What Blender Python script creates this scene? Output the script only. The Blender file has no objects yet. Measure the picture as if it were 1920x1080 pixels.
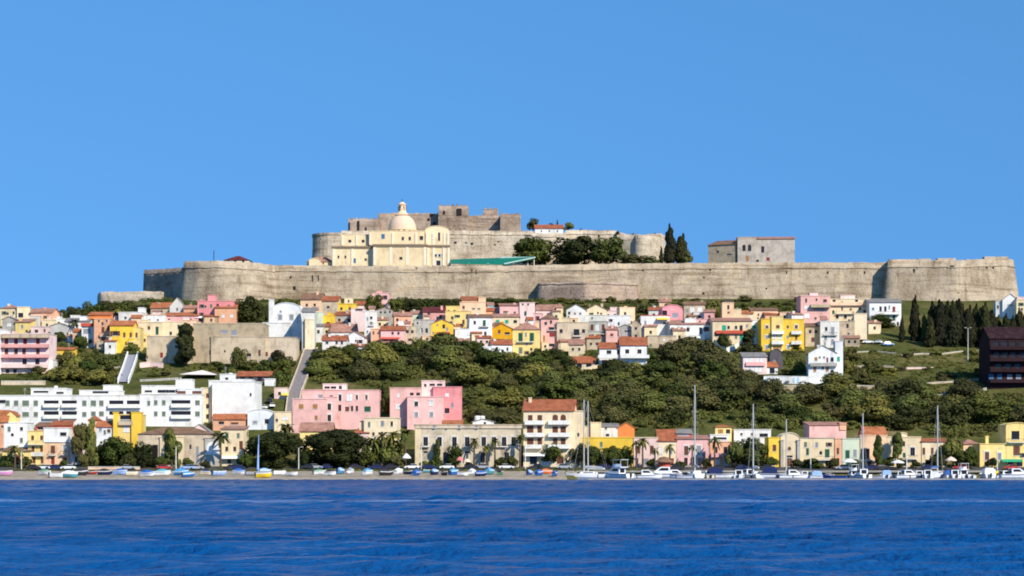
import bpy, math, random
import numpy as np
from mathutils import Vector
random.seed(7); rng = np.random.default_rng(7)
sc = bpy.context.scene; col = sc.collection
# ------------------------------------------------------------------ camera
F = 3700.0; CAMZ = 4.0; HOR = 870.0          # focal length in photo pixels, eye height, horizon row
cam = bpy.data.cameras.new('camera'); camo = bpy.data.objects.new('camera', cam); col.objects.link(camo)
camo.location = (0, 0, CAMZ); camo.rotation_euler = (math.radians(90), 0, 0)
cam.sensor_width = 36; cam.lens = 36 * F / 1920; cam.shift_y = (HOR - 540) / 1920
cam.clip_start = 1; cam.clip_end = 40000
sc.camera = camo
# ------------------------------------------------------------------ sky, sun, exposure
SUN_EL, SUN_AZ = math.radians(36), math.radians(142)      # azimuth clockwise from +Y
w = bpy.data.worlds.new('World'); sc.world = w; w.use_nodes = True
nt = w.node_tree; bg = nt.nodes['Background']
sky = nt.nodes.new('ShaderNodeTexSky'); sky.sky_type = 'NISHITA'; sky.sun_disc = False
sky.sun_elevation = SUN_EL; sky.sun_rotation = SUN_AZ
sky.air_density = 1.0; sky.dust_density = 0.0; sky.ozone_density = 3.0; sky.altitude = 0
tcn = nt.nodes.new('ShaderNodeTexCoord'); mpn = nt.nodes.new('ShaderNodeMapping')
mpn.inputs['Location'].default_value = (0, 0, 0.345); mpn.inputs['Scale'].default_value = (1, 1, 0.42)
nt.links.new(tcn.outputs['Generated'], mpn.inputs['Vector']); nt.links.new(mpn.outputs['Vector'], sky.inputs['Vector'])
hs = nt.nodes.new('ShaderNodeHueSaturation'); hs.inputs['Saturation'].default_value = 1.25; hs.inputs['Hue'].default_value = 0.498
nt.links.new(sky.outputs['Color'], hs.inputs['Color']); nt.links.new(hs.outputs['Color'], bg.inputs['Color'])
bg.inputs['Strength'].default_value = 0.15
sl = bpy.data.lights.new('sun', 'SUN'); sl.energy = 4.2; sl.angle = math.radians(0.5); sl.color = (1.0, 0.91, 0.76)
so = bpy.data.objects.new('sun', sl); col.objects.link(so)
sd = Vector((math.sin(SUN_AZ) * math.cos(SUN_EL), math.cos(SUN_AZ) * math.cos(SUN_EL), math.sin(SUN_EL)))
so.rotation_euler = (-sd).to_track_quat('-Z', 'Y').to_euler(); so.location = (200, -100, 300)
vs = sc.view_settings; vs.view_transform = 'Standard'; vs.look = 'None'; vs.exposure = 0.5; vs.gamma = 1; sc.cycles.filter_width = 1.9; vs.use_curve_mapping = False

# ------------------------------------------------------------------ helpers
def PX(px, Y): return (px - 960) / F * Y
def PZ(py, Y): return CAMZ + (HOR - py) / F * Y
class MB:
    def __init__(s): s.v = []; s.f = []; s.m = []
    def quad(s, a, b, c, d, m=0):
        n = len(s.v); s.v += [a, b, c, d]; s.f.append((n, n + 1, n + 2, n + 3)); s.m.append(m)
    def tri(s, a, b, c, m=0):
        n = len(s.v); s.v += [a, b, c]; s.f.append((n, n + 1, n + 2)); s.m.append(m)
    def poly(s, pts, m=0):
        n = len(s.v); s.v += list(pts); s.f.append(tuple(range(n, n + len(pts)))); s.m.append(m)
    def box(s, x0, x1, y0, y1, z0, z1, m=0):
        n = len(s.v)
        s.v += [(x0, y0, z0), (x1, y0, z0), (x1, y1, z0), (x0, y1, z0), (x0, y0, z1), (x1, y0, z1), (x1, y1, z1), (x0, y1, z1)]
        for q in ((0, 3, 2, 1), (4, 5, 6, 7), (0, 1, 5, 4), (1, 2, 6, 5), (2, 3, 7, 6), (3, 0, 4, 7)):
            s.f.append(tuple(n + i for i in q)); s.m.append(m)
    def tube(s, pts, rad, k=6, m=0, cap=True):
        rings = []
        for i, p in enumerate(pts):
            p = Vector(p); a = Vector(pts[max(0, i - 1)]); b = Vector(pts[min(len(pts) - 1, i + 1)])
            t = (b - a).normalized(); u = t.cross(Vector((0.31, 0.95, 0.07))).normalized(); q = t.cross(u)
            r = rad[i] if isinstance(rad, (list, tuple)) else rad
            n = len(s.v); s.v += [tuple(p + r * (math.cos(6.2832 * j / k) * u + math.sin(6.2832 * j / k) * q)) for j in range(k)]
            rings.append(n)
        for n0, n1 in zip(rings, rings[1:]):
            for j in range(k):
                s.f.append((n0 + j, n0 + (j + 1) % k, n1 + (j + 1) % k, n1 + j)); s.m.append(m)
        if cap:
            s.f.append(tuple(rings[-1] + j for j in range(k))); s.m.append(m)
            s.f.append(tuple(rings[0] + k - 1 - j for j in range(k))); s.m.append(m)
    def lathe(s, prof, k=20, cx=0, cy=0, m=0, a0=0, a1=6.28318):
        rings = []
        full = abs(a1 - a0 - 6.28318) < .01; kk = k if full else k + 1
        for r, z in prof:
            n = len(s.v); s.v += [(cx + r * math.cos(a0 + (a1 - a0) * j / k), cy + r * math.sin(a0 + (a1 - a0) * j / k), z) for j in range(kk)]; rings.append(n)
        for n0, n1 in zip(rings, rings[1:]):
            for j in range(k):
                j2 = (j + 1) % kk
                s.f.append((n0 + j, n0 + j2, n1 + j2, n1 + j)); s.m.append(m)
    def mesh(s, name, mats):
        me = bpy.data.meshes.new(name); me.from_pydata(s.v, [], s.f)
        for mt in mats: me.materials.append(mt)
        if len(mats) > 1: me.polygons.foreach_set('material_index', s.m)
        me.update(); return me
def obj(name, me, parent=None, loc=(0, 0, 0), smooth=False):
    o = bpy.data.objects.new(name, me); col.objects.link(o); o.location = loc
    if parent is not None: o.parent = parent
    if smooth: me.polygons.foreach_set('use_smooth', [True] * len(me.polygons))
    return o
def tag(o, label=None, cat=None, group=None, kind=None):
    if label: o['label'] = label
    if cat: o['category'] = cat
    if group: o['group'] = group
    if kind: o['kind'] = kind
    return o
def empty(name, loc, rz=0):
    o = bpy.data.objects.new(name, None); col.objects.link(o); o.location = loc; o.rotation_euler = (0, 0, rz); o.empty_display_size = .5
    return o

# ------------------------------------------------------------------ materials
MC = {}
def newmat(name):
    m = bpy.data.materials.new(name); m.use_nodes = True; return m, m.node_tree, m.node_tree.nodes['Principled BSDF']
def noise(nt, vec, scale, detail=4, rough=.6, sc3=None):
    n = nt.nodes.new('ShaderNodeTexNoise'); n.inputs['Scale'].default_value = scale; n.inputs['Detail'].default_value = detail; n.inputs['Roughness'].default_value = rough
    if sc3:
        mp = nt.nodes.new('ShaderNodeMapping'); mp.inputs['Scale'].default_value = sc3; nt.links.new(vec, mp.inputs['Vector']); vec = mp.outputs['Vector']
    nt.links.new(vec, n.inputs['Vector']); return n.outputs['Fac']
def ramp(nt, fac, stops):
    r = nt.nodes.new('ShaderNodeValToRGB'); e = r.color_ramp.elements
    while len(e) < len(stops): e.new(0.5)
    for i, (p, c) in enumerate(stops):
        e[i].position = p; e[i].color = (*c, 1) if len(c) == 3 else c
    nt.links.new(fac, r.inputs['Fac']); return r.outputs['Color']
def mixc(nt, fac, a, b, mode='MIX'):
    m = nt.nodes.new('ShaderNodeMix'); m.data_type = 'RGBA'; m.blend_type = mode
    for s_, v in ((0, fac), (6, a), (7, b)):
        if hasattr(v, 'is_output'): nt.links.new(v, m.inputs[s_])
        else: m.inputs[s_].default_value = v if s_ == 0 else ((*v, 1) if len(v) == 3 else v)
    return m.outputs[2]
def gpos(nt): return nt.nodes.new('ShaderNodeNewGeometry').outputs['Position']
def bump(nt, fac, strength, dist=.1):
    b = nt.nodes.new('ShaderNodeBump'); b.inputs['Strength'].default_value = strength; b.inputs['Distance'].default_value = dist
    nt.links.new(fac, b.inputs['Height']); return b.outputs['Normal']
def plain(name, c, rough=.6, metal=0, var=.12):
    if name in MC: return MC[name]
    m, t, p = newmat(name); g = gpos(t)
    n = noise(t, g, 1.3, 3)
    cc = ramp(t, n, [(.3, tuple(x * (1 - var) for x in c)), (.7, tuple(min(1, x * (1 + var)) for x in c))])
    t.links.new(cc, p.inputs['Base Color']); p.inputs['Roughness'].default_value = rough; p.inputs['Metallic'].default_value = metal
    p.inputs['Specular IOR Level'].default_value = .3
    MC[name] = m; return m
WALLC = dict(W=(.75, .75, .73), W2=(.68, .71, .72), CR=(.76, .63, .42), CA=(.80, .64, .40), SG=(.47, .41, .34), C2=(.74, .62, .42), Y=(.80, .54, .07), LY=(.80, .62, .24), OY=(.80, .40, .02),
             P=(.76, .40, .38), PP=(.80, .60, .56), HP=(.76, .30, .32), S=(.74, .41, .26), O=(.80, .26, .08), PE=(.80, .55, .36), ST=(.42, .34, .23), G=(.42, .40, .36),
             BG=(.56, .46, .33), GW=(.60, .60, .56), MR=(.030, .015, .018), GN=(.55, .62, .48), RD=(.52, .10, .06), BL=(.35, .55, .70), DK=(.10, .09, .10), PK=(.78, .47, .44), OP=(.60, .52, .39))
def wall(c):
    k = 'plaster_' + c
    if k in MC: return MC[k]
    m, t, p = newmat(k); g = gpos(t); b = WALLC[c]
    old = c in ('ST', 'G', 'BG', 'OP', 'SG')
    big = noise(t, g, .22 if not old else .35, 5, .65)
    lo = .80 if not old else .62
    c1 = ramp(t, big, [(.30, tuple(x * lo for x in b)), (.52, b), (.75, tuple(min(.9, x * 1.10) for x in b))])
    st = noise(t, g, .55, 5, .7, (1.0, 1.0, .28))
    c2 = mixc(t, 1.0, c1, ramp(t, st, [(.30, (.74, .71, .66) if not old else (.58, .55, .51)), (.46, (1, 1, 1))]), 'MULTIPLY')
    oi = t.nodes.new('ShaderNodeObjectInfo').outputs['Random']
    c2 = mixc(t, 1.0, c2, ramp(t, oi, [(0, (.90, .87, .82)), (.5, (1, .985, .96)), (1, (1.04, 1.04, 1.05))]), 'MULTIPLY')
    t.links.new(c2, p.inputs['Base Color']); p.inputs['Roughness'].default_value = .9; p.inputs['Specular IOR Level'].default_value = .1
    t.links.new(bump(t, noise(t, g, 3.0, 4), .25 if not old else .7, .08), p.inputs['Normal'])
    MC[k] = m; return m
def tiles(c='R'):
    k = 'roof_tiles_' + c
    if k in MC: return MC[k]
    b = dict(R=(.38, .125, .06), RB=(.25, .145, .09), RP=(.42, .22, .16), RO=(.46, .16, .07), RG=(.28, .26, .24), RD=(.15, .035, .035), RM=(.036, .016, .019))[c]
    m, t, p = newmat(k); g = gpos(t)
    n = noise(t, g, .5, 5, .7)
    c1 = ramp(t, n, [(.28, tuple(x * .55 for x in b)), (.5, b), (.75, tuple(min(.8, x * 1.35 + .02) for x in b))])
    n2 = noise(t, g, 5, 2)
    c2 = mixc(t, .6, c1, ramp(t, n2, [(.35, (.45, .42, .4)), (.65, (1, 1, 1))]), 'MULTIPLY')
    t.links.new(c2, p.inputs['Base Color']); p.inputs['Roughness'].default_value = .9; p.inputs['Specular IOR Level'].default_value = .1
    wv = t.nodes.new('ShaderNodeTexWave'); wv.inputs['Scale'].default_value = 1.2; wv.inputs['Distortion'].default_value = .4
    t.links.new(g, wv.inputs['Vector']); t.links.new(bump(t, wv.outputs['Fac'], .5, .1), p.inputs['Normal'])
    MC[k] = m; return m
def stone(name, b, warm=1.0):
    if name in MC: return MC[name]
    m, t, p = newmat(name); g = gpos(t)
    n1 = noise(t, g, .085, 7, .72)
    c1 = ramp(t, n1, [(.32, (b[0] * .56, b[1] * .53, b[2] * .54)), (.43, (b[0] * .86, b[1] * .84, b[2] * .84)), (.52, (b[0] * 1.05, b[1] * 1.07, b[2] * 1.14)), (.60, (min(.8, b[0] * 1.25), b[1] * 1.25, b[2] * 1.26)), (.70, (b[0] * 1.06, b[1] * .90, b[2] * .70))])
    n2 = noise(t, g, .5, 5, .72, (1, 1, .16))                # run-off stains, long downwards
    c2 = mixc(t, .85, c1, ramp(t, n2, [(.33, (.60, .56, .50)), (.47, (1, 1, 1))]), 'MULTIPLY')
    n3 = noise(t, g, .45, 5, .65, (.09, .09, 1.3))              # courses of different stone
    c3 = mixc(t, .8, c2, ramp(t, n3, [(.36, (.55, .51, .46)), (.48, (1, 1, 1))]), 'MULTIPLY')
    n4 = noise(t, g, 1.6, 3, .6)
    c4 = mixc(t, .6, c3, ramp(t, n4, [(.30, (.42, .40, .38)), (.48, (1, 1, 1)), (.8, (1.15, 1.12, 1.05))]), 'MULTIPLY')
    n5 = noise(t, g, .22, 5, .75)
    c5 = mixc(t, ramp(t, n5, [(.64, (0, 0, 0)), (.78, (.4, .4, .4))]), c4, (.13, .115, .085))      # lichen and soot patches
    t.links.new(c5, p.inputs['Base Color']); p.inputs['Roughness'].default_value = .95; p.inputs['Specular IOR Level'].default_value = .05
    t.links.new(bump(t, noise(t, g, .9, 6, .7), .9, .35), p.inputs['Normal'])
    MC[name] = m; return m
def leafmat(name, a, b, c, s1=.06):
    if name in MC: return MC[name]
    m, t, p = newmat(name); g = gpos(t)
    n1 = noise(t, g, s1, 3, .6); n2 = noise(t, g, 1.1, 3, .7)
    f = t.nodes.new('ShaderNodeMath'); f.operation = 'MULTIPLY_ADD'; f.inputs[1].default_value = .55; t.links.new(n2, f.inputs[0])
    f2 = t.nodes.new('ShaderNodeMath'); f2.operation = 'MULTIPLY'; f2.inputs[1].default_value = .45; t.links.new(n1, f2.inputs[0]); t.links.new(f2.outputs[0], f.inputs[2])
    cc = ramp(t, f.outputs[0], [(.36, a), (.5, b), (.64, c)])
    oi = t.nodes.new('ShaderNodeObjectInfo').outputs['Random']
    cc = mixc(t, 1.0, cc, ramp(t, oi, [(0, (.75, .74, .74)), (.3, (1.2, 1.12, 1.05)), (.55, (1.2, 1.42, 1.0)), (.8, (1.6, 1.65, 1.1)), (1, (2.1, 1.9, 1.2))]), 'MULTIPLY')
    t.links.new(cc, p.inputs['Base Color']); p.inputs['Roughness'].default_value = .8; p.inputs['Specular IOR Level'].default_value = .12
    MC[name] = m; return m
M_glass, t_, p_ = newmat('window_glass'); p_.inputs['Base Color'].default_value = (.018, .016, .020, 1); p_.inputs['Roughness'].default_value = .18; p_.inputs['Specular IOR Level'].default_value = .3
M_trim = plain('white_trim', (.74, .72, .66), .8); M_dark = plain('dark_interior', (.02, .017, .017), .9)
M_frame = plain('wood_frame', (.10, .075, .06), .7); M_iron = plain('wrought_iron', (.03, .03, .032), .5)
SH = dict(g=plain('shutter_dark_green', (.012, .085, .05), .6), t=plain('shutter_teal', (.02, .34, .22), .6), b=plain('shutter_brown', (.14, .05, .03), .6), w=plain('shutter_white', (.72, .72, .70), .6),
          n=plain('shutter_grey_green', (.14, .18, .13), .6), r=plain('shutter_red', (.25, .03, .025), .6), u=plain('shutter_blue', (.05, .16, .28), .6), y=plain('shutter_ochre', (.35, .18, .06), .6), x=plain('shutter_grey', (.26, .27, .30), .6))
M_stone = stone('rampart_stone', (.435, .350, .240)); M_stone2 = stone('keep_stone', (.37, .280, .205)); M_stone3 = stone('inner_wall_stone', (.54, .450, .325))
M_conc = plain('concrete', (.42, .40, .36), .9, var=.2)
M_leafA = leafmat('leaves_evergreen', (.022, .026, .008), (.038, .044, .012), (.064, .070, .018))
M_leafB = leafmat('leaves_olive', (.044, .042, .016), (.074, .072, .024), (.110, .112, .034))
M_leafC = leafmat('leaves_scrub', (.052, .040, .018), (.070, .064, .022), (.086, .094, .026), .035)
M_leafD = leafmat('leaves_cypress', (.009, .012, .006), (.018, .019, .008), (.034, .030, .012))
M_leafE = leafmat('leaves_ficus', (.012, .017, .005), (.024, .031, .008), (.048, .054, .013))
M_palm = leafmat('palm_fronds', (.025, .032, .008), (.055, .058, .016), (.10, .09, .03))
M_grassy = leafmat('grass_blades', (.040, .046, .012), (.080, .078, .020), (.13, .115, .035), .05)
M_bark = plain('bark', (.09, .065, .045), .95, var=.3)

# ------------------------------------------------------------------ terrain
PROF = [(500, 900), (507, 893), (528, 886), (545, 873), (556, 852), (580, 800), (620, 740), (650, 700), (685, 660), (720, 620), (748, 590), (775, 570), (797, 560)]
PY_ = np.array([470, 492] + [p[0] for p in PROF] + [960, 1150, 1500, 3000.])
PZ_ = np.array([-3.0, -.55] + [PZ(p[1], p[0]) for p in PROF] + [71., 40., 6., -3.])
def hz(X, Y):
    X = np.asarray(X, float); Y = np.asarray(Y, float)
    z = np.interp(Y, PY_, PZ_)
    cap = np.interp(X, [-420, -300, -200, -172, -155, -142, 205, 222, 270, 420], [26, 44, 58, 60.5, 66, 74, 74, 58, 46, 26])
    z = np.minimum(z, cap)
    z = z + np.where(Y > 560, .55 * np.sin(X * .071 + 1.3 + Y * .02) * np.sin(Y * .063), 0) * np.clip((Y - 560) / 40, 0, 1) * np.clip((770 - Y) / 30, 0, 1)
    inb = np.clip((X + 127) / 3, 0, 1) * np.clip((200 - X) / 3, 0, 1)
    ter = np.interp(Y, [803, 808, 845, 863, 873, 882, 935, 965, 1150], [0, 84, 84, 84, 84, 84, 84, 71, 40])
    up = np.interp(Y, [845, 863, 873, 880, 930, 950], [84, 88, 90, 103, 103, 84])
    inn = np.clip((X + 84) / 4, 0, 1) * np.clip((62 - X) / 5, 0, 1)
    ter = np.where(ter > 83.5, np.maximum(ter, 84 + (up - 84) * inn), ter)
    z = np.where(Y > 803, np.maximum(z, ter * inb + z * (1 - inb)), z)
    # small boat harbour: a basin cut into the shore behind a pontoon
    bas = np.clip((X - 16) / 3, 0, 1) * np.clip((527.5 - Y) / 1.5, 0, 1)
    z = z * (1 - bas) + (-1.6) * bas
    return z
YS = np.arange(496, 960, .2)
def G(px, py, off=0):
    X = (px - 960) / F * YS; zr = CAMZ + (HOR - py) / F * YS
    hit = np.nonzero(hz(X, YS) >= zr)[0]
    Y = YS[hit[0]] if len(hit) else 800.
    Y += off; return ((px - 960) / F * Y, float(Y), float(hz((px - 960) / F * Y, Y)))
FP = []      # footprints (x0,x1,y0,y1)
def blocked(x, y, pad=0):
    for a, b, c, d in FP:
        if a - pad < x < b + pad and c - pad < y < d + pad: return True
    return False
xs = np.concatenate([np.arange(-1500, -260, 40), np.arange(-260, 260, 3.0), np.arange(260, 1501, 40)])
ys = np.concatenate([[470, 485], np.arange(492, 560, 2.5), np.arange(560, 803, 4), [803, 804.5, 808], np.arange(812, 970, 5), np.arange(980, 1160, 20), [1300, 1500, 2200, 3000]])
XX, YY = np.meshgrid(xs, ys); ZZ = hz(XX, YY)
def grid_mesh(name, XX, YY, ZZ, mats):
    r, c = XX.shape; me = bpy.data.meshes.new(name)
    V = np.stack([XX, YY, ZZ], -1).reshape(-1, 3)
    i = np.arange(r * c).reshape(r, c)
    Q = np.stack([i[:-1, :-1], i[:-1, 1:], i[1:, 1:], i[1:, :-1]], -1).reshape(-1, 4)
    quadmesh(me, V, Q)
    for m in mats: me.materials.append(m)
    return me
def quadmesh(me, V, Q):
    k = Q.shape[1]
    me.vertices.add(len(V)); me.vertices.foreach_set('co', np.ascontiguousarray(V, dtype=np.float32).ravel())
    me.loops.add(Q.size); me.loops.foreach_set('vertex_index', np.ascontiguousarray(Q, dtype=np.int32).ravel())
    me.polygons.add(len(Q)); me.polygons.foreach_set('loop_start', np.arange(0, Q.size, k, dtype=np.int32))
    me.update(calc_edges=True)
mg, t, p = newmat('hillside_ground'); g = gpos(t)
n1 = noise(t, g, .05, 6, .7); n2 = noise(t, g, .6, 5, .7)
c1 = ramp(t, n1, [(.32, (.050, .060, .020)), (.48, (.085, .090, .028)), (.62, (.14, .12, .045)), (.76, (.24, .185, .11))])
c2 = mixc(t, .7, c1, ramp(t, n2, [(.3, (.45, .45, .42)), (.6, (1.1, 1.1, 1.05))]), 'MULTIPLY')
t.links.new(c2, p.inputs['Base Color']); p.inputs['Roughness'].default_value = 1; p.inputs['Specular IOR Level'].default_value = 0
t.links.new(bump(t, n2, .8, .4), p.inputs['Normal'])
tag(obj('hillside', grid_mesh('hillside', XX, YY, ZZ, [mg]), smooth=True), kind='structure')
# beach and waterfront road, sheets laid over the ground
def strip(name, x0, x1, y0, y1, dz, m, nx=120, ny=14):
    a, b = np.meshgrid(np.linspace(x0, x1, nx), np.linspace(y0, y1, ny))
    return tag(obj(name, grid_mesh(name, a, b, hz(a, b) + dz, [m]), smooth=True), kind='structure')
ms, t, p = newmat('beach_sand'); g = gpos(t)
c1 = ramp(t, noise(t, g, .5, 6, .7), [(.3, (.19, .15, .105)), (.5, (.31, .25, .18)), (.7, (.40, .335, .25))])
t.links.new(c1, p.inputs['Base Color']); p.inputs['Roughness'].default_value = 1
t.links.new(bump(t, noise(t, g, 2, 5, .7), .6, .2), p.inputs['Normal'])
strip('beach', -420, 17.5, 494, 531, .05, ms)
strip('quay_ground', 12, 420, 527.8, 533, .06, plain('quay_paving', (.30, .27, .22), .9, var=.25), 120, 5)
strip('waterfront_road', -420, 420, 532.5, 541, .09, plain('asphalt', (.06, .058, .056), .9, var=.2), 120, 6)
# ------------------------------------------------------------------ sea
xs = np.concatenate([-np.geomspace(12000, 210, 22), np.arange(-200, 201, 1.15), np.geomspace(210, 12000, 22)])
ys = np.concatenate([[-12000, -3000, -800, -200, -40, 10], np.arange(26, 120, .55), np.arange(120, 300, .9), np.arange(300, 531, 1.6), [560]])
XX, YY = np.meshgrid(xs, ys)
amp = np.clip((200 - np.abs(XX)) / 20, 0, 1) * np.clip((YY - 20) / 20, 0, 1) * np.clip((503 - YY) / 12, .08, 1) * np.where(YY > 531, 0, 1)
ZZ = np.zeros_like(XX)
for k in range(24):
    L = 1.25 * 1.085 ** k; th = rng.normal(1.35, .5); ph = rng.uniform(0, 6.28)
    kx, ky = 6.283 / L * math.cos(th), 6.283 / L * math.sin(th)
    ZZ += .0100 * L ** .85 * np.sin(kx * XX + ky * YY + ph + 1.2 * np.sin(.05 * XX + .031 * YY + k))
mod = .80 + .20 * np.sin(XX * .021 + YY * .012 + 2 * np.sin(YY * .02)) * np.sin(YY * .037 + .6 * np.sin(XX * .013))
ZZ = ZZ * amp * mod
mw, t, p = newmat('sea_water'); g = gpos(t)
b1 = noise(t, g, 1.15, 4, .60, (1.0, .75, 1)); b2 = noise(t, g, .40, 3, .6, (.5, 1, 1))
lane = noise(t, g, .02, 4, .6, (.12, 1.0, 1))                # wind lanes: long calm and ruffled bands
sp_ = t.nodes.new('ShaderNodeSeparateXYZ'); t.links.new(g, sp_.inputs[0])
def mth(op, a, b_=None, c_=None):
    m_ = t.nodes.new('ShaderNodeMath'); m_.operation = op
    for i, v in enumerate((a, b_, c_)):
        if v is None: continue
        if hasattr(v, 'is_output'): t.links.new(v, m_.inputs[i])
        else: m_.inputs[i].default_value = v
    return m_.outputs[0]
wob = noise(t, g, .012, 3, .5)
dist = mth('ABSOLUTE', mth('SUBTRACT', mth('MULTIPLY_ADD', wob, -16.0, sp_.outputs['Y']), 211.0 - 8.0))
slick_sheen = mth('SUBTRACT', 1.0, mth('SMOOTH_MIN', 1.0, mth('DIVIDE', dist, 8.0), .3))       # thin calm, foam-flecked line along the current, sky reflection painted into its colour
slick_sheen = mth('MULTIPLY', mth('MAXIMUM', slick_sheen, 0.0), mth('MULTIPLY_ADD', noise(t, g, .09, 4, .6, (.2, 1, 1)), 1.1, .45))
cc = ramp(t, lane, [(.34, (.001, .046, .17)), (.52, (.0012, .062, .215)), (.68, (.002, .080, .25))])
cc = mixc(t, slick_sheen, cc, (.10, .20, .40))  # paler colour stands in for the low sky mirrored in the calm line
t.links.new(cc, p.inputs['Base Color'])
p.inputs['Roughness'].default_value = .22; p.inputs['IOR'].default_value = 1.33; p.inputs['Specular IOR Level'].default_value = .035; p.inputs['Specular Tint'].default_value = (.30, .66, 1, 1)
bn = t.nodes.new('ShaderNodeBump'); bn.inputs['Distance'].default_value = 1.15; t.links.new(mth('MULTIPLY_ADD', b2, 1.0, b1), bn.inputs['Height'])
t.links.new(mth('MULTIPLY', ramp(t, lane, [(.42, (1, 1, 1)), (.66, (.4, .4, .4))]), mth('SUBTRACT', 1.0, mth('MULTIPLY', slick_sheen, .6))), bn.inputs['Strength'])
t.links.new(bn.outputs['Normal'], p.inputs['Normal'])
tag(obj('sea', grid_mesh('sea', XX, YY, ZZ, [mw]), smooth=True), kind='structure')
# ------------------------------------------------------------------ house builder
WM = {}
def win_mesh(w, h, st, wc):
    w = round(w, 1); h = round(h, 1); arch = 'A' in st; key = (w, h, st, wc if arch else '')
    if key in WM: return WM[key]
    b = MB(); c = st[0]
    shut = c in SH and c != 'd'
    b.quad((-w/2, .2, 0), (w/2, .2, 0), (w/2, .2, h), (-w/2, .2, h), 0)
    f = min(.09, w * .12)
    if c != 'k':
        for x0, x1, z0, z1 in ((-w/2, -w/2 + f, 0, h), (w/2 - f, w/2, 0, h), (-w/2 + f, w/2 - f, 0, f), (-w/2 + f, w/2 - f, h - f, h), (-f/2, f/2, f, h - f)):
            b.box(x0, x1, .12, .19, z0, z1, 1)
    if shut and 'O' not in st:                      # closed louvred leaves
        for s in (-1, 1):
            xa, xb = sorted((s * .03, s * (w/2 - .02)))
            b.box(xa, xb, .03, .10, .03, h - .03, 2)
            n = max(2, int(h / .35))
            for i in range(n): b.box(xa + .05, xb - .05, .01, .04, .08 + i * (h - .12) / n, .08 + i * (h - .12) / n + .06, 2)
    b.box(-w/2 - .12, w/2 + .12, -.12, .14, -.12, -.003, 3)         # sill
    if 'S' in st:
        for x0, x1, z0, z1 in ((-w/2 - .2, -w/2 - .003, 0, h + .2), (w/2 + .003, w/2 + .2, 0, h + .2), (-w/2 - .003, w/2 + .003, h + .003, h + .2)):
            b.box(x0, x1, -.07, .1, z0, z1, 3)
        b.box(-w/2 - .3, w/2 + .3, -.16, .08, h + .203, h + .36, 3)
    if arch:
        r = w / 2
        for s in (-1, 1):
            P = [(s * r, .02, h - r)] + [(s * r * math.cos(a), .02, h - r + r * math.sin(a)) for a in np.linspace(0, math.pi/2, 7)][1:] + [(s * r, .02, h)]
            b.poly(P if s < 0 else P[::-1], 4)
    me = b.mesh('window', [M_glass, M_frame, SH.get(c, M_frame), M_trim, wall(wc)])
    WM[key] = me; return me
def facade(b, x0, x1, z0, z1, y, holes, m=0, dep=.3):
    hs = [(max(x0 + .05, a), min(x1 - .05, c), max(z0 + .02, e), min(z1 - .05, f)) for a, c, e, f in holes]
    hs = [h for h in hs if h[1] - h[0] > .15 and h[3] - h[2] > .15]
    gx = sorted({x0, x1} | {v for h in hs for v in h[:2]}); gz = sorted({z0, z1} | {v for h in hs for v in h[2:]})
    for i in range(len(gx) - 1):
        for j in range(len(gz) - 1):
            cx, cz = (gx[i] + gx[i+1]) / 2, (gz[j] + gz[j+1]) / 2
            if any(h[0] < cx < h[1] and h[2] < cz < h[3] for h in hs): continue
            b.quad((gx[i], y, gz[j]), (gx[i+1], y, gz[j]), (gx[i+1], y, gz[j+1]), (gx[i], y, gz[j+1]), m)
    for a, c, e, f in hs:
        b.quad((a, y, e), (a, y + dep, e), (a, y + dep, f), (a, y, f), m); b.quad((c, y, e), (c, y, f), (c, y + dep, f), (c, y + dep, e), m)
        b.quad((a, y, f), (a, y + dep, f), (c, y + dep, f), (c, y, f), m); b.quad((a, y, e), (c, y, e), (c, y + dep, e), (a, y + dep, e), m)
    return hs
def slab(b, P, th, m=0):
    """a roof plane P (list of points, seen from above) given a thickness downwards"""
    n = len(P); lo = [(x, y, z - th) for x, y, z in P]
    b.poly(P, m); b.poly(lo[::-1], m)
    for i in range(n):
        j = (i + 1) % n; b.quad(lo[i], lo[j], P[j], P[i], m)
def railing(b, x0, x1, y0, y1, z, h=.95):
    n = max(2, int((x1 - x0) / .45))
    b.box(x0, x1, y0, y0 + .06, z + h - .07, z + h)
    for sx in (x0, x1 - .06): b.box(sx, sx + .06, y0 + .063, y1, z + h - .07, z + h)
    for i in range(n + 1):
        x = x0 + (x1 - x0 - .05) * i / n; b.box(x, x + .045, y0 + .005, y0 + .05, z, z + h - .073)
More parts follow.
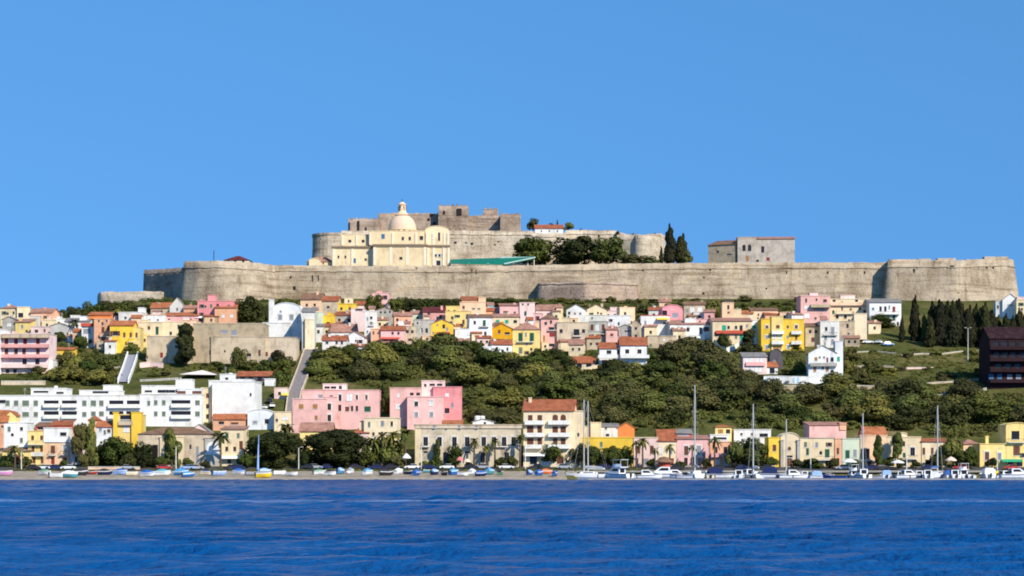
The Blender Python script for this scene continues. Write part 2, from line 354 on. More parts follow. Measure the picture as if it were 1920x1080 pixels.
def vol(root, C, x0, x1, yt, yb, c, roof='f', W=(), d=8., dy=0., found=2.5, name='wall', trimc=None):
    """one block of a building; C = (column of the root, row of the root base, metres per pixel, Y)"""
    cx, cb, s, Y = C
    X0, X1 = (x0 - cx) * s + .03, (x1 - cx) * s - .03; zt = (cb - yt) * s; z0 = (cb - yb) * s; zf = z0 - found
    holes = []; wins = []
    for xs_, yc, ww, hh, st in W:
        for px in xs_:
            a = (px - cx) * s; e = (cb - yc) * s; k_ = 1.14 if ww < 10 else 1.0; hw, h2 = max(.3, round(ww * s * k_, 1) / 2), max(.3, round(hh * s * (1.1 if hh < 9 else 1.0), 1) / 2)
            e = max(e, z0 + h2 + .05)
            holes.append((a - hw, a + hw, e - h2, e + h2)); wins.append((a, e - h2, 2 * hw, 2 * h2, st))
    b = MB(); facade(b, X0, X1, zf, zt, dy, holes)
    b.quad((X1, dy, zf), (X1, dy + d, zf), (X1, dy + d, zt), (X1, dy, zt)); b.quad((X0, dy + d, zf), (X0, dy, zf), (X0, dy, zt), (X0, dy + d, zt))
    b.quad((X1, dy + d, zf), (X0, dy + d, zf), (X0, dy + d, zt), (X1, dy + d, zt))
    kind = roof if isinstance(roof, str) else roof[0]
    rb = MB(); oh = .35; rm = None; th = .2
    if kind == 'f':
        b.quad((X0, dy, zt - .06), (X1, dy, zt - .06), (X1, dy + d, zt - .06), (X0, dy + d, zt - .06))
        o2 = .14
        for q in ((X0 - o2, X1 + o2, dy - o2, dy + .25), (X0 - o2, X1 + o2, dy + d - .25, dy + d + o2)): rb.box(*q, zt + .002, zt + .22)
        for q in ((X0 - o2, X0 + .25), (X1 - .25, X1 + o2)): rb.box(*q, dy + .252, dy + d - .252, zt + .002, zt + .22)
        rm = wall(trimc or c); rn = 'coping'
    else:
        yr = roof[1]; rc = roof[2] if len(roof) > 2 else 'R'; rm = tiles(rc); rn = 'roof'
        zb = PZ(cb, Y)
        if kind in 'gh':
            zr = max(PZ(yr, Y + dy + d/2) - zb, zt + .7); k = (zr - zt) / (d/2); ym = dy + d/2
            if kind == 'g':
                for X, sgn in ((X0, -1), (X1, 1)):
                    P = [(X, dy, zt), (X, dy + d, zt), (X, ym, zr)]; b.poly(P if sgn > 0 else P[::-1])
                A, B_ = X0 - oh, X1 + oh
                slab(rb, [(A, dy - oh, zt - oh * k + th), (B_, dy - oh, zt - oh * k + th), (B_, ym, zr + th), (A, ym, zr + th)], th)
                slab(rb, [(B_, dy + d + oh, zt - oh * k + th), (A, dy + d + oh, zt - oh * k + th), (A, ym, zr + th), (B_, ym, zr + th)], th)
            else:
                ins = min(d/2, (X1 - X0) / 2 - .3); e = zt + .02
                a1, a2, a3, a4 = (X0 - oh, dy - oh, e), (X1 + oh, dy - oh, e), (X1 + oh, dy + d + oh, e), (X0 - oh, dy + d + oh, e)
                r1, r2 = (X0 + ins, ym, zr), (X1 - ins, ym, zr)
                rb.poly([a1, a2, r2, r1]); rb.poly([a3, a4, r1, r2]); rb.poly([a2, a3, r2]); rb.poly([a4, a1, r1]); rb.poly([a4, a3, a2, a1])
        elif kind == 'p':
            zr = (cb - yr) * s; xm = (X0 + X1) / 2; k = (zr - zt) / ((X1 - X0) / 2)
            b.tri((X0, dy, zt), (X1, dy, zt), (xm, dy, zr)); b.tri((X1, dy + d, zt), (X0, dy + d, zt), (xm, dy + d, zr))
            o3 = .2
            slab(rb, [(X0 - oh, dy - o3, zt - oh * k + th), (xm, dy - o3, zr + th), (xm, dy + d, zr + th), (X0 - oh, dy + d, zt - oh * k + th)][::-1], th)
            slab(rb, [(xm, dy - o3, zr + th), (X1 + oh, dy - o3, zt - oh * k + th), (X1 + oh, dy + d, zt - oh * k + th), (xm, dy + d, zr + th)][::-1], th)
        elif kind == 's':
            zr = max(PZ(yr, Y + dy + d) - zb, zt + .5); k = (zr - zt) / d
            b.tri((X1, dy, zt), (X1, dy + d, zt), (X1, dy + d, zr)); b.tri((X0, dy + d, zt), (X0, dy, zt), (X0, dy + d, zr))
            b.quad((X1, dy + d, zt), (X0, dy + d, zt), (X0, dy + d, zr), (X1, dy + d, zr))
            slab(rb, [(X0 - oh, dy - oh, zt - oh * k + th), (X1 + oh, dy - oh, zt - oh * k + th), (X1 + oh, dy + d + oh, zr + oh * k + th), (X0 - oh, dy + d + oh, zr + oh * k + th)], th)
        elif kind == 'a':
            zr = (cb - yr) * s; xm = (X0 + X1) / 2; hw = (X1 - X0) / 2; n = 14
            A = [(xm + hw * math.cos(math.pi - math.pi * i / n), zt + (zr - zt) * math.sin(math.pi * i / n)) for i in range(n + 1)]
            b.poly([(x, dy, z) for x, z in A[::-1]][::-1][::-1]); b.poly([(x, dy + d, z) for x, z in A])
            for (xa, za), (xb, zb2) in zip(A, A[1:]):
                slab(rb, [(xa, dy - .2, za + .2), (xb, dy - .2, zb2 + .2), (xb, dy + d, zb2 + .2), (xa, dy + d, za + .2)], .195)
            rm = wall(trimc or c)
    wo = obj(name, b.mesh(name, [wall(c)]), root)
    if rb.v: obj(rn, rb.mesh(rn, [rm]), root)
    for a, e, ww, hh, st in wins:
        n = 'door' if 'D' in st else 'window'
        o = obj(n, win_mesh(ww, hh, st, c), root, (a, dy, e))
        if 'O' in st and st[0] in SH:
            for sg in (-1, 1):
                q = (round(ww / 2, 1), round(hh, 1), st[0], 'leaf')
                if q not in WM:
                    lb = MB(); lb.box(-q[0]/2, q[0]/2, -.07, -.02, 0, q[1])
                    for i in range(int(q[1] / .3)): lb.box(-q[0]/2 + .05, q[0]/2 - .05, -.09, -.072, .06 + .3 * i, .16 + .3 * i)
                    WM[q] = lb.mesh('shutter', [SH[st[0]]])
                obj('shutter', WM[q], o, (sg * (ww / 2 + q[0] / 2 + .03), 0, 0))
    return wo
R2 = random.Random(21)
def H(label, x0, x1, yt, yb, c, roof='f', W=(), name='house', cat='house', d=8., rz=None, Y=None, dy=0, blk=(), bal=(), chim=(), awn=(), found=2.5, grp=None, trimc=None, ant=0, tank=()):
    xm = (x0 + x1) / 2
    if Y is None: X, Yw, z = G(xm, yb, dy)
    else: Yw = Y; X = PX(xm, Y)
    z = PZ(yb, Yw)
    root = empty(name, (X, Yw, z), math.radians((random.uniform(-9, 9) if (x1 - x0) < 46 and yb < 700 else random.uniform(-3, 3)) if rz is None else rz))
    tag(root, label, cat, grp)
    s = Yw / F; C = (xm, yb, s, Yw)
    if name == 'house' and Y is None and len(W):         # plain openings between the ones read from the photograph
        W = list(W); ex = [(px, q[1], q[2], q[3]) for q in W for px in q[0]] + [((q[0] + q[1]) / 2, q[2] - 4, (q[1] - q[0]) * .2, 3) for q in bal]
        st_h = 3.1 / s; ns = int((yb - yt) / st_h + .3); nc = int((x1 - x0) * s / 2.9)
        for i in range(ns):
            for j in range(nc):
                px = x0 + (x1 - x0) * (j + .5) / nc + R2.uniform(-1.2, 1.2); py = yt + st_h * (i + .55) + R2.uniform(-.8, .8); ww, hh = R2.uniform(.65, .95) / s, R2.uniform(.9, 1.5) / s
                if R2.random() < .62 and py + hh / 2 < yb and all(abs(px - a) > (ww + w2) / 2 + 2 or abs(py - b_) > (hh + h2) / 2 + 2 for a, b_, w2, h2 in ex):
                    W.append(((px,), py, ww / 1.14, hh, R2.choice(('d', 'd', 'b', 'x', 'n', 'g', 'bO', 'gO')))); ex.append((px, py, ww, hh))
    vol(root, C, x0, x1, yt, yb, c, roof, W, d, 0, found, trimc=trimc)
    blk, chim = list(blk), list(chim)
    if name == 'house' and yb < 720 and Y is None:      # the clutter of lived-in houses: roof huts, lean-tos, chimneys
        wpx, hpx, kd = x1 - x0, yb - yt, roof if isinstance(roof, str) else roof[0]; rtop = yt if kd == 'f' else roof[1]
        if wpx > 18 and R2.random() < .6: chim.append((R2.uniform(x0 + 4, x1 - 4), rtop - R2.uniform(2, 5)))
        if kd == 'f' and wpx > 20 and not blk and R2.random() < .55:
            a = R2.uniform(x0 + 1, x0 + wpx * .5); blk.append((a, a + wpx * R2.uniform(.25, .45), yt - R2.uniform(4, 8), yt, R2.choice((c, 'W', 'CR', 'PP')), R2.uniform(1.5, 3), (), R2.choice(('f', ('s', yt - 9, 'RP'))), 3.5))
        if wpx > 24 and hpx > 20 and R2.random() < .4:
            a = R2.uniform(x0, x0 + wpx * .5); e = a + wpx * R2.uniform(.35, .5); tp_ = yb - hpx * R2.uniform(.22, .34)
            blk.append((a, e, tp_, yb, R2.choice((c, 'W', 'CR', 'BG', 'PE')), -2.0, [(((a + e) / 2,), (tp_ + yb) / 2 + 1, 4, 5, R2.choice('dbgx'))], R2.choice(('f', ('s', tp_ - 3, 'R'), ('s', tp_ - 3, 'RP'))), 2.0))
        if R2.random() < .3: ant += 1
    lo, hi = x0, x1; f = 0; bk = d
    for q in blk:
        bx0, bx1, byt, byb, bc, bdy = q[:6]; bw = q[6] if len(q) > 6 else (); br = q[7] if len(q) > 7 else 'f'; bd = q[8] if len(q) > 8 else max(3., d - bdy - .07)
        below = byb >= yb - 2
        vol(root, C, bx0, bx1, byt, byb, bc, br, bw, bd, bdy + .013, found if below else .03, name='wing' if below else 'upper_storey')
        lo, hi = min(lo, bx0), max(hi, bx1); f = min(f, bdy); bk = max(bk, bdy + bd)
    FP.append((PX(lo, Yw) - .4, PX(hi, Yw) + .4, Yw + f - .8, Yw + bk + .5))
    for q in bal:
        a, e = (q[0] - xm) * s, (q[1] - xm) * s; zz = (yb - q[2]) * s; dd = q[4] if len(q) > 4 else 1.1; yo = q[5] if len(q) > 5 else 0
        b = MB(); b.box(a, e, yo - dd, yo - .004, zz - .18, zz)
        sty = q[3] if len(q) > 3 else 'i'
        bo = obj('balcony', b.mesh('balcony', [M_trim if sty in 'ij' else wall(sty)]), root)
        b = MB()
        if sty == 'i': railing(b, a + .03, e - .03, yo - dd + .03, yo - .006, zz + .003); obj('railing', b.mesh('railing', [M_iron]), bo)
        else:
            b.box(a + .02, e - .02, yo - dd + .02, yo - dd + .18, zz + .003, zz + .95); b.box(a + .02, a + .17, yo - dd + .183, yo - .006, zz + .003, zz + .95); b.box(e - .17, e - .02, yo - dd + .183, yo - .006, zz + .003, zz + .95)
            obj('parapet', b.mesh('parapet', [M_trim if sty == 'j' else wall(sty)]), bo)
    for px, py in chim:
        a = (px - xm) * s; zz = (yb - py) * s; b = MB(); b.box(a - .4, a + .4, d * .35, d * .35 + .8, zz - 3.2, zz - .3); b.box(a - .5, a + .5, d * .35 - .1, d * .35 + .9, zz - .297, zz)
        obj('chimney', b.mesh('chimney', [wall(c)]), root)
    for a_, e_, py, ac in awn:
        a, e = (a_ - xm) * s, (e_ - xm) * s; zz = (yb - py) * s; b = MB(); slab(b, [(a, -1.6, zz - .7), (e, -1.6, zz - .7), (e, -.02, zz), (a, -.02, zz)], .06)
        obj('awning', b.mesh('awning', [plain('canvas_' + ac, WALLC.get(ac, (.02, .30, .16)), .9)]), root)
    for i in range(ant):
        a = random.uniform(x0 - xm + 4, x1 - xm - 4) * s; zz = (yb - yt) * s - .05; b = MB(); b.box(a - .04, a + .04, d * .5, d * .5 + .08, zz, zz + 2.6)
        for j in range(3): b.box(a - .5, a + .5, d * .5 + .02, d * .5 + .06, zz + 1.7 + .35 * j, zz + 1.76 + .35 * j)
        obj('antenna', b.mesh('antenna', [M_conc]), root)
    for px, py, rr in tank:
        a = (px - xm) * s; zz = (yb - py) * s; b = MB(); b.lathe([(0, zz), (rr * .8, zz - .05), (rr, zz - .3), (rr, zz - 1.5), (0, zz - 1.5)][::-1], 12, a, d * .4); b.box(a - rr, a + rr, d * .4 - .3, d * .4 + .3, zz - 2.5, zz - 1.503)
        obj('water_tank', b.mesh('water_tank', [M_trim]), root, smooth=False)
    return root
# ------------------------------------------------------------------ the castle
def nz(a, b, seed=0):
    return (np.sin(a * .9 + seed) * np.sin(b * 1.3 + seed * 2.1) + .6 * np.sin(a * 2.3 + 1.7 * b + seed) + .4 * np.sin(a * 4.1 - b * 3.3 + seed * .7)) / 2
from mathutils.bvhtree import BVHTree
RB_ = [None]
def rampart(root, pts, z0, mat, batter=.10, thick=5., name='wall', step=2.0, rough=.16, cordon=1.7, seed=0, ragged=.25):
    """pts: (X, Y, ztop) from left to right seen from the front; the battered face looks to the right-hand side of the walk"""
    P = []
    for (xa, ya, za), (xb, yb, zb) in zip(pts, pts[1:]):
        n = max(1, int(math.hypot(xb - xa, yb - ya) / step))
        P += [(xa + (xb - xa) * i / n, ya + (yb - ya) * i / n, za + (zb - za) * i / n) for i in range(n)]
    P.append(pts[-1]); P = np.array(P); n = len(P)
    T = np.gradient(P[:, :2], axis=0); T /= np.linalg.norm(T, axis=1)[:, None] + 1e-9
    N = np.stack([T[:, 1], -T[:, 0]], 1)
    L = np.concatenate([[0], np.cumsum(np.linalg.norm(np.diff(P[:, :2], axis=0), axis=1))])
    top = P[:, 2] + ragged * nz(L * .7, L * .13, seed + 3)
    m = 9; V = []
    for j in range(m):
        tt = j / (m - 1); z = z0 + (top - z0) * tt
        off = (top - z) * batter + rough * nz(L * .8, z * 1.1, seed) * (1 if j < m - 1 else .4)
        V.append(np.stack([P[:, 0] + N[:, 0] * off, P[:, 1] + N[:, 1] * off, z], 1))
    V.append(np.stack([P[:, 0] - N[:, 0] * thick, P[:, 1] - N[:, 1] * thick, top - .05], 1))
    V.append(np.stack([P[:, 0] - N[:, 0] * thick, P[:, 1] - N[:, 1] * thick, np.full(n, z0)], 1))
    A = np.array(V); me = grid_mesh(name, A[..., 0], A[..., 1], A[..., 2], [mat])
    # end caps
    for e in (0, n - 1):
        b = MB(); q = [tuple(A[j, e]) for j in range(len(V))]; b.poly(q if e == 0 else q[::-1]); obj('end_face', b.mesh('end_face', [mat]), root)
    RB_[0] = BVHTree.FromPolygons([tuple(v) for v in A.reshape(-1, 3)], [tuple(q.vertices) for q in me.polygons])
    o = obj(name, me, root)
    if cordon:
        W_ = []
        for dz, oo in ((-cordon - .35, .03), (-cordon - .32, .20), (-cordon, .20), (-cordon + .05, .03)):
            of = oo + batter * (-dz); W_.append(np.stack([P[:, 0] + N[:, 0] * of, P[:, 1] + N[:, 1] * of, top + dz], 1))
        A = np.array(W_); obj('string_course', grid_mesh('string_course', A[..., 0], A[..., 1], A[..., 2], [mat]), root)
    return o
def W3(px, Y, py): return (PX(px, Y), Y, PZ(py, Y))
def castle_thing(name, label, cat, px, Y, z):
    r = empty(name, (0, 0, 0)); return tag(r, label, cat)
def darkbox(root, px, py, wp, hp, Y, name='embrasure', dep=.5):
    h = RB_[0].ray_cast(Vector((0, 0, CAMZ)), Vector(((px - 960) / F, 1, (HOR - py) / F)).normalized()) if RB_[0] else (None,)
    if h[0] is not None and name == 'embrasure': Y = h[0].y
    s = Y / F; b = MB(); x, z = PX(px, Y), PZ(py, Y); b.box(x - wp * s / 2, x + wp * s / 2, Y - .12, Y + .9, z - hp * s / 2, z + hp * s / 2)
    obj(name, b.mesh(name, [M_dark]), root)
r = castle_thing('bastion', 'rounded battered bastion of pale stone at the corner with the low outwork', 'bastion', 430, 790, 70)
rampart(r, [W3(345, 812, 497), W3(345, 795, 490), W3(372, 789, 489), W3(410, 786, 489), W3(455, 787, 491), W3(490, 792, 494), W3(515, 800, 497)], 58, M_stone, .10, 6, cordon=2.6, seed=1)
r = castle_thing('curtain_wall', 'shaded stone flank wall set back beside the rounded bastion', 'castle wall', 300, 830, 70)
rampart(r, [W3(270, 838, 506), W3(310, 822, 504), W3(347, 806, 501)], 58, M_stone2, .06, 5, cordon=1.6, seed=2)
r = castle_thing('outwork_wall', 'low pale outer wall stepping down from the castle flank above dark trees', 'castle wall', 240, 812, 66)
rampart(r, [W3(183, 818, 551), W3(190, 806, 547), W3(240, 803, 547), W3(300, 800, 546)], 58, M_stone3, .05, 4, cordon=0, seed=4)
r = castle_thing('curtain_wall', 'long weathered stone curtain wall running above the whole town', 'castle wall', 1000, 800, 70)
rampart(r, [W3(514, 801, 497), W3(620, 801, 498), W3(760, 800, 499), W3(900, 800, 499), W3(1000, 800, 497), W3(1200, 800, 494), W3(1300, 800, 493), W3(1480, 800, 492), W3(1650, 800, 492), W3(1668, 800, 491)], 60, M_stone, .07, 6.5, cordon=2.2, seed=5)
for px, py, a, b_ in ((885, 508, 2.4, 6), (893, 510, 2.4, 7), (1206, 507, 2.5, 3), (781, 503, 3, 2.5), (1320, 520, 3, 3), (1332, 506, 3, 2.5), (1319, 550, 4, 4), (1437, 541, 3, 3), (545, 520, 4, 4), (552, 540, 5, 7), (1475, 511, 2, 5), (1552, 511, 2.4, 5), (1621, 511, 3, 5), (597, 522, 2, 12), (586, 522, 2, 12)):
    darkbox(r, px, py, a, b_, 798.6)
r = castle_thing('bastion', 'broad sloping stone bastion above the cypress trees of the cemetery', 'bastion', 1790, 780, 70)
rampart(r, [W3(1664.5, 804, 488), W3(1665, 793.2, 487), W3(1665.4, 793, 487), W3(1730, 790.5, 487), W3(1792, 788.2, 488), W3(1793, 788.2, 488), W3(1885, 793.6, 484), W3(1899, 794.5, 487), W3(1899.5, 794.8, 487), W3(1901, 806, 490)], 56, M_stone, .13, 6, cordon=2.8, seed=6)
for px, py, a, b_ in ((1714, 508, 3, 8), (1786, 499, 7, 2.5), (1850, 502, 4, 3), (1862, 502, 4, 4), (1797, 549, 3, 2)): darkbox(r, px, py, a, b_, 774, dep=1.5)
for a, e, yt_ in ((1722, 1745, 485), (1758, 1792, 484), (1811, 1818, 486), (1846, 1890, 481), (1690, 1718, 486)):
    Yb = 797; b = MB(); b.box(PX(a, Yb), PX(e, Yb), Yb, Yb + 4, PZ(497, Yb), PZ(yt_, Yb)); obj('parapet', b.mesh('parapet', [M_stone3]), r)
r = castle_thing('ravelin', 'low stone ravelin with pale coping standing before the curtain wall', 'bastion', 1100, 793, 66)
rampart(r, [W3(1009, 800, 531), W3(1010, 794, 530), W3(1090, 785, 528), W3(1100, 784, 528), W3(1192, 794, 531), W3(1196, 800, 532)], 58, M_stone2, .10, 3.5, cordon=.6, seed=7)
# inner ward wall with its round tower
r = castle_thing('inner_wall', 'pale inner ward wall below the keep, behind the domed cathedral', 'castle wall', 980, 870, 84)
rampart(r, [W3(640, 872, 433), W3(840, 872, 432), W3(984, 870, 433), W3(996, 868, 433), W3(1001, 868, 437), W3(1057, 866, 437), W3(1062, 866, 431), W3(1157, 866, 432)], 80, M_stone3, .05, 4, cordon=1.6, seed=8)
for px, py, a, b_ in ((854, 455, 5, 4), (885, 457, 5, 4), (874, 455, 4, 2), (928, 459, 3, 3), (935, 453, 4, 2), (1123, 443, 3, 4)): darkbox(r, px, py, a, b_, 865 if px > 1000 else 869)
r = castle_thing('inner_wall', 'lower inner wall stub with ragged top beside the tall cypress trees', 'castle wall', 1200, 860, 84)
rampart(r, [W3(1150, 868, 437), W3(1192, 863, 439), W3(1196, 860, 440), W3(1236, 862, 438), W3(1247, 872, 441)], 80, M_stone3, .05, 4, cordon=0, seed=9, ragged=.6)
r = castle_thing('round_tower', 'squat round stone tower flaring at its foot beside the cathedral', 'tower', 610, 862, 84)
b = MB(); Yt = 866; R0 = (640 - 577) / F * Yt / 1.55; cxx = PX(577, Yt) + R0 * 1.12
b.lathe([(R0 * 1.10, 80), (R0 * 1.08, PZ(495, Yt)), (R0 * 1.02, PZ(475, Yt)), (R0, PZ(455, Yt)), (R0, PZ(441, Yt)), (R0 * 1.03, PZ(440, Yt)), (R0 * 1.03, PZ(436, Yt)), (0, PZ(436.2, Yt))], 32, cxx, Yt + R0)
obj('wall', b.mesh('wall', [M_stone3]), r)
# the keep
def stone_block(root, name, px0, px1, pyt, pyb, Y, d, mat, seed=0, merlons=0, ragged=.3):
    rampart(root, [(PX(px0, Y), Y + d, PZ(pyt, Y)), (PX(px0, Y) + .01, Y + .02, PZ(pyt, Y)), (PX(px0, Y) + .05, Y, PZ(pyt, Y)), (PX(px1, Y) - .05, Y, PZ(pyt, Y)), (PX(px1, Y) - .01, Y + .02, PZ(pyt, Y)), (PX(px1, Y), Y + d, PZ(pyt, Y))],
            PZ(pyb, Y) - 6, mat, 0.015, min(2.5, d * .4), name=name, cordon=0, seed=seed, ragged=ragged, step=1.5, rough=.12)
    b = MB(); b.box(PX(px0, Y) + 1, PX(px1, Y) - 1, Y + 1, Y + d - .5, PZ(pyb, Y) - 6, PZ(pyt, Y) - .6); obj('core', b.mesh('core', [mat]), root)
    if merlons:
        for i in range(merlons):
            a = px0 + (px1 - px0) * (i + .15) / merlons; e = px0 + (px1 - px0) * (i + .65) / merlons
            b = MB(); b.box(PX(a, Y), PX(e, Y), Y + .1, Y + .9, PZ(pyt, Y) - .2, PZ(pyt, Y) + random.uniform(.5, 1.0)); obj('merlon', b.mesh('merlon', [mat]), root)
r = castle_thing('castle_keep', 'brown stone medieval keep with broken battlements on the summit', 'castle keep', 820, 905, 100)
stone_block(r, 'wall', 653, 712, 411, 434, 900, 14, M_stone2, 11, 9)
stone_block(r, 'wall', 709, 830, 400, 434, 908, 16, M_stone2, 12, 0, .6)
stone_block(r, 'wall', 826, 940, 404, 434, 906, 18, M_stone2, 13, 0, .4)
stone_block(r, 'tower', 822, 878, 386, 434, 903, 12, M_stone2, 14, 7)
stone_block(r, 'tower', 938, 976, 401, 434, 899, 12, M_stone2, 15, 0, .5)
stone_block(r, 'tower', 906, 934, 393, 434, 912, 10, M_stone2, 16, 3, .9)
for px, py, a, b_, Yk in ((861, 397, 9, 12, 902.6), (672, 424, 4, 20, 899.7), (686, 430, 3, 8, 899.7), (655, 424, 2.5, 14, 899.7), (809, 403, 5, 5, 907.6), (804, 411, 4, 4, 907.6), (814, 419, 5, 5, 907.6), (833, 398, 3, 6, 902.6)): darkbox(r, px, py, a, b_, Yk, 'arrow_slit')
# small house on the inner ward
H('long white house with terracotta roof inside the inner ward wall', 1003, 1056, 428, 442, 'W', ('g', 422, 'R'), [((1015, 1030, 1045), 433, 2, 3, 'd')], Y=876, d=7, found=4, rz=0)
# the cathedral
Yc = 834; C_ = (740, 498, Yc / F, Yc)
ch = tag(empty('cathedral', (PX(740, Yc), Yc, PZ(498, Yc)), 0), 'cream baroque cathedral with a tall lantern dome above the curtain wall', 'cathedral')
vol(ch, C_, 622, 700, 463, 498, 'CA', 'f', [((634, 647), 481, 3, 5, 'd'), ((664,), 488, 5, 8, 'u'), ((685,), 486, 4, 4, 'd')], 16, 1.5, 6)
vol(ch, C_, 700, 800, 461, 498, 'CA', 'f', [((752,), 485, 5, 5, 'd')], 22, -1.5, 6)
vol(ch, C_, 800, 843, 461, 498, 'CA', 'f', [((822,), 493, 7, 9, 'dSD'), ((817, 824, 830), 479, 4, 5, 'dS')], 18, .4, 6)
vol(ch, C_, 638, 692, 439, 461, 'CA', 'f', [((655, 680), 451, 5, 5, 'd')], 13, 2.4, .05, 'upper_storey')
vol(ch, C_, 691, 796, 433, 460, 'CA', 'f', [((718,), 443, 6, 8, 'u'), ((755, 768), 447, 4, 6, 'd'), ((790,), 446, 6, 7, 'd')], 16, .6, .05, 'upper_storey')
vol(ch, C_, 797, 842, 431, 460, 'CA', ('a', 423), [((823,), 443, 3.5, 16, 'd')], 8, 1.6, .05, 'upper_storey')
s_ = Yc / F
def lx(px): return (px - 740) * s_
def lz(py): return (498 - py) * s_
b = MB()      # cornice, pilasters
for a, e, y0, y1, q in ((620, 700, 1.0, 3, 461.5), (698.5, 801.5, -2.1, 1, 459.5), (801.7, 844, -.1, 2, 460)):
    b.box(lx(a), lx(e), y0, y1, lz(q + 1.6), lz(q - 1.2))
    b.box(lx(a) + .3, lx(e) - .3, y0 + .25, y1, lz(q + 4), lz(q + 1.62))
obj('cornice', b.mesh('cornice', [plain('cornice_stone', (.30, .225, .15), .9, var=.2)]), ch)
M_pil = plain('pilaster_render', (.78, .67, .50), .9)
for px in (625, 660, 697): b = MB(); b.box(lx(px) - .5, lx(px) + .5, 1.2, 1.6, 0, lz(466)); obj('pilaster', b.mesh('pilaster', [M_pil]), ch)
for px in (703, 733, 764, 797): b = MB(); b.box(lx(px) - .6, lx(px) + .6, -1.65, -1.4, 0, lz(464)); obj('pilaster', b.mesh('pilaster', [M_pil]), ch)
for px in (803, 813, 832, 841): b = MB(); b.box(lx(px) - .5, lx(px) + .5, .1, .5, 0, lz(464.5)); obj('pilaster', b.mesh('pilaster', [M_pil]), ch)
for px, y0 in ((694, .3), (736, .3), (780, .3), (800, 1.3), (812, 1.3), (833, 1.3), (840, 1.3), (641, 2.1), (668, 2.1)): b = MB(); b.box(lx(px) - .4, lx(px) + .4, y0, y0 + .4, lz(459), lz(436 if px > 690 else 441)); obj('pilaster', b.mesh('pilaster', [M_pil]), ch)
md = plain('dome_render', (.70, .50, .35), .8, var=.1)
R = 27 * s_; cy = 9.0; b = MB()
b.lathe([(R * 1.0, lz(434)), (R * 1.0, lz(428.5)), (R * 1.05, lz(428.3)), (R * 1.05, lz(427.3)), (R, lz(427))] , 32, lx(752), cy)
dr = obj('drum', b.mesh('drum', [wall('CA')]), ch)
for k in range(8):
    a = math.radians(-90 + (k - 3.5) * 22); b = MB(); x, y = lx(752) + R * math.cos(a), cy + R * math.sin(a); b.box(x - .35, x + .35, y - .15, y + .3, lz(433), lz(429.5)); obj('window', b.mesh('drum_window', [M_glass]), dr)
b = MB(); b.lathe([(R * .99 * math.cos(t_), lz(427.1) + (427 - 396) * s_ * math.sin(t_)) for t_ in np.linspace(0, 1.36, 12)], 40, lx(752), cy); obj('dome', b.mesh('dome', [md]), ch, smooth=True)
b = MB(); rl = 7.0 * s_; b.lathe([(rl * 2.1, lz(399)), (rl * 1.5, lz(396.5)), (rl * 1.15, lz(393)), (rl, lz(390)), (rl * .92, lz(380)), (rl * 1.2, lz(379)), (rl * 1.2, lz(378)), (rl * .8, lz(376.5)), (rl * .4, lz(374)), (0, lz(373))], 16, lx(752), cy); la = obj('lantern', b.mesh('lantern', [wall('PE')]), ch)
for k in range(6):
    a = math.radians(-90 + (k - 2.5) * 60); b = MB(); x, y = lx(752) + rl * .93 * math.cos(a), cy + rl * .93 * math.sin(a); b.box(x - .28, x + .28, y - .12, y + .2, lz(391), lz(382)); obj('window', b.mesh('lantern_window', [M_glass]), la)
b = MB(); b.tube([(lx(752), cy, lz(373.2)), (lx(752), cy, lz(368))], .1, 5); b.box(lx(752) - .5, lx(752) + .5, cy - .06, cy + .06, lz(370.2), lz(369.6)); obj('cross', b.mesh('cross', [M_iron]), la)
ap = tag(empty('sacristy', (PX(598, 838), 838, PZ(498, 838)), 0), 'low cream annex with rounded tile roofs at the foot of the round tower', 'annex')
CA = (598, 498, 838 / F, 838)
vol(ap, CA, 575, 625, 491, 499, 'CA', ('h', 481, 'RP'), [((590, 606), 494, 2, 3, 'd')], 8, 0, 6)
vol(ap, CA, 580, 602, 490, 498, 'CA', ('a', 485), (), 3, -1.6, 6, 'apse')
# green roofed stage
st = tag(empty('stage_canopy', (PX(925, 830), 830, PZ(497, 830)), 0), 'green sheeted open-air stage canopy beside the cathedral', 'canopy')
CS = (925, 497, 830 / F, 830); s2 = 830 / F
mgn = plain('green_sheet', (.006, .15, .095), .5, var=.25); mgl = plain('pale_edge_sheet', (.42, .55, .50), .5)
def cx2(px): return (px - 925) * s2
def cz2(py): return (497 - py) * s2
b = MB(); slab(b, [(cx2(843), 0, cz2(494)), (cx2(952), 0, cz2(496)), (cx2(1004), 5, cz2(481)), (cx2(1004), 9, cz2(477)), (cx2(843), 9, cz2(482))], .2); obj('roof_sheet', b.mesh('roof_sheet', [mgn]), st)
b = MB(); b.box(cx2(843), cx2(915), 8.6, 9.3, cz2(484.5), cz2(483)); b.box(cx2(938), cx2(1003), 8.6, 9.3, cz2(480), cz2(477.5)); b.tube([(cx2(945), -.1, cz2(495)), (cx2(1004), 5, cz2(480.5))], .28, 6); obj('edge_beam', b.mesh('edge_beam', [mgl]), st)
for px, yy in ((845, 1), (880, 1), (915, 1), (950, 1), (990, 6), (1002, 8), (850, 8.5), (930, 8.5)): b = MB(); b.box(cx2(px) - .15, cx2(px) + .15, yy, yy + .3, -5.5, cz2(492 if px < 980 else 482) - .2); obj('post', b.mesh('post', [M_trim]), st)
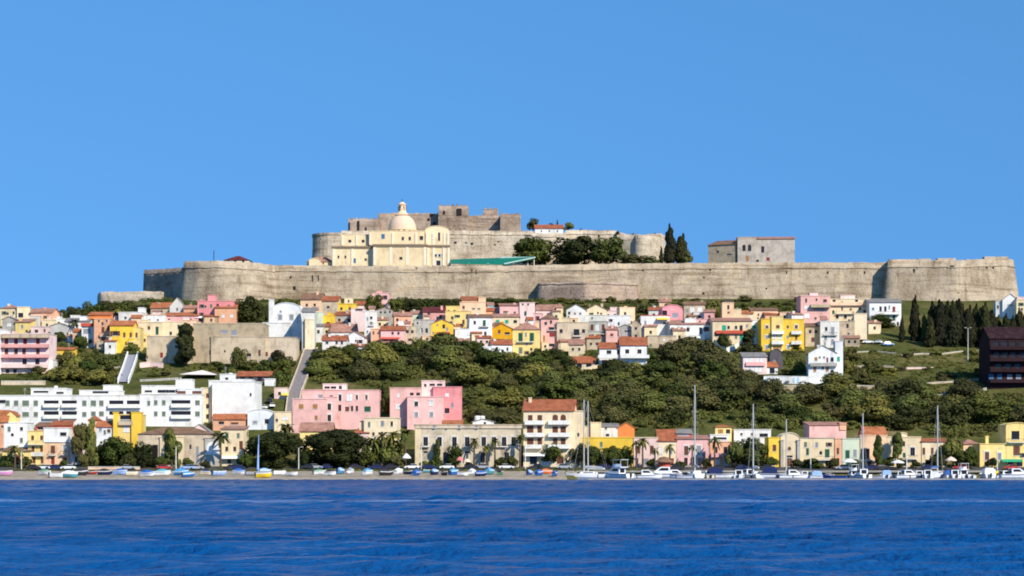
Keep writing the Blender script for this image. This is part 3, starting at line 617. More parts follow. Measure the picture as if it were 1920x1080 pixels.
# ruined palace on the curtain wall, antenna, pavilion
H('roofless stone palace with twin arched windows standing on the curtain wall', 1384, 1490, 448, 493, 'SG', ('g', 445, 'RP'), [((1395, 1405.5), 465, 5.5, 12, 'dA'), ((1430,), 468, 5, 12, 'd'), ((1401,), 485, 5, 11, 'yD'), ((1420,), 489, 5, 4, 'd'), ((1440,), 486, 5, 6, 'r')],
  name='palace', cat='palace', Y=822, d=9, rz=-3, found=4, blk=[(1383, 1418, 445, 493, 'SG', -.35, [((1395, 1405.5), 465, 5.5, 12, 'dA'), ((1401,), 485, 5, 11, 'yD')], 'f', 8)])
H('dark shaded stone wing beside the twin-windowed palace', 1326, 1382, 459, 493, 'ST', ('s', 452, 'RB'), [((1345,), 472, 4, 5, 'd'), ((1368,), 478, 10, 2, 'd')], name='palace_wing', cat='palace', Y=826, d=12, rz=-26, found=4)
pv = H('low pavilion with dark hipped roof on top of the rounded bastion', 420, 468, 488, 495, 'C2', ('h', 480, 'RD'), [((428, 441, 456), 491, 4, 5, 'd')], name='pavilion', cat='pavilion', Y=803, d=9, found=3, rz=0)
b = MB(); b.tube([(0, 0, 0), (0, 0, 4.2)], .17, 6); b.box(-.5, .5, -.5, .5, -2.5, 0); o = obj('antenna_mast', b.mesh('antenna_mast', [M_iron]), None, W3(401, 803, 489)); tag(o, 'thin dark mast standing on the rounded bastion', 'mast')
# ------------------------------------------------------------------ the upper town, left to right
H('cream house with low hipped roof at the ridge end of town', 0, 33, 578, 612, 'CR', ('h', 572, 'RP'), [((14,), 588, 4, 4, 'd')])
H('cream cube house with one square dark loggia on the ridge', 32, 56, 576, 614, 'CR', 'f', [((39,), 591, 8, 8, 'k')], d=7)
H('orange plastered house with arched window beside hilltop trees', 56, 98, 586, 616, 'S', ('g', 579, 'RP'), [((89,), 606, 7, 9, 'wA')], d=8)
H('small grey rendered house with round corner below the orange house', 56, 75, 593, 620, 'GW', 'f', [((64,), 602, 4, 6, 'x')], d=6)
H('grey stone house with small light balcony above the striped apartments', 4, 29, 599, 628, 'G', ('p', 594, 'RG'), [((17,), 609, 7, 5, 'w')], d=6)
H('orange ochre house with one black window above the striped apartments', 28, 57, 604, 630, 'LY', ('s', 599, 'RP'), [((50,), 621, 4, 4, 'd')], d=6)
H('pale pink house with square window and tiny porch', 57, 92, 613, 634, 'PP', 'f', [((68,), 621, 6, 5, 'd'), ((84,), 620, 3, 5, 'b')], d=6)
H('pink banded apartment block with four long balconies', 4, 92, 626, 700, 'PP', 'f', [((12, 30, 47, 71), 640, 6, 11, 'r'), ((12, 30, 45, 71), 659, 6, 11, 'b'), ((46, 70), 678, 7, 11, 'd'), ((12, 30), 678, 5, 9, 'w'), ((20, 36, 58), 640, 8, 11, 'w'), ((20, 36, 58), 659, 8, 11, 'w'), ((58,), 678, 8, 9, 'w'), ((14, 28), 696, 6, 7, 'd')],
  name='apartment_block', cat='apartments', d=11, rz=0, bal=[(3, 92, 651, 'P', 1.6), (3, 92, 670, 'P', 1.6), (3, 90, 689, 'PP', 1.6), (2, 93, 633, 'BG', 1.8)], blk=[(-3, 3.5, 618, 700, 'W', -1.9), (86, 98, 674, 700, 'W', 1.0)], chim=[(20, 620)])
H('bright yellow low wing beside the striped apartments', 86, 137, 656, 674, 'Y', ('s', 652, 'RO'), [((98,), 664, 5, 8, 'd')], d=6)
H('grey plastered house with narrow tall windows among shrubs', 94, 128, 611, 640, 'GW', ('p', 606, 'RG'), [((104,), 626, 4, 6, 'w'), ((118, 127), 628, 3, 9, 'd')], d=6)
H('white stepped house with grey roof behind a palm', 122, 166, 603, 640, 'W', ('s', 597, 'RG'), [((130, 144), 612, 4, 5, 'd'), ((150,), 630, 4, 6, 'd')], d=7, blk=[(147, 160, 593, 603, 'W', 2.0, (), 'f', 4)])
H('white garage house with wide dark shutter', 153, 177, 613, 652, 'W', 'f', [((163,), 621, 14, 9, 'x'), ((160,), 643, 6, 9, 'd')], d=6, bal=[(152, 178, 611, 'RD', .6)])
H('tall salmon house with bright red roof terrace', 176, 207, 598, 656, 'S', 'f', [((185, 200), 602, 3, 4, 'd'), ((193,), 619, 5, 12, 'b'), ((203,), 616, 4, 8, 'b'), ((185,), 632, 3, 4, 'd'), ((194,), 640, 6, 16, 'b')], d=8, blk=[(163, 203, 590, 597, 'O', 2.0, (), ('s', 586, 'RO'), 5)], bal=[(188, 198, 630, 'i', .9), (177, 199, 647, 'i', .9)])
H('yellow house with orange tiled eaves and arched porch', 206, 250, 610, 662, 'Y', ('g', 602, 'RO'), [((216,), 625, 8, 8, 'bO'), ((233, 245), 628, 4, 9, 'b'), ((236,), 644, 3, 6, 'b'), ((212,), 651, 12, 16, 'kA'), ((205,), 629, 8, 4, 'd')], d=8, bal=[(241, 259, 641, 'i', 1.0)], blk=[(244, 262, 614, 662, 'LY', .8, [((255,), 628, 4, 9, 'b'), ((256,), 650, 4, 8, 'b')])])
H('long white flat house behind the yellow arched house', 222, 268, 586, 616, 'W', 'f', [((235, 250), 596, 4, 4, 'd')], blk=[(257, 268, 577, 586, 'W', 1.5, (), 'f', 4)], d=7)
H('cream house with tall green shutter beside the stone convent', 259, 301, 605, 645, 'CR', 'f', [((279,), 615, 4, 6, 'd'), ((295,), 620, 5, 15, 'g'), ((279,), 634, 4, 9, 'b')], d=7)
H('low house with orange tiled roof below the shaded castle flank', 282, 318, 577, 592, 'BG', ('g', 568, 'RO'), [((300,), 584, 10, 3, 'd')], d=7)
H('white chapel gable with steep pointed front', 318, 347, 575, 596, 'GW', ('p', 558, 'RG'), [((332,), 580, 2, 5, 'd')], name='chapel', cat='chapel', d=8)
H('long pale house with pink parapet behind the cream shuttered house', 268, 310, 591, 612, 'W', 'f', [((280, 296), 600, 3, 3, 'd')], d=6, trimc='S')
H('long low pink house with flat roof beside the chapel gable', 308, 372, 592, 608, 'P', ('s', 587, 'RO'), [((345, 356), 599, 6, 3, 'd')], d=7)
H('cream blank garden house below the long low pink house', 303, 346, 604, 642, 'CR', 'f', [((320,), 625, 4, 6, 'd')], d=6)
H('coral pink house with stepped parapet under the rounded bastion', 370, 438, 565, 606, 'HP', 'f', [((408,), 572, 4, 4, 'd'), ((385,), 575, 3, 4, 'd')], d=8, blk=[(388, 402, 553, 565, 'HP', 1.5, (), 'f', 4), (404, 444, 578, 608, 'S', -2.0, [((420, 436), 593, 5, 5, 'w')], ('s', 571, 'RO'), 6)])
H('small terrace house with white curved awning on the convent roof', 366, 405, 596, 606, 'PE', 'f', [((385,), 600, 26, 4, 'k')], d=4, awn=[(367, 400, 593, 'W')])
H('long ochre stone convent with small scattered openings', 362, 496, 607, 681, 'ST', 'f', [((395,), 661, 5, 10, 'd'), ((422,), 659, 3, 4, 'd'), ((467,), 666, 8, 5, 'd'), ((421,), 622, 13, 6, 'x'), ((439,), 624, 9, 10, 'x'), ((487,), 660, 4, 10, 'b')], name='convent', cat='convent', d=12, rz=0, trimc='BG', blk=[(396, 497, 632, 681, 'BG', -.7, [((422,), 659, 3, 4, 'd'), ((467,), 666, 8, 5, 'd'), ((487,), 662, 4, 12, 'b')], 'f', 3)])
H('lower stone convent wing with one red door', 275, 362, 631, 681, 'BG', 'f', [((303,), 666, 5, 10, 'rD'), ((276,), 670, 2, 5, 'b'), ((330,), 650, 4, 5, 'd')], name='convent_wing', cat='convent', d=10, rz=2)
H('white church with curved gable and two grey windows', 511, 564, 580, 640, 'W', ('a', 568), [((525, 546.5), 595, 7, 10, 'xS'), ((526,), 584, 4, 4, 'xA')], name='church', cat='church', d=16, rz=-3, blk=[(504, 512, 562, 640, 'W', -.4, (), 'f', 3), (493, 545, 606, 640, 'W', -1.2, (), 'f', 4)])
H('stone crypt terrace with clipped tree below the white church', 494, 556, 633, 678, 'BG', 'f', [((500,), 664, 4, 8, 'b')], name='terrace', cat='terrace', d=9, rz=0)
H('tall pale retaining block beside the long staircase', 566, 590, 585, 658, 'GW', ('s', 578, 'RG'), [((572,), 600, 3, 4, 'd')], name='stair_house', cat='house', d=14, blk=[(572, 588, 600, 660, 'CR', -1.2, (), 'f', 4)])
H('peach house with wide brown roof under the curtain wall', 563, 603, 561, 592, 'PE', ('g', 550, 'RB'), [((575, 590), 572, 4, 5, 'd')], d=9, blk=[(601, 634, 564, 592, 'BG', .6, [((615,), 576, 5, 4, 'd')], ('g', 556, 'R'), 8)])
H('small bright yellow house with white roof box', 630, 668, 570, 592, 'Y', 'f', [((640, 656), 579, 4, 5, 'd')], d=7, blk=[(645, 661, 558, 570, 'CR', 2, [((653,), 564, 3, 4, 'd')], 'f', 4)])
H('pale green house with blank front beside the church stairs', 577, 606, 586, 620, 'GN', 'f', [((586,), 600, 3, 6, 'd'), ((590,), 608, 5, 4, 'd')], d=7)
H('narrow bright yellow house front squeezed between pale walls', 605, 626, 592, 616, 'Y', 'f', [((615,), 606, 6, 4, 'd')], d=6)
H('old grey house with red tiled strip and dark recess', 626, 660, 591, 612, 'G', ('s', 585, 'R'), [((655,), 602, 6, 8, 'k'), ((636,), 600, 4, 5, 'd')], d=6)
H('tall pale mauve house with dark roof terrace slot', 658, 683, 579, 622, 'PP', 'f', [((673,), 581, 14, 3, 'k'), ((669,), 601, 3, 4, 'w')], d=7)
H('tall narrow white house with planted balconies', 683, 707, 584, 646, 'W', 'f', [((696,), 596, 4, 5, 'd'), ((696,), 606, 4, 5, 'n'), ((689,), 598, 2, 6, 'x'), ((689,), 622, 3, 4, 'u'), ((698,), 634, 3, 4, 'd')], d=8, bal=[(691, 702, 610, 'i', .8)])
H('white house under broad pink tiled roof', 620, 666, 622, 640, 'W', ('g', 608, 'RP'), [((632, 648), 629, 6, 3, 'x')], d=8)
H('white two storey house with red roof and lower red porch', 604, 650, 638, 668, 'W', ('g', 630, 'R'), [((613,), 643, 5, 4, 'd'), ((631, 641), 643, 4, 5, 'd'), ((622, 634), 659, 4, 8, 'r')], d=7, awn=[(614, 646, 652, 'O')], rz=0)
H('white house with sloping roofline behind the scrub', 646, 683, 632, 656, 'W', ('p', 622, 'RP'), [((669, 677), 631, 3, 3, 'b'), ((667,), 639, 3, 4, 'd')], d=7)
H('windowless square pink tower house against the curtain wall', 698, 729, 550, 590, 'PK', 'f', [((717,), 586, 3, 4, 'd')], d=9, rz=0)
H('weathered grey house with broken roofline and door', 706, 737, 582, 612, 'G', ('p', 576, 'RB'), [((718,), 598, 5, 8, 'b'), ((714, 722), 586, 3, 4, 'd'), ((731,), 585, 3, 4, 'd')], d=7)
H('pink house with double red roofs above dark garages', 714, 759, 619, 655, 'PK', ('g', 612, 'R'), [((736, 747), 625, 4, 5, 'd'), ((722, 735), 641, 6, 7, 'b'), ((746,), 642, 4, 5, 'd')], d=8, awn=[(712, 750, 632, 'RD')], blk=[(695, 715, 617, 655, 'S', 1, [((700,), 624, 3, 6, 'b'), ((708,), 643, 5, 7, 'd')])])
H('salmon house with blue washing on the line', 739, 773, 592, 630, 'S', ('g', 586, 'RP'), [((745,), 600, 4, 5, 'd'), ((752,), 606, 9, 7, 'w'), ((745,), 610, 5, 4, 'd'), ((762,), 602, 3, 5, 'd')], d=7)
H('old grey house with two tall dark windows by a yellow house', 776, 814, 600, 640, 'G', 'f', [((790, 800), 620, 4, 9, 'd'), ((783,), 606, 3, 4, 'd')], d=7)
H('pink house with dark tiled terrace against hillside shrubs', 793, 836, 585, 612, 'P', ('s', 577, 'RD'), [((804,), 589, 4, 4, 'd'), ((820,), 596, 3, 4, 'd')], d=8)
H('pale yellow blocky house with brown window above the white house', 835, 882, 584, 622, 'LY', 'f', [((869,), 604, 4, 8, 'b'), ((848,), 596, 4, 5, 'd'), ((846,), 605, 6, 3, 'd')], d=8, blk=[(836, 862, 574, 585, 'LY', 2, [((841, 852), 583, 4, 4, 'b')], 'f', 4)])
H('small yellow gabled villa with arched balcony window', 808, 850, 608, 640, 'Y', ('p', 599, 'RP'), [((832,), 611, 4, 10, 'kA'), ((820,), 609, 3, 3, 'd'), ((812,), 624, 3, 4, 'd'), ((832,), 628, 12, 5, 'k'), ((846,), 604, 5, 3, 'd')], d=8, awn=[(820, 844, 622, 'RD')])
H('peach terraced house rising above its neighbours under the ravelin', 862, 911, 567, 604, 'PE', 'f', [((888, 898), 579, 5, 3, 'n'), ((872,), 584, 9, 3, 'b')], d=8, blk=[(866, 896, 562, 567, 'PE', 1.5, (), ('s', 557, 'R'), 4), (897, 911, 558, 568, 'PE', .8, (), 'f', 5)])
H('white house with green balcony shutter and brown eaves', 880, 923, 595, 636, 'W', ('g', 590, 'RB'), [((890,), 605, 4, 6, 'd'), ((908,), 606, 5, 12, 'g'), ((892,), 627, 6, 11, 'g'), ((910,), 626, 4, 8, 'd')], d=8, bal=[(899, 917, 612, 'i', 1)], blk=[(852, 880, 618, 636, 'W', -1.5, [((876,), 626, 4, 6, 'w')], 'f', 6)])
H('cream house with pale teal shutters and long eaves', 924, 974, 594, 620, 'CR', ('g', 589, 'RP'), [((933, 950), 603, 6, 6, 't'), ((966,), 603, 6, 5, 'k')], d=8)
H('orange yellow cottage with its whole roof painted orange', 922, 960, 616, 636, 'OY', ('p', 607, 'RO'), [((936,), 622, 4, 6, 'b'), ((951,), 625, 10, 4, 'd')], d=7)
H('low pale blue house tucked behind the cream shuttered eaves', 910, 938, 577, 596, 'BL', 'f', [((922,), 584, 4, 3, 'd')], d=6)
H('long pink house with taller end tower and green window', 937, 976, 573, 606, 'PK', ('s', 570, 'RP'), [((948,), 585, 8, 3, 'b'), ((965,), 586, 4, 3, 'b')], d=8, blk=[(974, 1003, 568, 606, 'PP', -.6, [((985,), 588, 4, 8, 'g'), ((980, 990), 571, 3, 3, 'd')], 'f', 7)])
H('yellow house with large green shutters and iron balcony', 961, 1013, 618, 668, 'LY', ('h', 604, 'RP'), [((976, 997), 632, 7, 16, 'g'), ((976,), 657, 6, 12, 'n'), ((996,), 655, 4, 5, 'd')], d=9, bal=[(969, 1001, 641, 'i', 1.0)], rz=0)
H('white house with plain front and red tiles hiding in scrub', 922, 961, 646, 678, 'W', ('g', 638, 'R'), [((942,), 660, 4, 6, 'd')], d=7, blk=[(905, 921, 651, 658, 'W', -.5, (), 'f', 4), (908, 922, 668, 678, 'W', -1.5, (), 'f', 5)])
H('pink house stacked behind the green shuttered yellow house', 1000, 1016, 588, 640, 'PK', 'f', [((1008,), 606, 4, 6, 'b'), ((1008,), 622, 4, 6, 'd')], d=7)
H('pink house with brown hipped roof and balcony washing', 1014, 1047, 598, 656, 'PK', ('h', 589, 'RB'), [((1033,), 604, 4, 6, 'd'), ((1034,), 616, 10, 5, 'k'), ((1035,), 628, 9, 7, 'r'), ((1033,), 647, 12, 5, 'k'), ((1020,), 640, 4, 22, 'y')], d=8, bal=[(1027, 1044, 619, 'i', .9)])
H('low pink house with double tiled roof bands under the ravelin', 1004, 1041, 581, 600, 'PP', ('g', 572, 'RP'), [((1012,), 590, 4, 5, 'k'), ((1028,), 589, 5, 3, 'd')], d=8)
H('little cream tower house with pointed pink roof', 1043, 1056, 577, 604, 'CR', ('h', 569, 'RP'), [((1049,), 586, 4, 4, 'd')], d=5)
H('white gabled house with three small windows below the ravelin', 1062, 1098, 581, 606, 'W', ('p', 571, 'RG'), [((1067,), 587, 4, 5, 'd'), ((1078, 1088), 588, 3, 3, 'b'), ((1066,), 594, 3, 3, 'd')], d=8)
H('cream gabled house beside the white gabled house', 1098, 1138, 581, 602, 'CR', ('p', 571, 'RB'), [((1121,), 587, 3, 4, 'b')], d=8, blk=[(1098, 1136, 592, 612, 'W', -2, [((1111,), 597, 4, 3, 'n')], 'f', 4)])
H('beige stone villa with three dark windows and loggia', 1044, 1104, 605, 656, 'BG', 'f', [((1052, 1094), 621, 5, 7, 'd'), ((1081,), 623, 11, 12, 'k'), ((1051,), 648, 5, 10, 'd'), ((1090,), 645, 5, 6, 'x')], d=9, blk=[(1050, 1095, 641, 657, 'C2', -2.2, (), ('s', 637, 'RP'), 2.2)], bal=[(1074, 1090, 630, 'i', .9)])
H('grey brown house with three tall arched windows', 1104, 1138, 603, 640, 'G', 'f', [((1110, 1131), 614, 5, 12, 'bA'), ((1120,), 614, 6, 12, 'wA')], d=7, bal=[(1104, 1137, 626, 'i', 1.0)])
H('white house with long flat roof and little arcade', 1137, 1182, 592, 626, 'W', 'f', [((1145, 1151), 608, 3, 4, 'w'), ((1160,), 607, 3, 5, 'd')], d=8)
H('peach tower house with balcony above white neighbours', 1162, 1191, 577, 618, 'PE', 'f', [((1172,), 589, 4, 7, 'd'), ((1183,), 605, 4, 6, 'd')], d=7, bal=[(1165, 1180, 598, 'i', .9)])
H('low grey house with shallow gable behind red roofs', 1153, 1191, 616, 640, 'G', ('p', 609, 'RG'), [((1176,), 621, 9, 3, 'k'), ((1157,), 625, 5, 12, 'k')], d=7)
wv_ = H('white villa with two red roofs and raised terrace above the scrub', 1163, 1213, 647, 690, 'W', ('g', 633, 'R'), [((1176, 1199), 659, 7, 7, 'd'), ((1175, 1188), 684, 7, 7, 'BG')], name='villa', d=9, rz=0, blk=[(1124, 1157, 653, 690, 'W', .8, [((1142,), 660, 8, 6, 'd'), ((1134,), 680, 9, 11, 'b'), ((1146,), 679, 9, 10, 'k')], ('g', 643, 'R'), 8), (1156.5, 1163.5, 648, 690, 'W', 2.5, [((1160,), 659, 4, 7, 'd')], 'f', 5)], bal=[(1121, 1158, 671, 'W', 1.6), (1163, 1217, 671, 'W', 1.6)])
H('red roofed garden shed above a pale retaining wall', 1076, 1116, 680, 690, 'BG', ('g', 669, 'R'), [((1086, 1104), 685, 10, 8, 'k')], name='shed', cat='shed', d=6, rz=0)
H('white house with yellow awning and a shaded side painted dark', 1201, 1256, 592, 632, 'W', 'f', [((1238,), 612, 5, 4, 'w'), ((1224,), 620, 5, 4, 'x'), ((1210,), 606, 3, 8, 'x'), ((1246,), 606, 5, 4, 'd')], d=8, awn=[(1231, 1254, 596, 'Y')], blk=[(1192, 1202, 600, 632, 'DK', .7)], trimc='RD')  # near-black wing: shade on the house's side put into its colour
H('raspberry pink house with arched roof gable', 1241, 1281, 582, 616, 'HP', ('a', 572), [((1262,), 579, 8, 3, 'b'), ((1266,), 591, 12, 9, 'x'), ((1246,), 586, 8, 10, 'k')], d=7)
H('roofless stone ruin with two small doorways', 1214, 1268, 630, 653, 'BG', 'f', [((1220,), 648, 4, 6, 'n'), ((1238,), 649, 4, 7, 'd'), ((1255,), 648, 4, 8, 'b'), ((1245,), 637, 4, 4, 'w')], name='ruin', cat='ruin', d=7, trimc='G')
H('long white house with pink eaves and teal shutter', 1256, 1333, 608, 637, 'W', ('s', 601, 'RP'), [((1261, 1290), 618, 5, 7, 'd'), ((1272,), 617, 4, 7, 't'), ((1314,), 620, 5, 12, 'kD')], d=8, blk=[(1300, 1333, 598, 606, 'PK', 2.5, [((1314,), 602, 3, 3, 'b')], 'f', 4), (1285, 1306, 597, 604, 'W', 2, (), 'f', 3)])
H('small beige house with two white window panels', 1282, 1322, 571, 602, 'BG', ('g', 566, 'RB'), [((1298, 1312), 581, 7, 10, 'w'), ((1289,), 583, 4, 7, 'x')], d=7)
H('peach stepped house with rooftop box beneath the rampart shrubs', 1354, 1376, 568, 606, 'PE', 'f', [((1366,), 586, 4, 3, 'b')], d=7, blk=[(1374, 1390, 580, 606, 'CR', .6, (), 'f', 6), (1388, 1404, 590, 606, 'PE', .9, (), 'f', 6), (1357, 1374, 564, 568.5, 'DK', 1.5, (), 'f', 3)])
H('peach pink house with thick brown cornice on a yellow meadow', 1408, 1459, 582, 606, 'PE', ('s', 578, 'RB'), [((1422,), 590, 3, 4, 'b'), ((1431,), 592, 3, 5, 'd'), ((1421,), 597, 3, 3, 'd')], d=8)
H('cream house with four bright teal shutters in two rows', 1336, 1410, 602, 646, 'CR', ('s', 597, 'RP'), [((1357.5,), 616, 7, 12, 't'), ((1366, 1380), 614, 4, 6, 'd'), ((1389.5,), 616, 5, 12, 'd'), ((1358,), 633, 7, 9, 't'), ((1390,), 633, 6, 9, 't'), ((1380,), 632, 4, 6, 'n')], d=9, rz=0, bal=[(1342, 1402, 625, 'RD', .8)], blk=[(1409, 1428, 600, 646, 'W', .5, [((1414,), 613, 8, 6, 't')])])
H('bright yellow three storey block with cream balcony bay', 1427, 1508, 599, 658, 'Y', 'f', [((1438,), 613, 5, 5, 'bS'), ((1477,), 613, 4, 5, 'b'), ((1493,), 613, 5, 6, 'bS'), ((1438,), 632, 5, 5, 'xS'), ((1477,), 632, 4, 5, 'x'), ((1493,), 633, 4, 8, 'b'), ((1438, 1478), 651, 5, 6, 'xS')], name='apartment_block', cat='apartments', d=10, rz=0, blk=[(1446, 1468, 594, 658, 'LY', -.5, [((1458,), 613, 6, 6, 'b'), ((1452, 1462), 632, 6, 7, 'w'), ((1457,), 652, 16, 5, 'y')], 'f', 5)], bal=[(1446, 1469, 626, 'W', 1.0, -.5), (1446, 1469, 645, 'W', 1.0, -.5), (1483, 1502, 626, 'W', 1.0), (1483, 1502, 645, 'W', 1.0)])
H('dark arched service building below the yellow block', 1443, 1468, 668, 692, 'DK', ('a', 655), [((1452,), 680, 5, 10, 'x')], name='service_building', d=5, cat='house', rz=0)
H('small pink and white house with grey sloping roof', 1393, 1438, 669, 702, 'PP', ('s', 662, 'RG'), [((1405, 1424), 674, 13, 9, 'w'), ((1407, 1422), 692, 14, 11, 'w')], d=7, rz=0, bal=[(1398, 1434, 685, 'P', .6)], blk=[(1437, 1459, 688, 702, 'W', .5, [((1448,), 695, 8, 10, 'k')], ('s', 680, 'RO'), 5)])
H('tall pink house with jutting terrace under the right bastion shadow', 1501, 1557, 555, 612, 'PK', 'f', [((1531,), 562, 3, 4, 'd'), ((1513,), 576, 8, 6, 'w'), ((1531, 1541), 580, 9, 4, 'x'), ((1513,), 592, 8, 8, 'w'), ((1529, 1546), 597, 4, 4, 'b')], d=9, bal=[(1519, 1556, 576, 'BG', 1.6)])
H('cream yellow house with long balcony beside the tall pink house', 1556, 1630, 561, 606, 'CR', 'f', [((1564, 1606), 564, 5, 4, 'd'), ((1579,), 579, 3, 5, 'b'), ((1612,), 579, 4, 4, 'b'), ((1595,), 580, 4, 3, 'b'), ((1570, 1585), 594, 5, 6, 'k'), ((1600,), 592, 4, 12, 'b')], d=9, bal=[(1556, 1630, 572, 'PE', .9), (1568, 1600, 588, 'i', 1.0)], found=6)
H('sloping beige stone house below the cream yellow house', 1573, 1603, 603, 642, 'BG', 'f', [((1582,), 633, 8, 8, 'x'), ((1591,), 626, 4, 3, 'd'), ((1597,), 635, 3, 5, 'd')], d=9, blk=[(1602, 1626, 588, 636, 'C2', 1.5)])
H('white house with dark iron balcony beside tall cypress', 1630, 1690, 567, 612, 'W', ('s', 561, 'RG'), [((1651, 1660), 579, 4, 9, 'd'), ((1676,), 580, 5, 10, 'r'), ((1637,), 579, 4, 4, 'u'), ((1676,), 596, 5, 10, 'g')], d=8, bal=[(1644, 1686, 589, 'i', 1.2)])
H('narrow white tower house with stacked stair windows', 1538, 1574, 603, 652, 'W', 'f', [((1549,), 617, 4, 7, 'd'), ((1561,), 622, 6, 18, 'x'), ((1548,), 634, 5, 8, 'x'), ((1561,), 641, 5, 10, 'x')], d=8, bal=[(1543, 1556, 628, 'i', .9), (1557, 1570, 628, 'i', .9)])
H('white house with classical pediment and yellow awnings', 1516, 1568, 662, 715, 'W', ('p', 648, 'RG'), [((1530,), 673, 5, 6, 'y'), ((1537, 1545), 670, 3, 3, 'b'), ((1560,), 674, 5, 8, 'kA'), ((1551,), 675, 3, 9, 'r'), ((1528,), 692, 5, 10, 'y'), ((1551,), 692, 5, 8, 'y'), ((1560,), 698, 5, 9, 'd'), ((1550,), 709, 3, 5, 'd')], d=10, rz=-5, bal=[(1519, 1569, 686, 'G', 1.0)], blk=[(1566, 1581, 640, 715, 'W', 1.0, [((1572,), 673, 5, 8, 't')], 'f', 8)])
H('white gabled house beyond the cemetery cypresses', 1880, 1908, 562, 598, 'W', ('p', 551, 'RG'), [((1894,), 572, 10, 2, 'x')], d=12, rz=-8, blk=[(1868, 1881, 564, 598, 'GW', 1.0, [((1872,), 575, 3, 6, 'd')], 'f', 8)])
H('cream house at the ridge end beyond the cemetery', 1906, 1940, 562, 604, 'CR', 'f', [((1916,), 580, 4, 4, 'd')], d=8)
H('dark maroon apartment building with stacked glazed balconies', 1855, 1950, 634, 728, 'MR', ('g', 614, 'RM'), [((1868, 1884, 1900, 1918, 1936), 646, 11, 11, 'd'), ((1868, 1884, 1900, 1918, 1936), 667, 11, 11, 'd'), ((1872, 1890, 1908, 1930), 688, 12, 11, 'd'), ((1858, 1874), 707, 8, 13, 'u'), ((1893, 1910, 1930), 707, 10, 11, 'x')], name='apartment_block', cat='apartments', d=12, rz=3, bal=[(1853, 1952, 655, 'MR', 1.8), (1853, 1952, 677, 'MR', 1.8), (1853, 1952, 697, 'MR', 1.8), (1853, 1952, 717, 'MR', 1.8)])
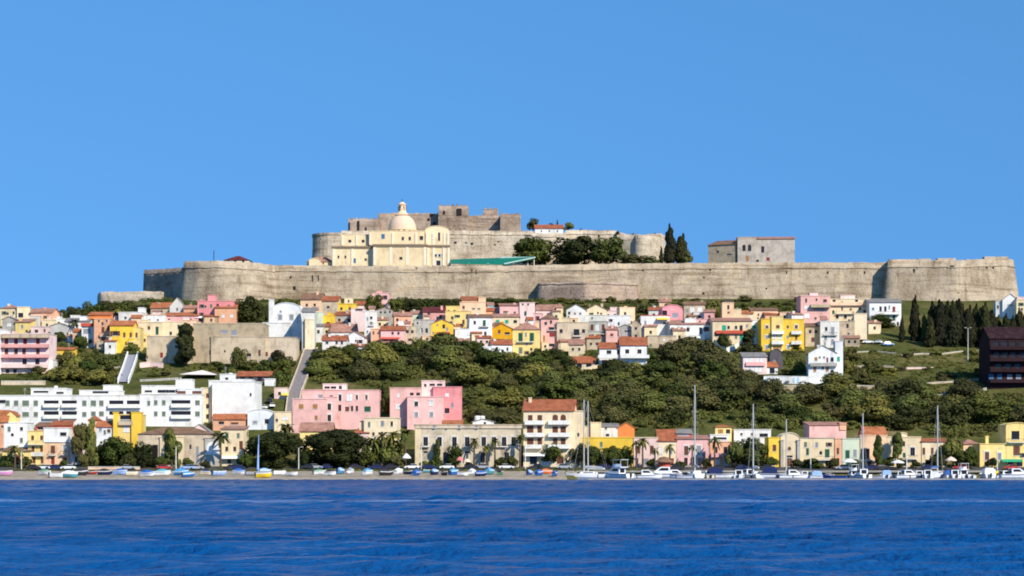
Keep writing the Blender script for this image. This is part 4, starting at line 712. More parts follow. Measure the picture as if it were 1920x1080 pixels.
# ------------------------------------------------------------------ smaller houses packed between the others
for q in [('little peach house squeezed behind the cream ridge houses', 18, 40, 588, 606, 'PE', ('g', 584, 'RP'), [((28,), 596, 4, 4, 'd')]),
 ('tiny white house beside the hilltop wood', 100, 122, 598, 616, 'W', 'f', [((110,), 606, 4, 5, 'd')]),
 ('narrow white house with blue door behind the grey plastered house', 132, 150, 592, 618, 'W', 'f', [((141,), 602, 4, 6, 'u')]),
 ('small orange tiled house between the yellow and cream houses', 246, 264, 596, 620, 'PE', ('g', 591, 'RO'), [((254,), 605, 4, 5, 'd')]),
 ('peach annex with square window beside the long low pink house', 340, 368, 601, 630, 'PE', 'f', [((354,), 610, 5, 5, 'd'), ((348,), 620, 4, 5, 'b')]),
 ('grey lean house wedged behind the church stairs', 588, 606, 612, 642, 'GW', ('s', 608, 'RG'), [((597,), 622, 4, 6, 'd')]),
 ('red roofed cottage peeping above the pale mauve house', 664, 690, 571, 584, 'C2', ('g', 565, 'R'), [((676,), 577, 4, 4, 'd')]),
 ('small cream house with red door below the weathered grey house', 706, 728, 600, 622, 'CR', ('s', 596, 'RP'), [((712,), 608, 4, 5, 'd'), ((721,), 612, 4, 8, 'r')]),
 ('tan stone house at the steps above the scrub', 756, 780, 612, 646, 'BG', 'f', [((764, 773), 622, 4, 6, 'd')]),
 ('pale green cottage behind the two tall dark windows', 772, 796, 588, 606, 'GN', ('g', 583, 'RP'), [((783,), 596, 4, 4, 'd')]),
 ('small terracotta house behind the peach terraced house', 905, 930, 583, 602, 'S', ('g', 578, 'R'), [((915,), 592, 4, 4, 'd')]),
 ('narrow cream house with shuttered window behind the washing balcony', 1036, 1050, 584, 608, 'CR', ('s', 581, 'RP'), [((1043,), 594, 4, 6, 'g')]),
 ('thin ochre house between the cream tower and the white gable', 1054, 1068, 596, 618, 'C2', 'f', [((1061,), 605, 4, 5, 'b')]),
 ('rosy flat house behind the long white arcade house', 1130, 1164, 583, 600, 'PP', 'f', [((1140, 1153), 591, 4, 4, 'd')]),
 ('small rose house with tiled porch below the arcade house', 1136, 1158, 618, 642, 'PK', ('s', 613, 'RP'), [((1147,), 628, 5, 5, 'b')]),
 ('tall tan house end behind the red roofed villa', 1184, 1200, 606, 642, 'BG', ('p', 600, 'RB'), [((1192,), 616, 4, 5, 'd'), ((1192,), 630, 4, 5, 'd')]),
 ('little white house with red tiles behind the yellow awning', 1216, 1244, 581, 600, 'W', ('g', 576, 'R'), [((1226, 1236), 590, 4, 4, 'd')]),
 ('pink house end beside the small beige house', 1320, 1340, 585, 612, 'P', ('s', 581, 'RP'), [((1330,), 594, 4, 5, 'd')]),
 ('cream cottage with tiled roof behind the teal shutters', 1378, 1412, 588, 606, 'CR', ('g', 583, 'RO'), [((1388, 1400), 596, 4, 4, 'd')]),
 ('peach tower with flat top behind the yellow block', 1462, 1480, 586, 610, 'PE', 'f', [((1471,), 594, 4, 5, 'd')]),
 ('rough stone house between the yellow block and the white tower', 1510, 1540, 612, 650, 'BG', ('s', 607, 'RB'), [((1519, 1530), 622, 4, 6, 'd'), ((1524,), 637, 5, 8, 'b')]),
 ('low stone stable below the sloping beige house', 1584, 1612, 634, 650, 'ST', ('s', 630, 'RP'), [((1592, 1603), 641, 4, 6, 'd')]),
 ('cream cottage above the red roofed garden shed', 1066, 1094, 646, 668, 'C2', ('g', 640, 'RP'), [((1074, 1086), 655, 4, 5, 'd')]),
 ('small pink house beside the orange yellow cottage', 894, 922, 634, 652, 'PP', ('s', 630, 'R'), [((902, 913), 641, 4, 5, 'd')]),
 ('whitewashed cottage among trees under the yellow gabled villa', 852, 880, 640, 656, 'W', ('g', 635, 'RP'), [((860, 871), 647, 4, 5, 'd')]),
 ('small white store beside the sloping roofline house', 660, 694, 650, 664, 'W', ('s', 646, 'R'), [((670, 683), 656, 5, 5, 'd')])]:
    H(*q, d=6)
for q in [('small cream house with green door above the grey plastered house', 78, 100, 600, 620, 'CR', 'f', [((88,), 610, 4, 6, 'g')]),
 ('apricot cottage with tiled roof beside the white garage house', 136, 158, 622, 646, 'PE', ('g', 617, 'RO'), [((143, 152), 632, 4, 5, 'd')]),
 ('low white cottage above the shrubs beside the tall salmon house', 196, 216, 640, 664, 'W', ('s', 636, 'R'), [((206,), 650, 4, 5, 'd')]),
 ('rose cottage with hipped tiles behind the tall salmon house', 204, 228, 592, 612, 'PP', ('h', 586, 'RP'), [((215,), 601, 4, 5, 'd')]),
 ('little yellow house at the convent corner', 262, 280, 628, 652, 'LY', 'f', [((271,), 638, 4, 6, 'b')]),
 ('coral cottage beside the coral stepped house', 344, 368, 578, 598, 'S', ('g', 573, 'RP'), [((356,), 588, 4, 5, 'd')]),
 ('white cottage with green shutter below the peach brown roofed house', 566, 584, 592, 614, 'W', ('s', 588, 'RP'), [((575,), 601, 4, 6, 'g')]),
 ('cream house with red tiles between the church stairs and yellow front', 604, 630, 612, 636, 'CR', ('g', 607, 'R'), [((612, 622), 622, 4, 5, 'd')]),
 ('apricot house with balcony above the white planted house', 676, 700, 596, 616, 'PE', ('s', 592, 'RP'), [((688,), 605, 4, 5, 'd')]),
 ('white cube house with dark door beside the washing line house', 772, 790, 614, 640, 'W', 'f', [((781,), 628, 4, 8, 'b')]),
 ('small ochre house under the pale yellow blocky house', 846, 868, 612, 632, 'C2', ('s', 608, 'RO'), [((857,), 622, 4, 5, 'd')]),
 ('pale pink cottage with brown tiles beside the green balcony house', 918, 940, 610, 630, 'PP', ('g', 605, 'RB'), [((929,), 620, 4, 5, 'd')]),
 ('white cottage behind the big green shuttered house', 990, 1014, 600, 620, 'W', ('g', 595, 'RO'), [((1002,), 610, 4, 5, 'd')]),
 ('stone cottage with red roof above the raised villa terrace', 1100, 1126, 634, 656, 'BG', ('g', 629, 'R'), [((1108, 1119), 645, 4, 5, 'd')]),
 ('white cottage with tiled roof between the ruin and the villa', 1208, 1232, 612, 634, 'CR', ('g', 607, 'RP'), [((1220,), 623, 4, 5, 'd')]),
 ('ochre cottage above the stone ruin', 1262, 1286, 620, 644, 'C2', ('s', 616, 'RP'), [((1274,), 632, 4, 6, 'd')]),
 ('small white house with terrace behind the long pink eaves', 1300, 1326, 585, 604, 'W', 'f', [((1312,), 594, 5, 4, 'd')]),
 ('peach house with chimney behind the raspberry gable', 1236, 1258, 566, 586, 'PE', ('g', 561, 'RP'), [((1247,), 576, 4, 5, 'd')]),
 ('terracotta roofed house beside the peach tower on the meadow', 1434, 1462, 590, 608, 'S', ('g', 585, 'R'), [((1446,), 599, 4, 5, 'd')]),
 ('white house with blue shutter beside the tall pink house', 1484, 1506, 590, 616, 'W', ('s', 586, 'RP'), [((1494,), 602, 4, 6, 'u')]),
 ('low cream house under the iron balcony house', 1628, 1652, 606, 626, 'CR', ('s', 602, 'RP'), [((1640,), 615, 4, 5, 'd')])]:
    H(*q, d=6)
# ------------------------------------------------------------------ the middle slope
H('long white apartment block with rows of dark recessed balconies', -12, 262, 742, 800, 'W', 'f', [((14, 30, 67), 756, 7, 10, 'n'), ((48,), 756, 13, 10, 'n'), ((158, 190), 756, 7, 10, 'n'), ((175,), 756, 9, 10, 'n'), ((96, 130), 756, 28, 10, 'k'), ((218, 251), 756, 27, 10, 'k'), ((2,), 753, 18, 6, 'k'), ((30, 67, 158), 777, 7, 9, 'n'), ((48,), 777, 13, 9, 'n'), ((175, 190), 776, 8, 8, 'n'), ((96, 130), 776, 28, 10, 'k'), ((218, 250), 776, 27, 10, 'k'), ((10,), 777, 8, 9, 'n')],
  name='apartment_block', cat='apartments', d=13, rz=0, blk=[(53, 120, 728, 742, 'W', 3.0, [((72,), 734, 28, 2.5, 'k'), ((108,), 736, 14, 2, 'k')], 'f', 8), (145, 220, 732, 742, 'W', 2.5, [((185,), 735, 30, 2, 'k')], 'f', 8), (188, 218, 722, 732, 'W', 4, (), 'f', 6)],
  bal=[(81, 111, 763, 'j', .9), (116, 145, 763, 'j', .9), (203, 264, 764, 'j', .9), (81, 111, 784, 'j', .9), (116, 145, 784, 'j', .9), (203, 264, 784, 'j', .9)], tank=[(97, 722, .6)], ant=3)
H('white apartment wing with terrace and planted recessed balconies', 262, 378, 740, 800, 'W', 'f', [((279,), 756, 5, 9, 'n'), ((292, 307), 755, 6, 9, 'n'), ((339,), 754, 36, 7, 'k'), ((370,), 755, 8, 9, 'n'), ((292, 307), 776, 6, 9, 'n'), ((339,), 775, 37, 8, 'k'), ((370,), 776, 8, 9, 'n')], name='apartment_block', cat='apartments', d=13, rz=1, blk=[(262, 326, 723, 741, 'W', 3.0, [((275,), 733, 14, 2, 'k'), ((303, 318), 733, 22, 5, 'k')], 'f', 8), (325, 356, 711, 727, 'W', 4.0, (), 'f', 6), (324, 376, 729, 740, 'W2', 3.4, [((336, 366), 735, 18, 5, 'b')], 'f', 7)], bal=[(321, 359, 763, 'j', .9), (321, 359, 784, 'j', .9)], ant=2)
H('ochre stair tower joining the white apartments and the blank block', 377, 396, 728, 792, 'C2', 'f', [((389,), 742, 5, 9, 'b'), ((389,), 762, 5, 9, 'd'), ((389,), 781, 5, 9, 'd')], name='stair_tower', cat='tower', d=12, rz=0)
H('large blank white block beside the ochre stair tower', 397, 477, 716, 796, 'W', 'f', [((470,), 740, 3, 5, 'd')], name='apartment_block', cat='apartments', d=14, rz=-2, blk=[(386, 430, 713, 728, 'W', 4, (), 'f', 8), (430, 466, 711, 717, 'W', 5, (), 'f', 6)])
H('dark open pavilion under a long red tiled roof', 446, 508, 705, 716, 'DK', ('g', 697, 'R'), [((455, 470, 487, 500), 711, 7, 8, 'k')], name='pavilion', cat='pavilion', d=7, rz=0)
H('white rooftop store with flat lid behind the blank block', 412, 441, 702, 718, 'W', 'f', [((425,), 710, 5, 4, 'd')], d=5)
H('white box hut on the bank above the parking place', 496, 517, 711, 724, 'W', 'f', (), name='hut', cat='hut', d=4, rz=0)
H('pink hut with yellow awning at the foot of the staircase', 514, 539, 728, 748, 'PP', 'f', [((524,), 738, 5, 6, 'd')], name='hut', cat='hut', d=5, awn=[(528, 541, 737, 'Y')])
H('white low building with shallow vaulted roof by the staircase foot', 464, 514, 776, 806, 'W2', ('a', 768), [((500,), 790, 7, 8, 'd'), ((478,), 792, 8, 5, 'x')], d=9)
H('cream cube house with round window at the staircase foot', 514, 552, 773, 812, 'CR', 'f', [((519,), 788, 4, 5, 'd'), ((535,), 784, 10, 5, 'w'), ((530,), 800, 5, 6, 'd')], d=8)
H('orange roofed low store in front of the blank white block', 399, 460, 786, 808, 'S', ('g', 777, 'RO'), [((415,), 793, 10, 5, 'd'), ((440,), 794, 14, 4, 'b')], d=7)
pinkA = H('large pink villa with penthouse and green treed garden', 566, 711, 732, 806, 'PK', 'f', [((601,), 743, 8, 6, 'x'), ((621,), 744, 5, 5, 'd'), ((637.5,), 746, 5, 12, 'dS'), ((655,), 745, 9, 13, 'w'), ((669, 687), 745, 4, 9, 'bS'), ((637,), 765, 5, 12, 'd'), ((651,), 767, 7, 9, 'b'), ((660, 669), 766, 4, 10, 'd'), ((689,), 767, 12, 10, 'g')], name='villa', cat='villa', d=11, rz=1, blk=[(604, 648, 720, 733, 'PP', 2.5, [((612, 624), 726, 9, 4, 'd'), ((637,), 726, 5, 6, 'd')], 'f', 6), (550, 614, 749, 806, 'PK', -2.5, [((566,), 763, 8, 9, 'y'), ((592,), 763, 8, 8, 'y'), ((594,), 784, 5, 8, 'y')], 'f', 8), (610, 632, 745, 806, 'PK', -1.2, [((618,), 763, 6, 12, 'dS'), ((618,), 784, 6, 12, 'dS')], 'f', 5)])
H('pink villa of stepped cubes with terrace penthouse', 731, 790, 728, 800, 'PK', 'f', [((747,), 741, 4, 7, 'w'), ((746,), 762, 7, 10, 'w'), ((772, 784), 739, 6, 5, 'd')], name='villa', cat='villa', d=12, rz=1, blk=[(790, 834, 714, 745, 'PP', 2.0, [((797,), 722, 4, 5, 'd'), ((810, 824), 721, 10, 4, 'd')], 'f', 7), (764, 832, 745, 800, 'PK', -3.0, [((781,), 758, 6, 9, 'dS'), ((809,), 757, 6, 8, 'wS'), ((781, 809), 778, 6, 8, 'xS')], 'f', 9), (812, 866, 726, 790, 'HP', .8, [((838,), 740, 6, 6, 'w'), ((838,), 770, 8, 10, 'd'), ((848,), 760, 5, 8, 'x')], 'f', 9)])
# ------------------------------------------------------------------ second row behind the waterfront
H('small orange house end with red tiles beside the white gable', -6, 14, 790, 850, 'S', ('g', 770, 'RO'), [((5,), 800, 6, 4, 'b')], d=6)
H('blank white gable wall with a round dark plaque', 7, 51, 793, 850, 'W', 'f', [((23,), 815, 5, 5, 'kA')], d=8, blk=[(9, 27, 778, 793, 'LY', 1.5, (), ('p', 771, 'RO'), 5)], rz=0)
H('yellow house with two thick pillars and shaded upper loggia', 216, 264, 778, 850, 'LY', 'f', [((239,), 783, 28, 7, 'k'), ((239,), 790, 28, 7, 'x'), ((237,), 804, 11, 12, 'w'), ((250,), 806, 6, 10, 'w')], d=8, rz=0, bal=[(222, 250, 796, 'BG', .8)], blk=[(213, 221, 774, 850, 'Y', -.8, (), 'f', 2), (247, 266, 774, 850, 'Y', -.7, (), 'f', 3)])
H('pale pink gabled house behind the stone warehouse', 350, 396, 812, 850, 'PP', ('p', 796, 'RG'), [((373,), 818, 4, 4, 'd')], d=8)
H('small house with red roof and pale blue wall behind the eucalyptus', 180, 214, 800, 850, 'W2', ('g', 790, 'RO'), [((188,), 806, 5, 5, 'x'), ((204,), 808, 6, 6, 'b')], d=7)
H('red tiled cottage below the long white apartments', 165, 183, 788, 830, 'PE', ('h', 780, 'R'), [((174,), 795, 4, 5, 'd')], d=6)
H('cream house with brown roof between the two ficus crowns', 562, 622, 808, 855, 'LY', ('g', 793, 'RP'), [((575,), 820, 5, 7, 'b')], d=8)
H('cream cube house with grey window behind the palms', 682, 745, 784, 855, 'CR', 'f', [((717,), 794, 6, 10, 'x'), ((716,), 812, 4, 5, 'd'), ((700,), 814, 4, 6, 'd')], d=9, blk=[(672, 684, 790, 855, 'PE', 1)], bal=[(705, 740, 823, 'CR', 1)])
H('hip roofed red kiosk house behind the ficus', 662, 692, 812, 855, 'PP', ('h', 799, 'R'), [((677,), 822, 6, 8, 'b')], d=7)
H('white rooftop house with two water tanks behind the old palazzo', 886, 926, 791, 855, 'W', ('p', 786, 'RG'), [((909,), 793, 4, 5, 'd')], d=8, tank=[(894, 779, .8), (903, 779, .8)])
H('orange tiled low house behind the old palazzo', 830, 866, 796, 855, 'W', ('g', 789, 'RO'), [((848,), 800, 4, 4, 'd')], d=7)
H('white house front with pale cream stair box', 1126, 1160, 800, 856, 'W', ('s', 795, 'RG'), [((1139,), 816, 6, 5, 'd'), ((1136,), 803, 3, 3, 'd')], d=8, blk=[(1107, 1127, 793, 856, 'CR', -.6, (), 'f', 6), (1090, 1108, 800, 856, 'CR', .5, [((1092,), 813, 3, 9, 'd')], 'f', 6)])
H('orange rendered house with sloping gable', 1159, 1190, 802, 856, 'O', ('p', 793, 'RO'), [((1166,), 825, 3, 4, 'd')], d=7)
H('yellow house with red roof rim and blue water barrel', 1341, 1372, 801, 856, 'LY', ('h', 796, 'RO'), [((1351,), 809, 9, 7, 'y'), ((1365,), 809, 7, 7, 'Y')], d=7, blk=[(1330, 1366, 816, 856, 'W', -2, [((1350,), 822, 22, 3, 'k')], 'f', 6)])
H('low white house with pink base behind the harbour trees', 1376, 1446, 806, 856, 'W', 'f', [((1390, 1410), 814, 4, 4, 'b'), ((1432,), 816, 16, 6, 'P')], d=8)
H('windowless pink house with slanting top behind the shore row', 1517, 1587, 797, 856, 'PK', ('s', 792, 'RP'), (), d=8, rz=3, blk=[(1574, 1587, 794, 806, 'S', -.3, (), 'f', 3)])
H('red roofed house end behind the salmon shore house', 1622, 1663, 815, 856, 'S', ('g', 801, 'RO'), [((1640,), 825, 4, 5, 'd')], d=8)
H('orange roofed house between dark trees and the yellow tower', 1806, 1838, 833, 862, 'PE', ('h', 824, 'RP'), [((1822,), 845, 5, 7, 'd')], d=7)
# ------------------------------------------------------------------ the waterfront row
H('cream shore house with brown roof terrace and two balconies', 52, 83, 809, 872, 'LY', 'f', [((61, 78), 821, 5, 9, 'b'), ((62, 78), 842, 5, 11, 'b'), ((64, 79), 863, 5, 12, 'bD')], d=9, blk=[(63, 94, 799, 809, 'RD', 2, [((75,), 803, 16, 4, 'k')], ('s', 793, 'RB'), 5)], bal=[(53, 82, 833, 'i', 1.1), (57, 82, 854, 'W', 1.1)])
H('peach shore house with white upper storey and red tiles', 83, 129, 806, 872, 'PE', 'f', [((99,), 843, 7, 15, 'b'), ((121,), 840, 5, 11, 'xS'), ((99, 122), 864, 6, 13, 'rD'), ((104, 122), 815, 7, 5, 'd')], d=9, blk=[(82, 130, 803, 829, 'W', -.3, [((119,), 814, 12, 6, 'k')], 'f', 3), (92, 128, 797, 803, 'RD', 2, (), ('s', 790, 'R'), 4), (128, 149, 838, 872, 'PP', .5, [((142,), 862, 4, 12, 'd')], 'f', 6)], bal=[(92, 105, 853, 'i', 1), (114, 128, 852, 'i', 1)])
H('low yellow shore house with tiled canopy and dark shopfronts', 4, 57, 846, 874, 'LY', ('s', 840, 'RB'), [((14,), 864, 10, 12, 'k'), ((34,), 862, 8, 18, 'bD'), ((48,), 860, 4, 8, 'd')], d=6)
H('stone warehouse with brown hipped roof and tall dark doors', 258, 396, 814, 874, 'BG', ('h', 801, 'RB'), [((291,), 853, 10, 38, 'kD'), ((322,), 850, 26, 44, 'k'), ((370,), 852, 5, 30, 'x'), ((357,), 838, 3, 8, 'd')], name='warehouse', cat='warehouse', d=12, rz=0, blk=[(300, 345, 820, 874, 'C2', -.5, [((322,), 850, 26, 44, 'k')], 'f', 4), (384, 414, 822, 874, 'G', -.4, [((399,), 840, 24, 24, 'wA')], 'f', 5)])
H('cream corner house with plain front behind the lone palm', 414, 457, 805, 874, 'CR', ('s', 800, 'RP'), [((452,), 835, 6, 16, 'b'), ((425, 440), 842, 5, 9, 'd'), ((430, 447), 864, 6, 12, 'dD')], d=10, rz=0, awn=[(416, 456, 855, 'W')])
H('long weathered palazzo with eight tall windows and flaking plaster', 778, 977, 803, 876, 'OP', 'f', [((798, 824, 852, 876, 907, 926, 945, 963), 828, 7.5, 17, 'dS'), ((798, 876), 848, 7, 4, 'd'), ((835, 860, 905, 950), 858, 8, 20, 'dD'), ((812, 836, 861, 893), 804.5, 3, 2, 'd')], name='palazzo', cat='palazzo', d=13, rz=0, trimc='BG', blk=[(776, 979, 797, 803, 'BG', -.3, [((814, 861, 893), 800.3, 5, 2, 'x')], 'f', 9), (778, 790, 803, 876, 'C2', -.12, (), 'f', 2)], bal=[(791, 805, 837, 'i', .8), (870, 884, 837, 'i', .8), (920, 950, 837, 'i', .8)])
H('cream four storey palazzo with red roof and brown shuttered balconies', 981, 1076, 770, 876, 'CR', ('g', 750, 'R'), [((994, 1012), 785, 8, 14, 'b'), ((1041, 1056), 785, 9, 15, 'bA'), ((994,), 806, 12, 16, 'b'), ((1012,), 806, 8, 15, 'b'), ((1041, 1056), 807, 9, 15, 'b'), ((994,), 829, 12, 16, 'b'), ((1012, 1041, 1056), 829, 8, 15, 'b'), ((1000,), 862, 14, 18, 'kD'), ((1025,), 862, 14, 16, 'w'), ((1050,), 862, 12, 16, 'bD')], name='palazzo', cat='palazzo', d=12, rz=-6, bal=[(984, 1020, 795, 'j', 1.1), (1028, 1068, 795, 'j', 1.1), (984, 1020, 818, 'j', 1.1), (1028, 1068, 818, 'j', 1.1), (984, 1016, 840, 'j', 1.1), (1028, 1068, 840, 'j', 1.1)], chim=[(991, 744)], blk=[(1075, 1090, 771, 876, 'CR', .6, [((1084,), 815, 3, 6, 'd')], 'f', 8)], awn=[(984, 1022, 850, 'W')])
H('long yellow shore house behind clipped dark trees', 1090, 1187, 821, 876, 'Y', 'f', [((1104, 1121, 1138, 1152, 1168), 848, 6, 14, 'b'), ((1104, 1121, 1143, 1160, 1178), 866, 7, 12, 'bD')], d=8, rz=0)
H('pale pink shore house with cream upper wall and palms', 1188, 1234, 821, 876, 'PP', 'f', [((1197, 1222), 843, 6, 15, 'b'), ((1210,), 866, 12, 12, 'xD'), ((1194, 1226), 866, 5, 14, 'dD')], d=9, trimc='CR')
H('cream shore house under a steep bright red roof', 1234, 1268, 826, 876, 'CR', ('g', 806, 'R'), [((1240,), 845, 5, 14, 'w'), ((1258,), 845, 5, 14, 'x'), ((1245, 1260), 866, 6, 14, 'rD')], d=9, rz=0)
H('pink shore house with tall brown and grey shutters', 1268, 1330, 823, 876, 'PK', ('s', 817, 'RP'), [((1286.5,), 845, 7, 17, 'bS'), ((1310,), 845, 8, 18, 'xS'), ((1286, 1298, 1312), 866, 6, 16, 'dD')], d=9, rz=0, blk=[(1270, 1298, 812, 822, 'RD', 2.5, [((1283,), 815, 22, 3, 'x')], ('s', 806, 'RG'), 4)])
H('salmon pink shore house with terracotta balcony behind a palm', 1331, 1372, 829, 876, 'S', 'f', [((1342, 1360), 844, 6, 12, 'd'), ((1345, 1362), 866, 8, 12, 'wD')], d=8, bal=[(1333, 1355, 856, 'P', 1.0)])
H('narrow yellow shore house beside the little church', 1441, 1462, 821, 876, 'Y', 'f', [((1452,), 840, 6, 12, 'b'), ((1450,), 866, 6, 14, 'dD')], d=8)
H('little stone church front with curved pediment and coat of arms', 1463, 1500, 825, 876, 'C2', ('a', 812), [((1480,), 841, 6, 6, 'bA'), ((1480,), 866, 8, 18, 'bD'), ((1480,), 856, 12, 3, 'd')], name='church', cat='church', d=11, rz=0, blk=[(1463, 1469, 826, 876, 'G', -.5, (), 'f', 2), (1494, 1500, 826, 876, 'G', -.5, (), 'f', 2)])
H('white shore house with green shutters and oval window', 1500, 1564, 822, 876, 'CR', 'f', [((1514,), 847, 5, 13, 'g'), ((1539,), 849, 5, 6, 'kA'), ((1551,), 850, 8, 16, 'g'), ((1512, 1530, 1552), 868, 8, 13, 'dD')], d=9, rz=0, bal=[(1530, 1563, 862, 'i', 1.0)], trimc='G')
H('narrow salmon shore house with thin windows', 1565, 1579, 823, 876, 'S', 'f', [((1571,), 846, 4, 12, 'b'), ((1571,), 866, 5, 14, 'dD')], d=8)
H('pale green shore house with tall green doors', 1579, 1612, 823, 876, 'GN', 'f', [((1589,), 852, 7, 16, 'g'), ((1603,), 850, 6, 14, 'x'), ((1590, 1604), 868, 7, 12, 'gD')], d=8)
H('salmon shore house with big dark double window', 1613, 1663, 817, 876, 'PE', 'f', [((1622,), 851, 17, 20, 'd'), ((1647,), 848, 6, 14, 'b'), ((1630, 1650), 868, 7, 12, 'bD')], d=9, bal=[(1613, 1645, 863, 'i', 1)])
H('cream shore house with balcony door and ground arches', 1663, 1727, 820, 876, 'CR', 'f', [((1677,), 846, 6, 14, 'd'), ((1711,), 847, 8, 16, 'dS'), ((1672, 1695), 868, 8, 12, 'kAD'), ((1715,), 868, 9, 13, 'kAD')], d=9, rz=0, bal=[(1699, 1719, 860, 'i', 1), (1668, 1686, 860, 'i', 1)], blk=[(1686, 1702, 815, 820, 'CR', .4, (), ('a', 812), 3)])
H('cream shore house with orange roof and narrow windows beside a mast', 1728, 1776, 828, 876, 'CR', ('g', 823, 'R'), [((1732, 1748), 846, 5, 13, 'b'), ((1766,), 848, 6, 13, 'd'), ((1741,), 868, 12, 12, 'kD'), ((1764,), 868, 8, 12, 'dD')], d=9)
H('yellow shore house with white framed windows beside the tower', 1837, 1887, 833, 876, 'LY', 'f', [((1850.5,), 855, 7, 15, 'bS'), ((1874,), 856, 6, 12, 'xS'), ((1850,), 870, 8, 8, 'dD')], d=9, rz=0, chim=[(1856, 817)])
H('tall yellow house tower with dark loggia and green shop awning', 1886, 1930, 800, 876, 'LY', ('a', 793), [((1904,), 816, 15, 16, 'k'), ((1906,), 845, 12, 18, 'b'), ((1925,), 820, 6, 14, 'd'), ((1895, 1912), 868, 9, 14, 'kD')], d=9, rz=0, bal=[(1889, 1921, 829, 'i', 1)], awn=[(1877, 1915, 861, 'GRN')])
# ------------------------------------------------------------------ stairs, ramps and retaining walls
def path(label, name, cat, pts, wpx, mat, pmat, stepped=True, ph=1.0, group=None):
    """pts: (px, py) of the middle line from the bottom up, laid on the ground"""
    P = []
    for (ax, ay), (bx, by) in zip(pts, pts[1:]):
        n = 26
        P += [(ax + (bx - ax) * i / n, ay + (by - ay) * i / n) for i in range(n)]
    P.append(pts[-1]); Q = [Vector(G(*q)) for q in P]
    root = tag(empty(name, Q[0]), label, cat)
    b = MB(); bl = MB(); br = MB(); half = [wpx * q[1] / F / 2 for q in Q]
    for i in range(len(Q) - 1):
        a, c = Q[i] - Q[0], Q[i + 1] - Q[0]; h = half[i]; z = max(a.z, c.z) + .35
        if stepped: b.box(a.x - h, a.x + h, a.y, c.y + .25, a.z - 1.5, z + .2)
        else:
            z0, z1 = a.z + .5, c.z + .5; b.quad((a.x - h, a.y, z0), (a.x + h, a.y, z0), (c.x + h, c.y, z1), (c.x - h, c.y, z1))
        for bb, sg in ((bl, -1), (br, 1)):
            x0, x1 = a.x + sg * (h + .2), c.x + sg * (h + .2); t = .22; z0, z1 = a.z + ph + .4, c.z + ph + .4
            v = [(x0 - t, a.y, a.z - 2), (x0 + t, a.y, a.z - 2), (x0 + t, a.y, z0), (x0 - t, a.y, z0), (x1 - t, c.y + .02, c.z - 2), (x1 + t, c.y + .02, c.z - 2), (x1 + t, c.y + .02, z1), (x1 - t, c.y + .02, z1)]
            for f in ((0, 1, 2, 3), (1, 5, 6, 2), (4, 0, 3, 7), (3, 2, 6, 7)): bb.quad(*[v[k] for k in f])
        FP.append((Q[i].x - h - .8, Q[i].x + h + .8, min(Q[i].y, Q[i+1].y) - .5, max(Q[i].y, Q[i+1].y) + .5))
    obj('steps' if stepped else 'paving', b.mesh('steps', [mat]), root); obj('parapet', bl.mesh('parapet', [pmat]), root); obj('parapet', br.mesh('parapet', [pmat]), root)
path('long grey public staircase climbing from the low houses to the church', 'staircase', 'stairs', [(546, 790), (552, 742), (570, 695), (583, 657)], 21, plain('stair_stone', (.22, .20, .20), .9, var=.2), wall('BG'), ph=.7)
path('grey ramp between white parapets climbing beside the convent', 'ramp', 'ramp', [(231, 719), (240, 695), (249, 668)], 17, plain('ramp_paving', (.26, .26, .30), .9, var=.12), wall('W'), stepped=False, ph=1.2)
def wallrun(label, pts, hpx, c, name='retaining_wall', cat='wall', thick=.5, extra=None):
    Q = []
    for (ax, ay), (bx, by) in zip(pts, pts[1:]):
        n = max(2, int(abs(bx - ax) / 8)); Q += [G(ax + (bx - ax) * i / n, ay + (by - ay) * i / n) for i in range(n)]
    Q.append(G(*pts[-1])); o = Q[len(Q) // 2]; root = tag(empty(name, o), label, cat); b = MB(); b2 = MB(); s = o[1] / F
    for i, (p, q) in enumerate(zip(Q, Q[1:])):
        for bb, z0, z1, y0, t in ((b, -1.5, hpx * s, 0, thick), (b2, hpx * s + .003, hpx * s + .18, -.08, thick + .16)):
            v = [(p[0]-o[0], p[1]-o[1]+y0, p[2]-o[2]+z0), (q[0]-o[0], q[1]-o[1]+y0, q[2]-o[2]+z0), (q[0]-o[0], q[1]-o[1]+y0, q[2]-o[2]+z1), (p[0]-o[0], p[1]-o[1]+y0, p[2]-o[2]+z1)]
            w_ = [(x, y + t, z) for x, y, z in v]
            bb.quad(*v); bb.quad(v[3], v[2], w_[2], w_[3]); bb.quad(w_[1], w_[0], w_[3], w_[2])
            if i == 0: bb.quad(w_[0], v[0], v[3], w_[3])
            if i == len(Q) - 2: bb.quad(v[1], w_[1], w_[2], v[2])
        FP.append((min(p[0], q[0]) - .2, max(p[0], q[0]) + .2, min(p[1], q[1]) - 1.2, max(p[1], q[1]) + .8))
    obj('wall', b.mesh('wall', [wall(c)]), root); obj('coping', b2.mesh('coping', [wall('GW' if c not in ('W', 'PP') else c)]), root)
    return root, s, o
wallrun('pale retaining wall under the red roofed garden shed', [(1090, 697), (1112, 692), (1130, 688)], 5, 'CR')
wallrun('curved white garden wall below the teal shuttered house', [(1340, 646), (1350, 658), (1362, 662), (1378, 656), (1386, 649)], 9, 'W')
wallrun('long grey retaining wall under the hill road', [(1432, 738), (1500, 739), (1570, 740), (1645, 738)], 3, 'G')
wallrun('rough tan stone bank below the painted garden wall', [(1444, 733), (1500, 732), (1560, 731), (1640, 733)], 9, 'ST')
root, s, o = wallrun('white garden wall painted with blue shapes before the pediment house', [(1432, 719), (1470, 719), (1518, 720), (1582, 719)], 13, 'W', 'garden_wall')
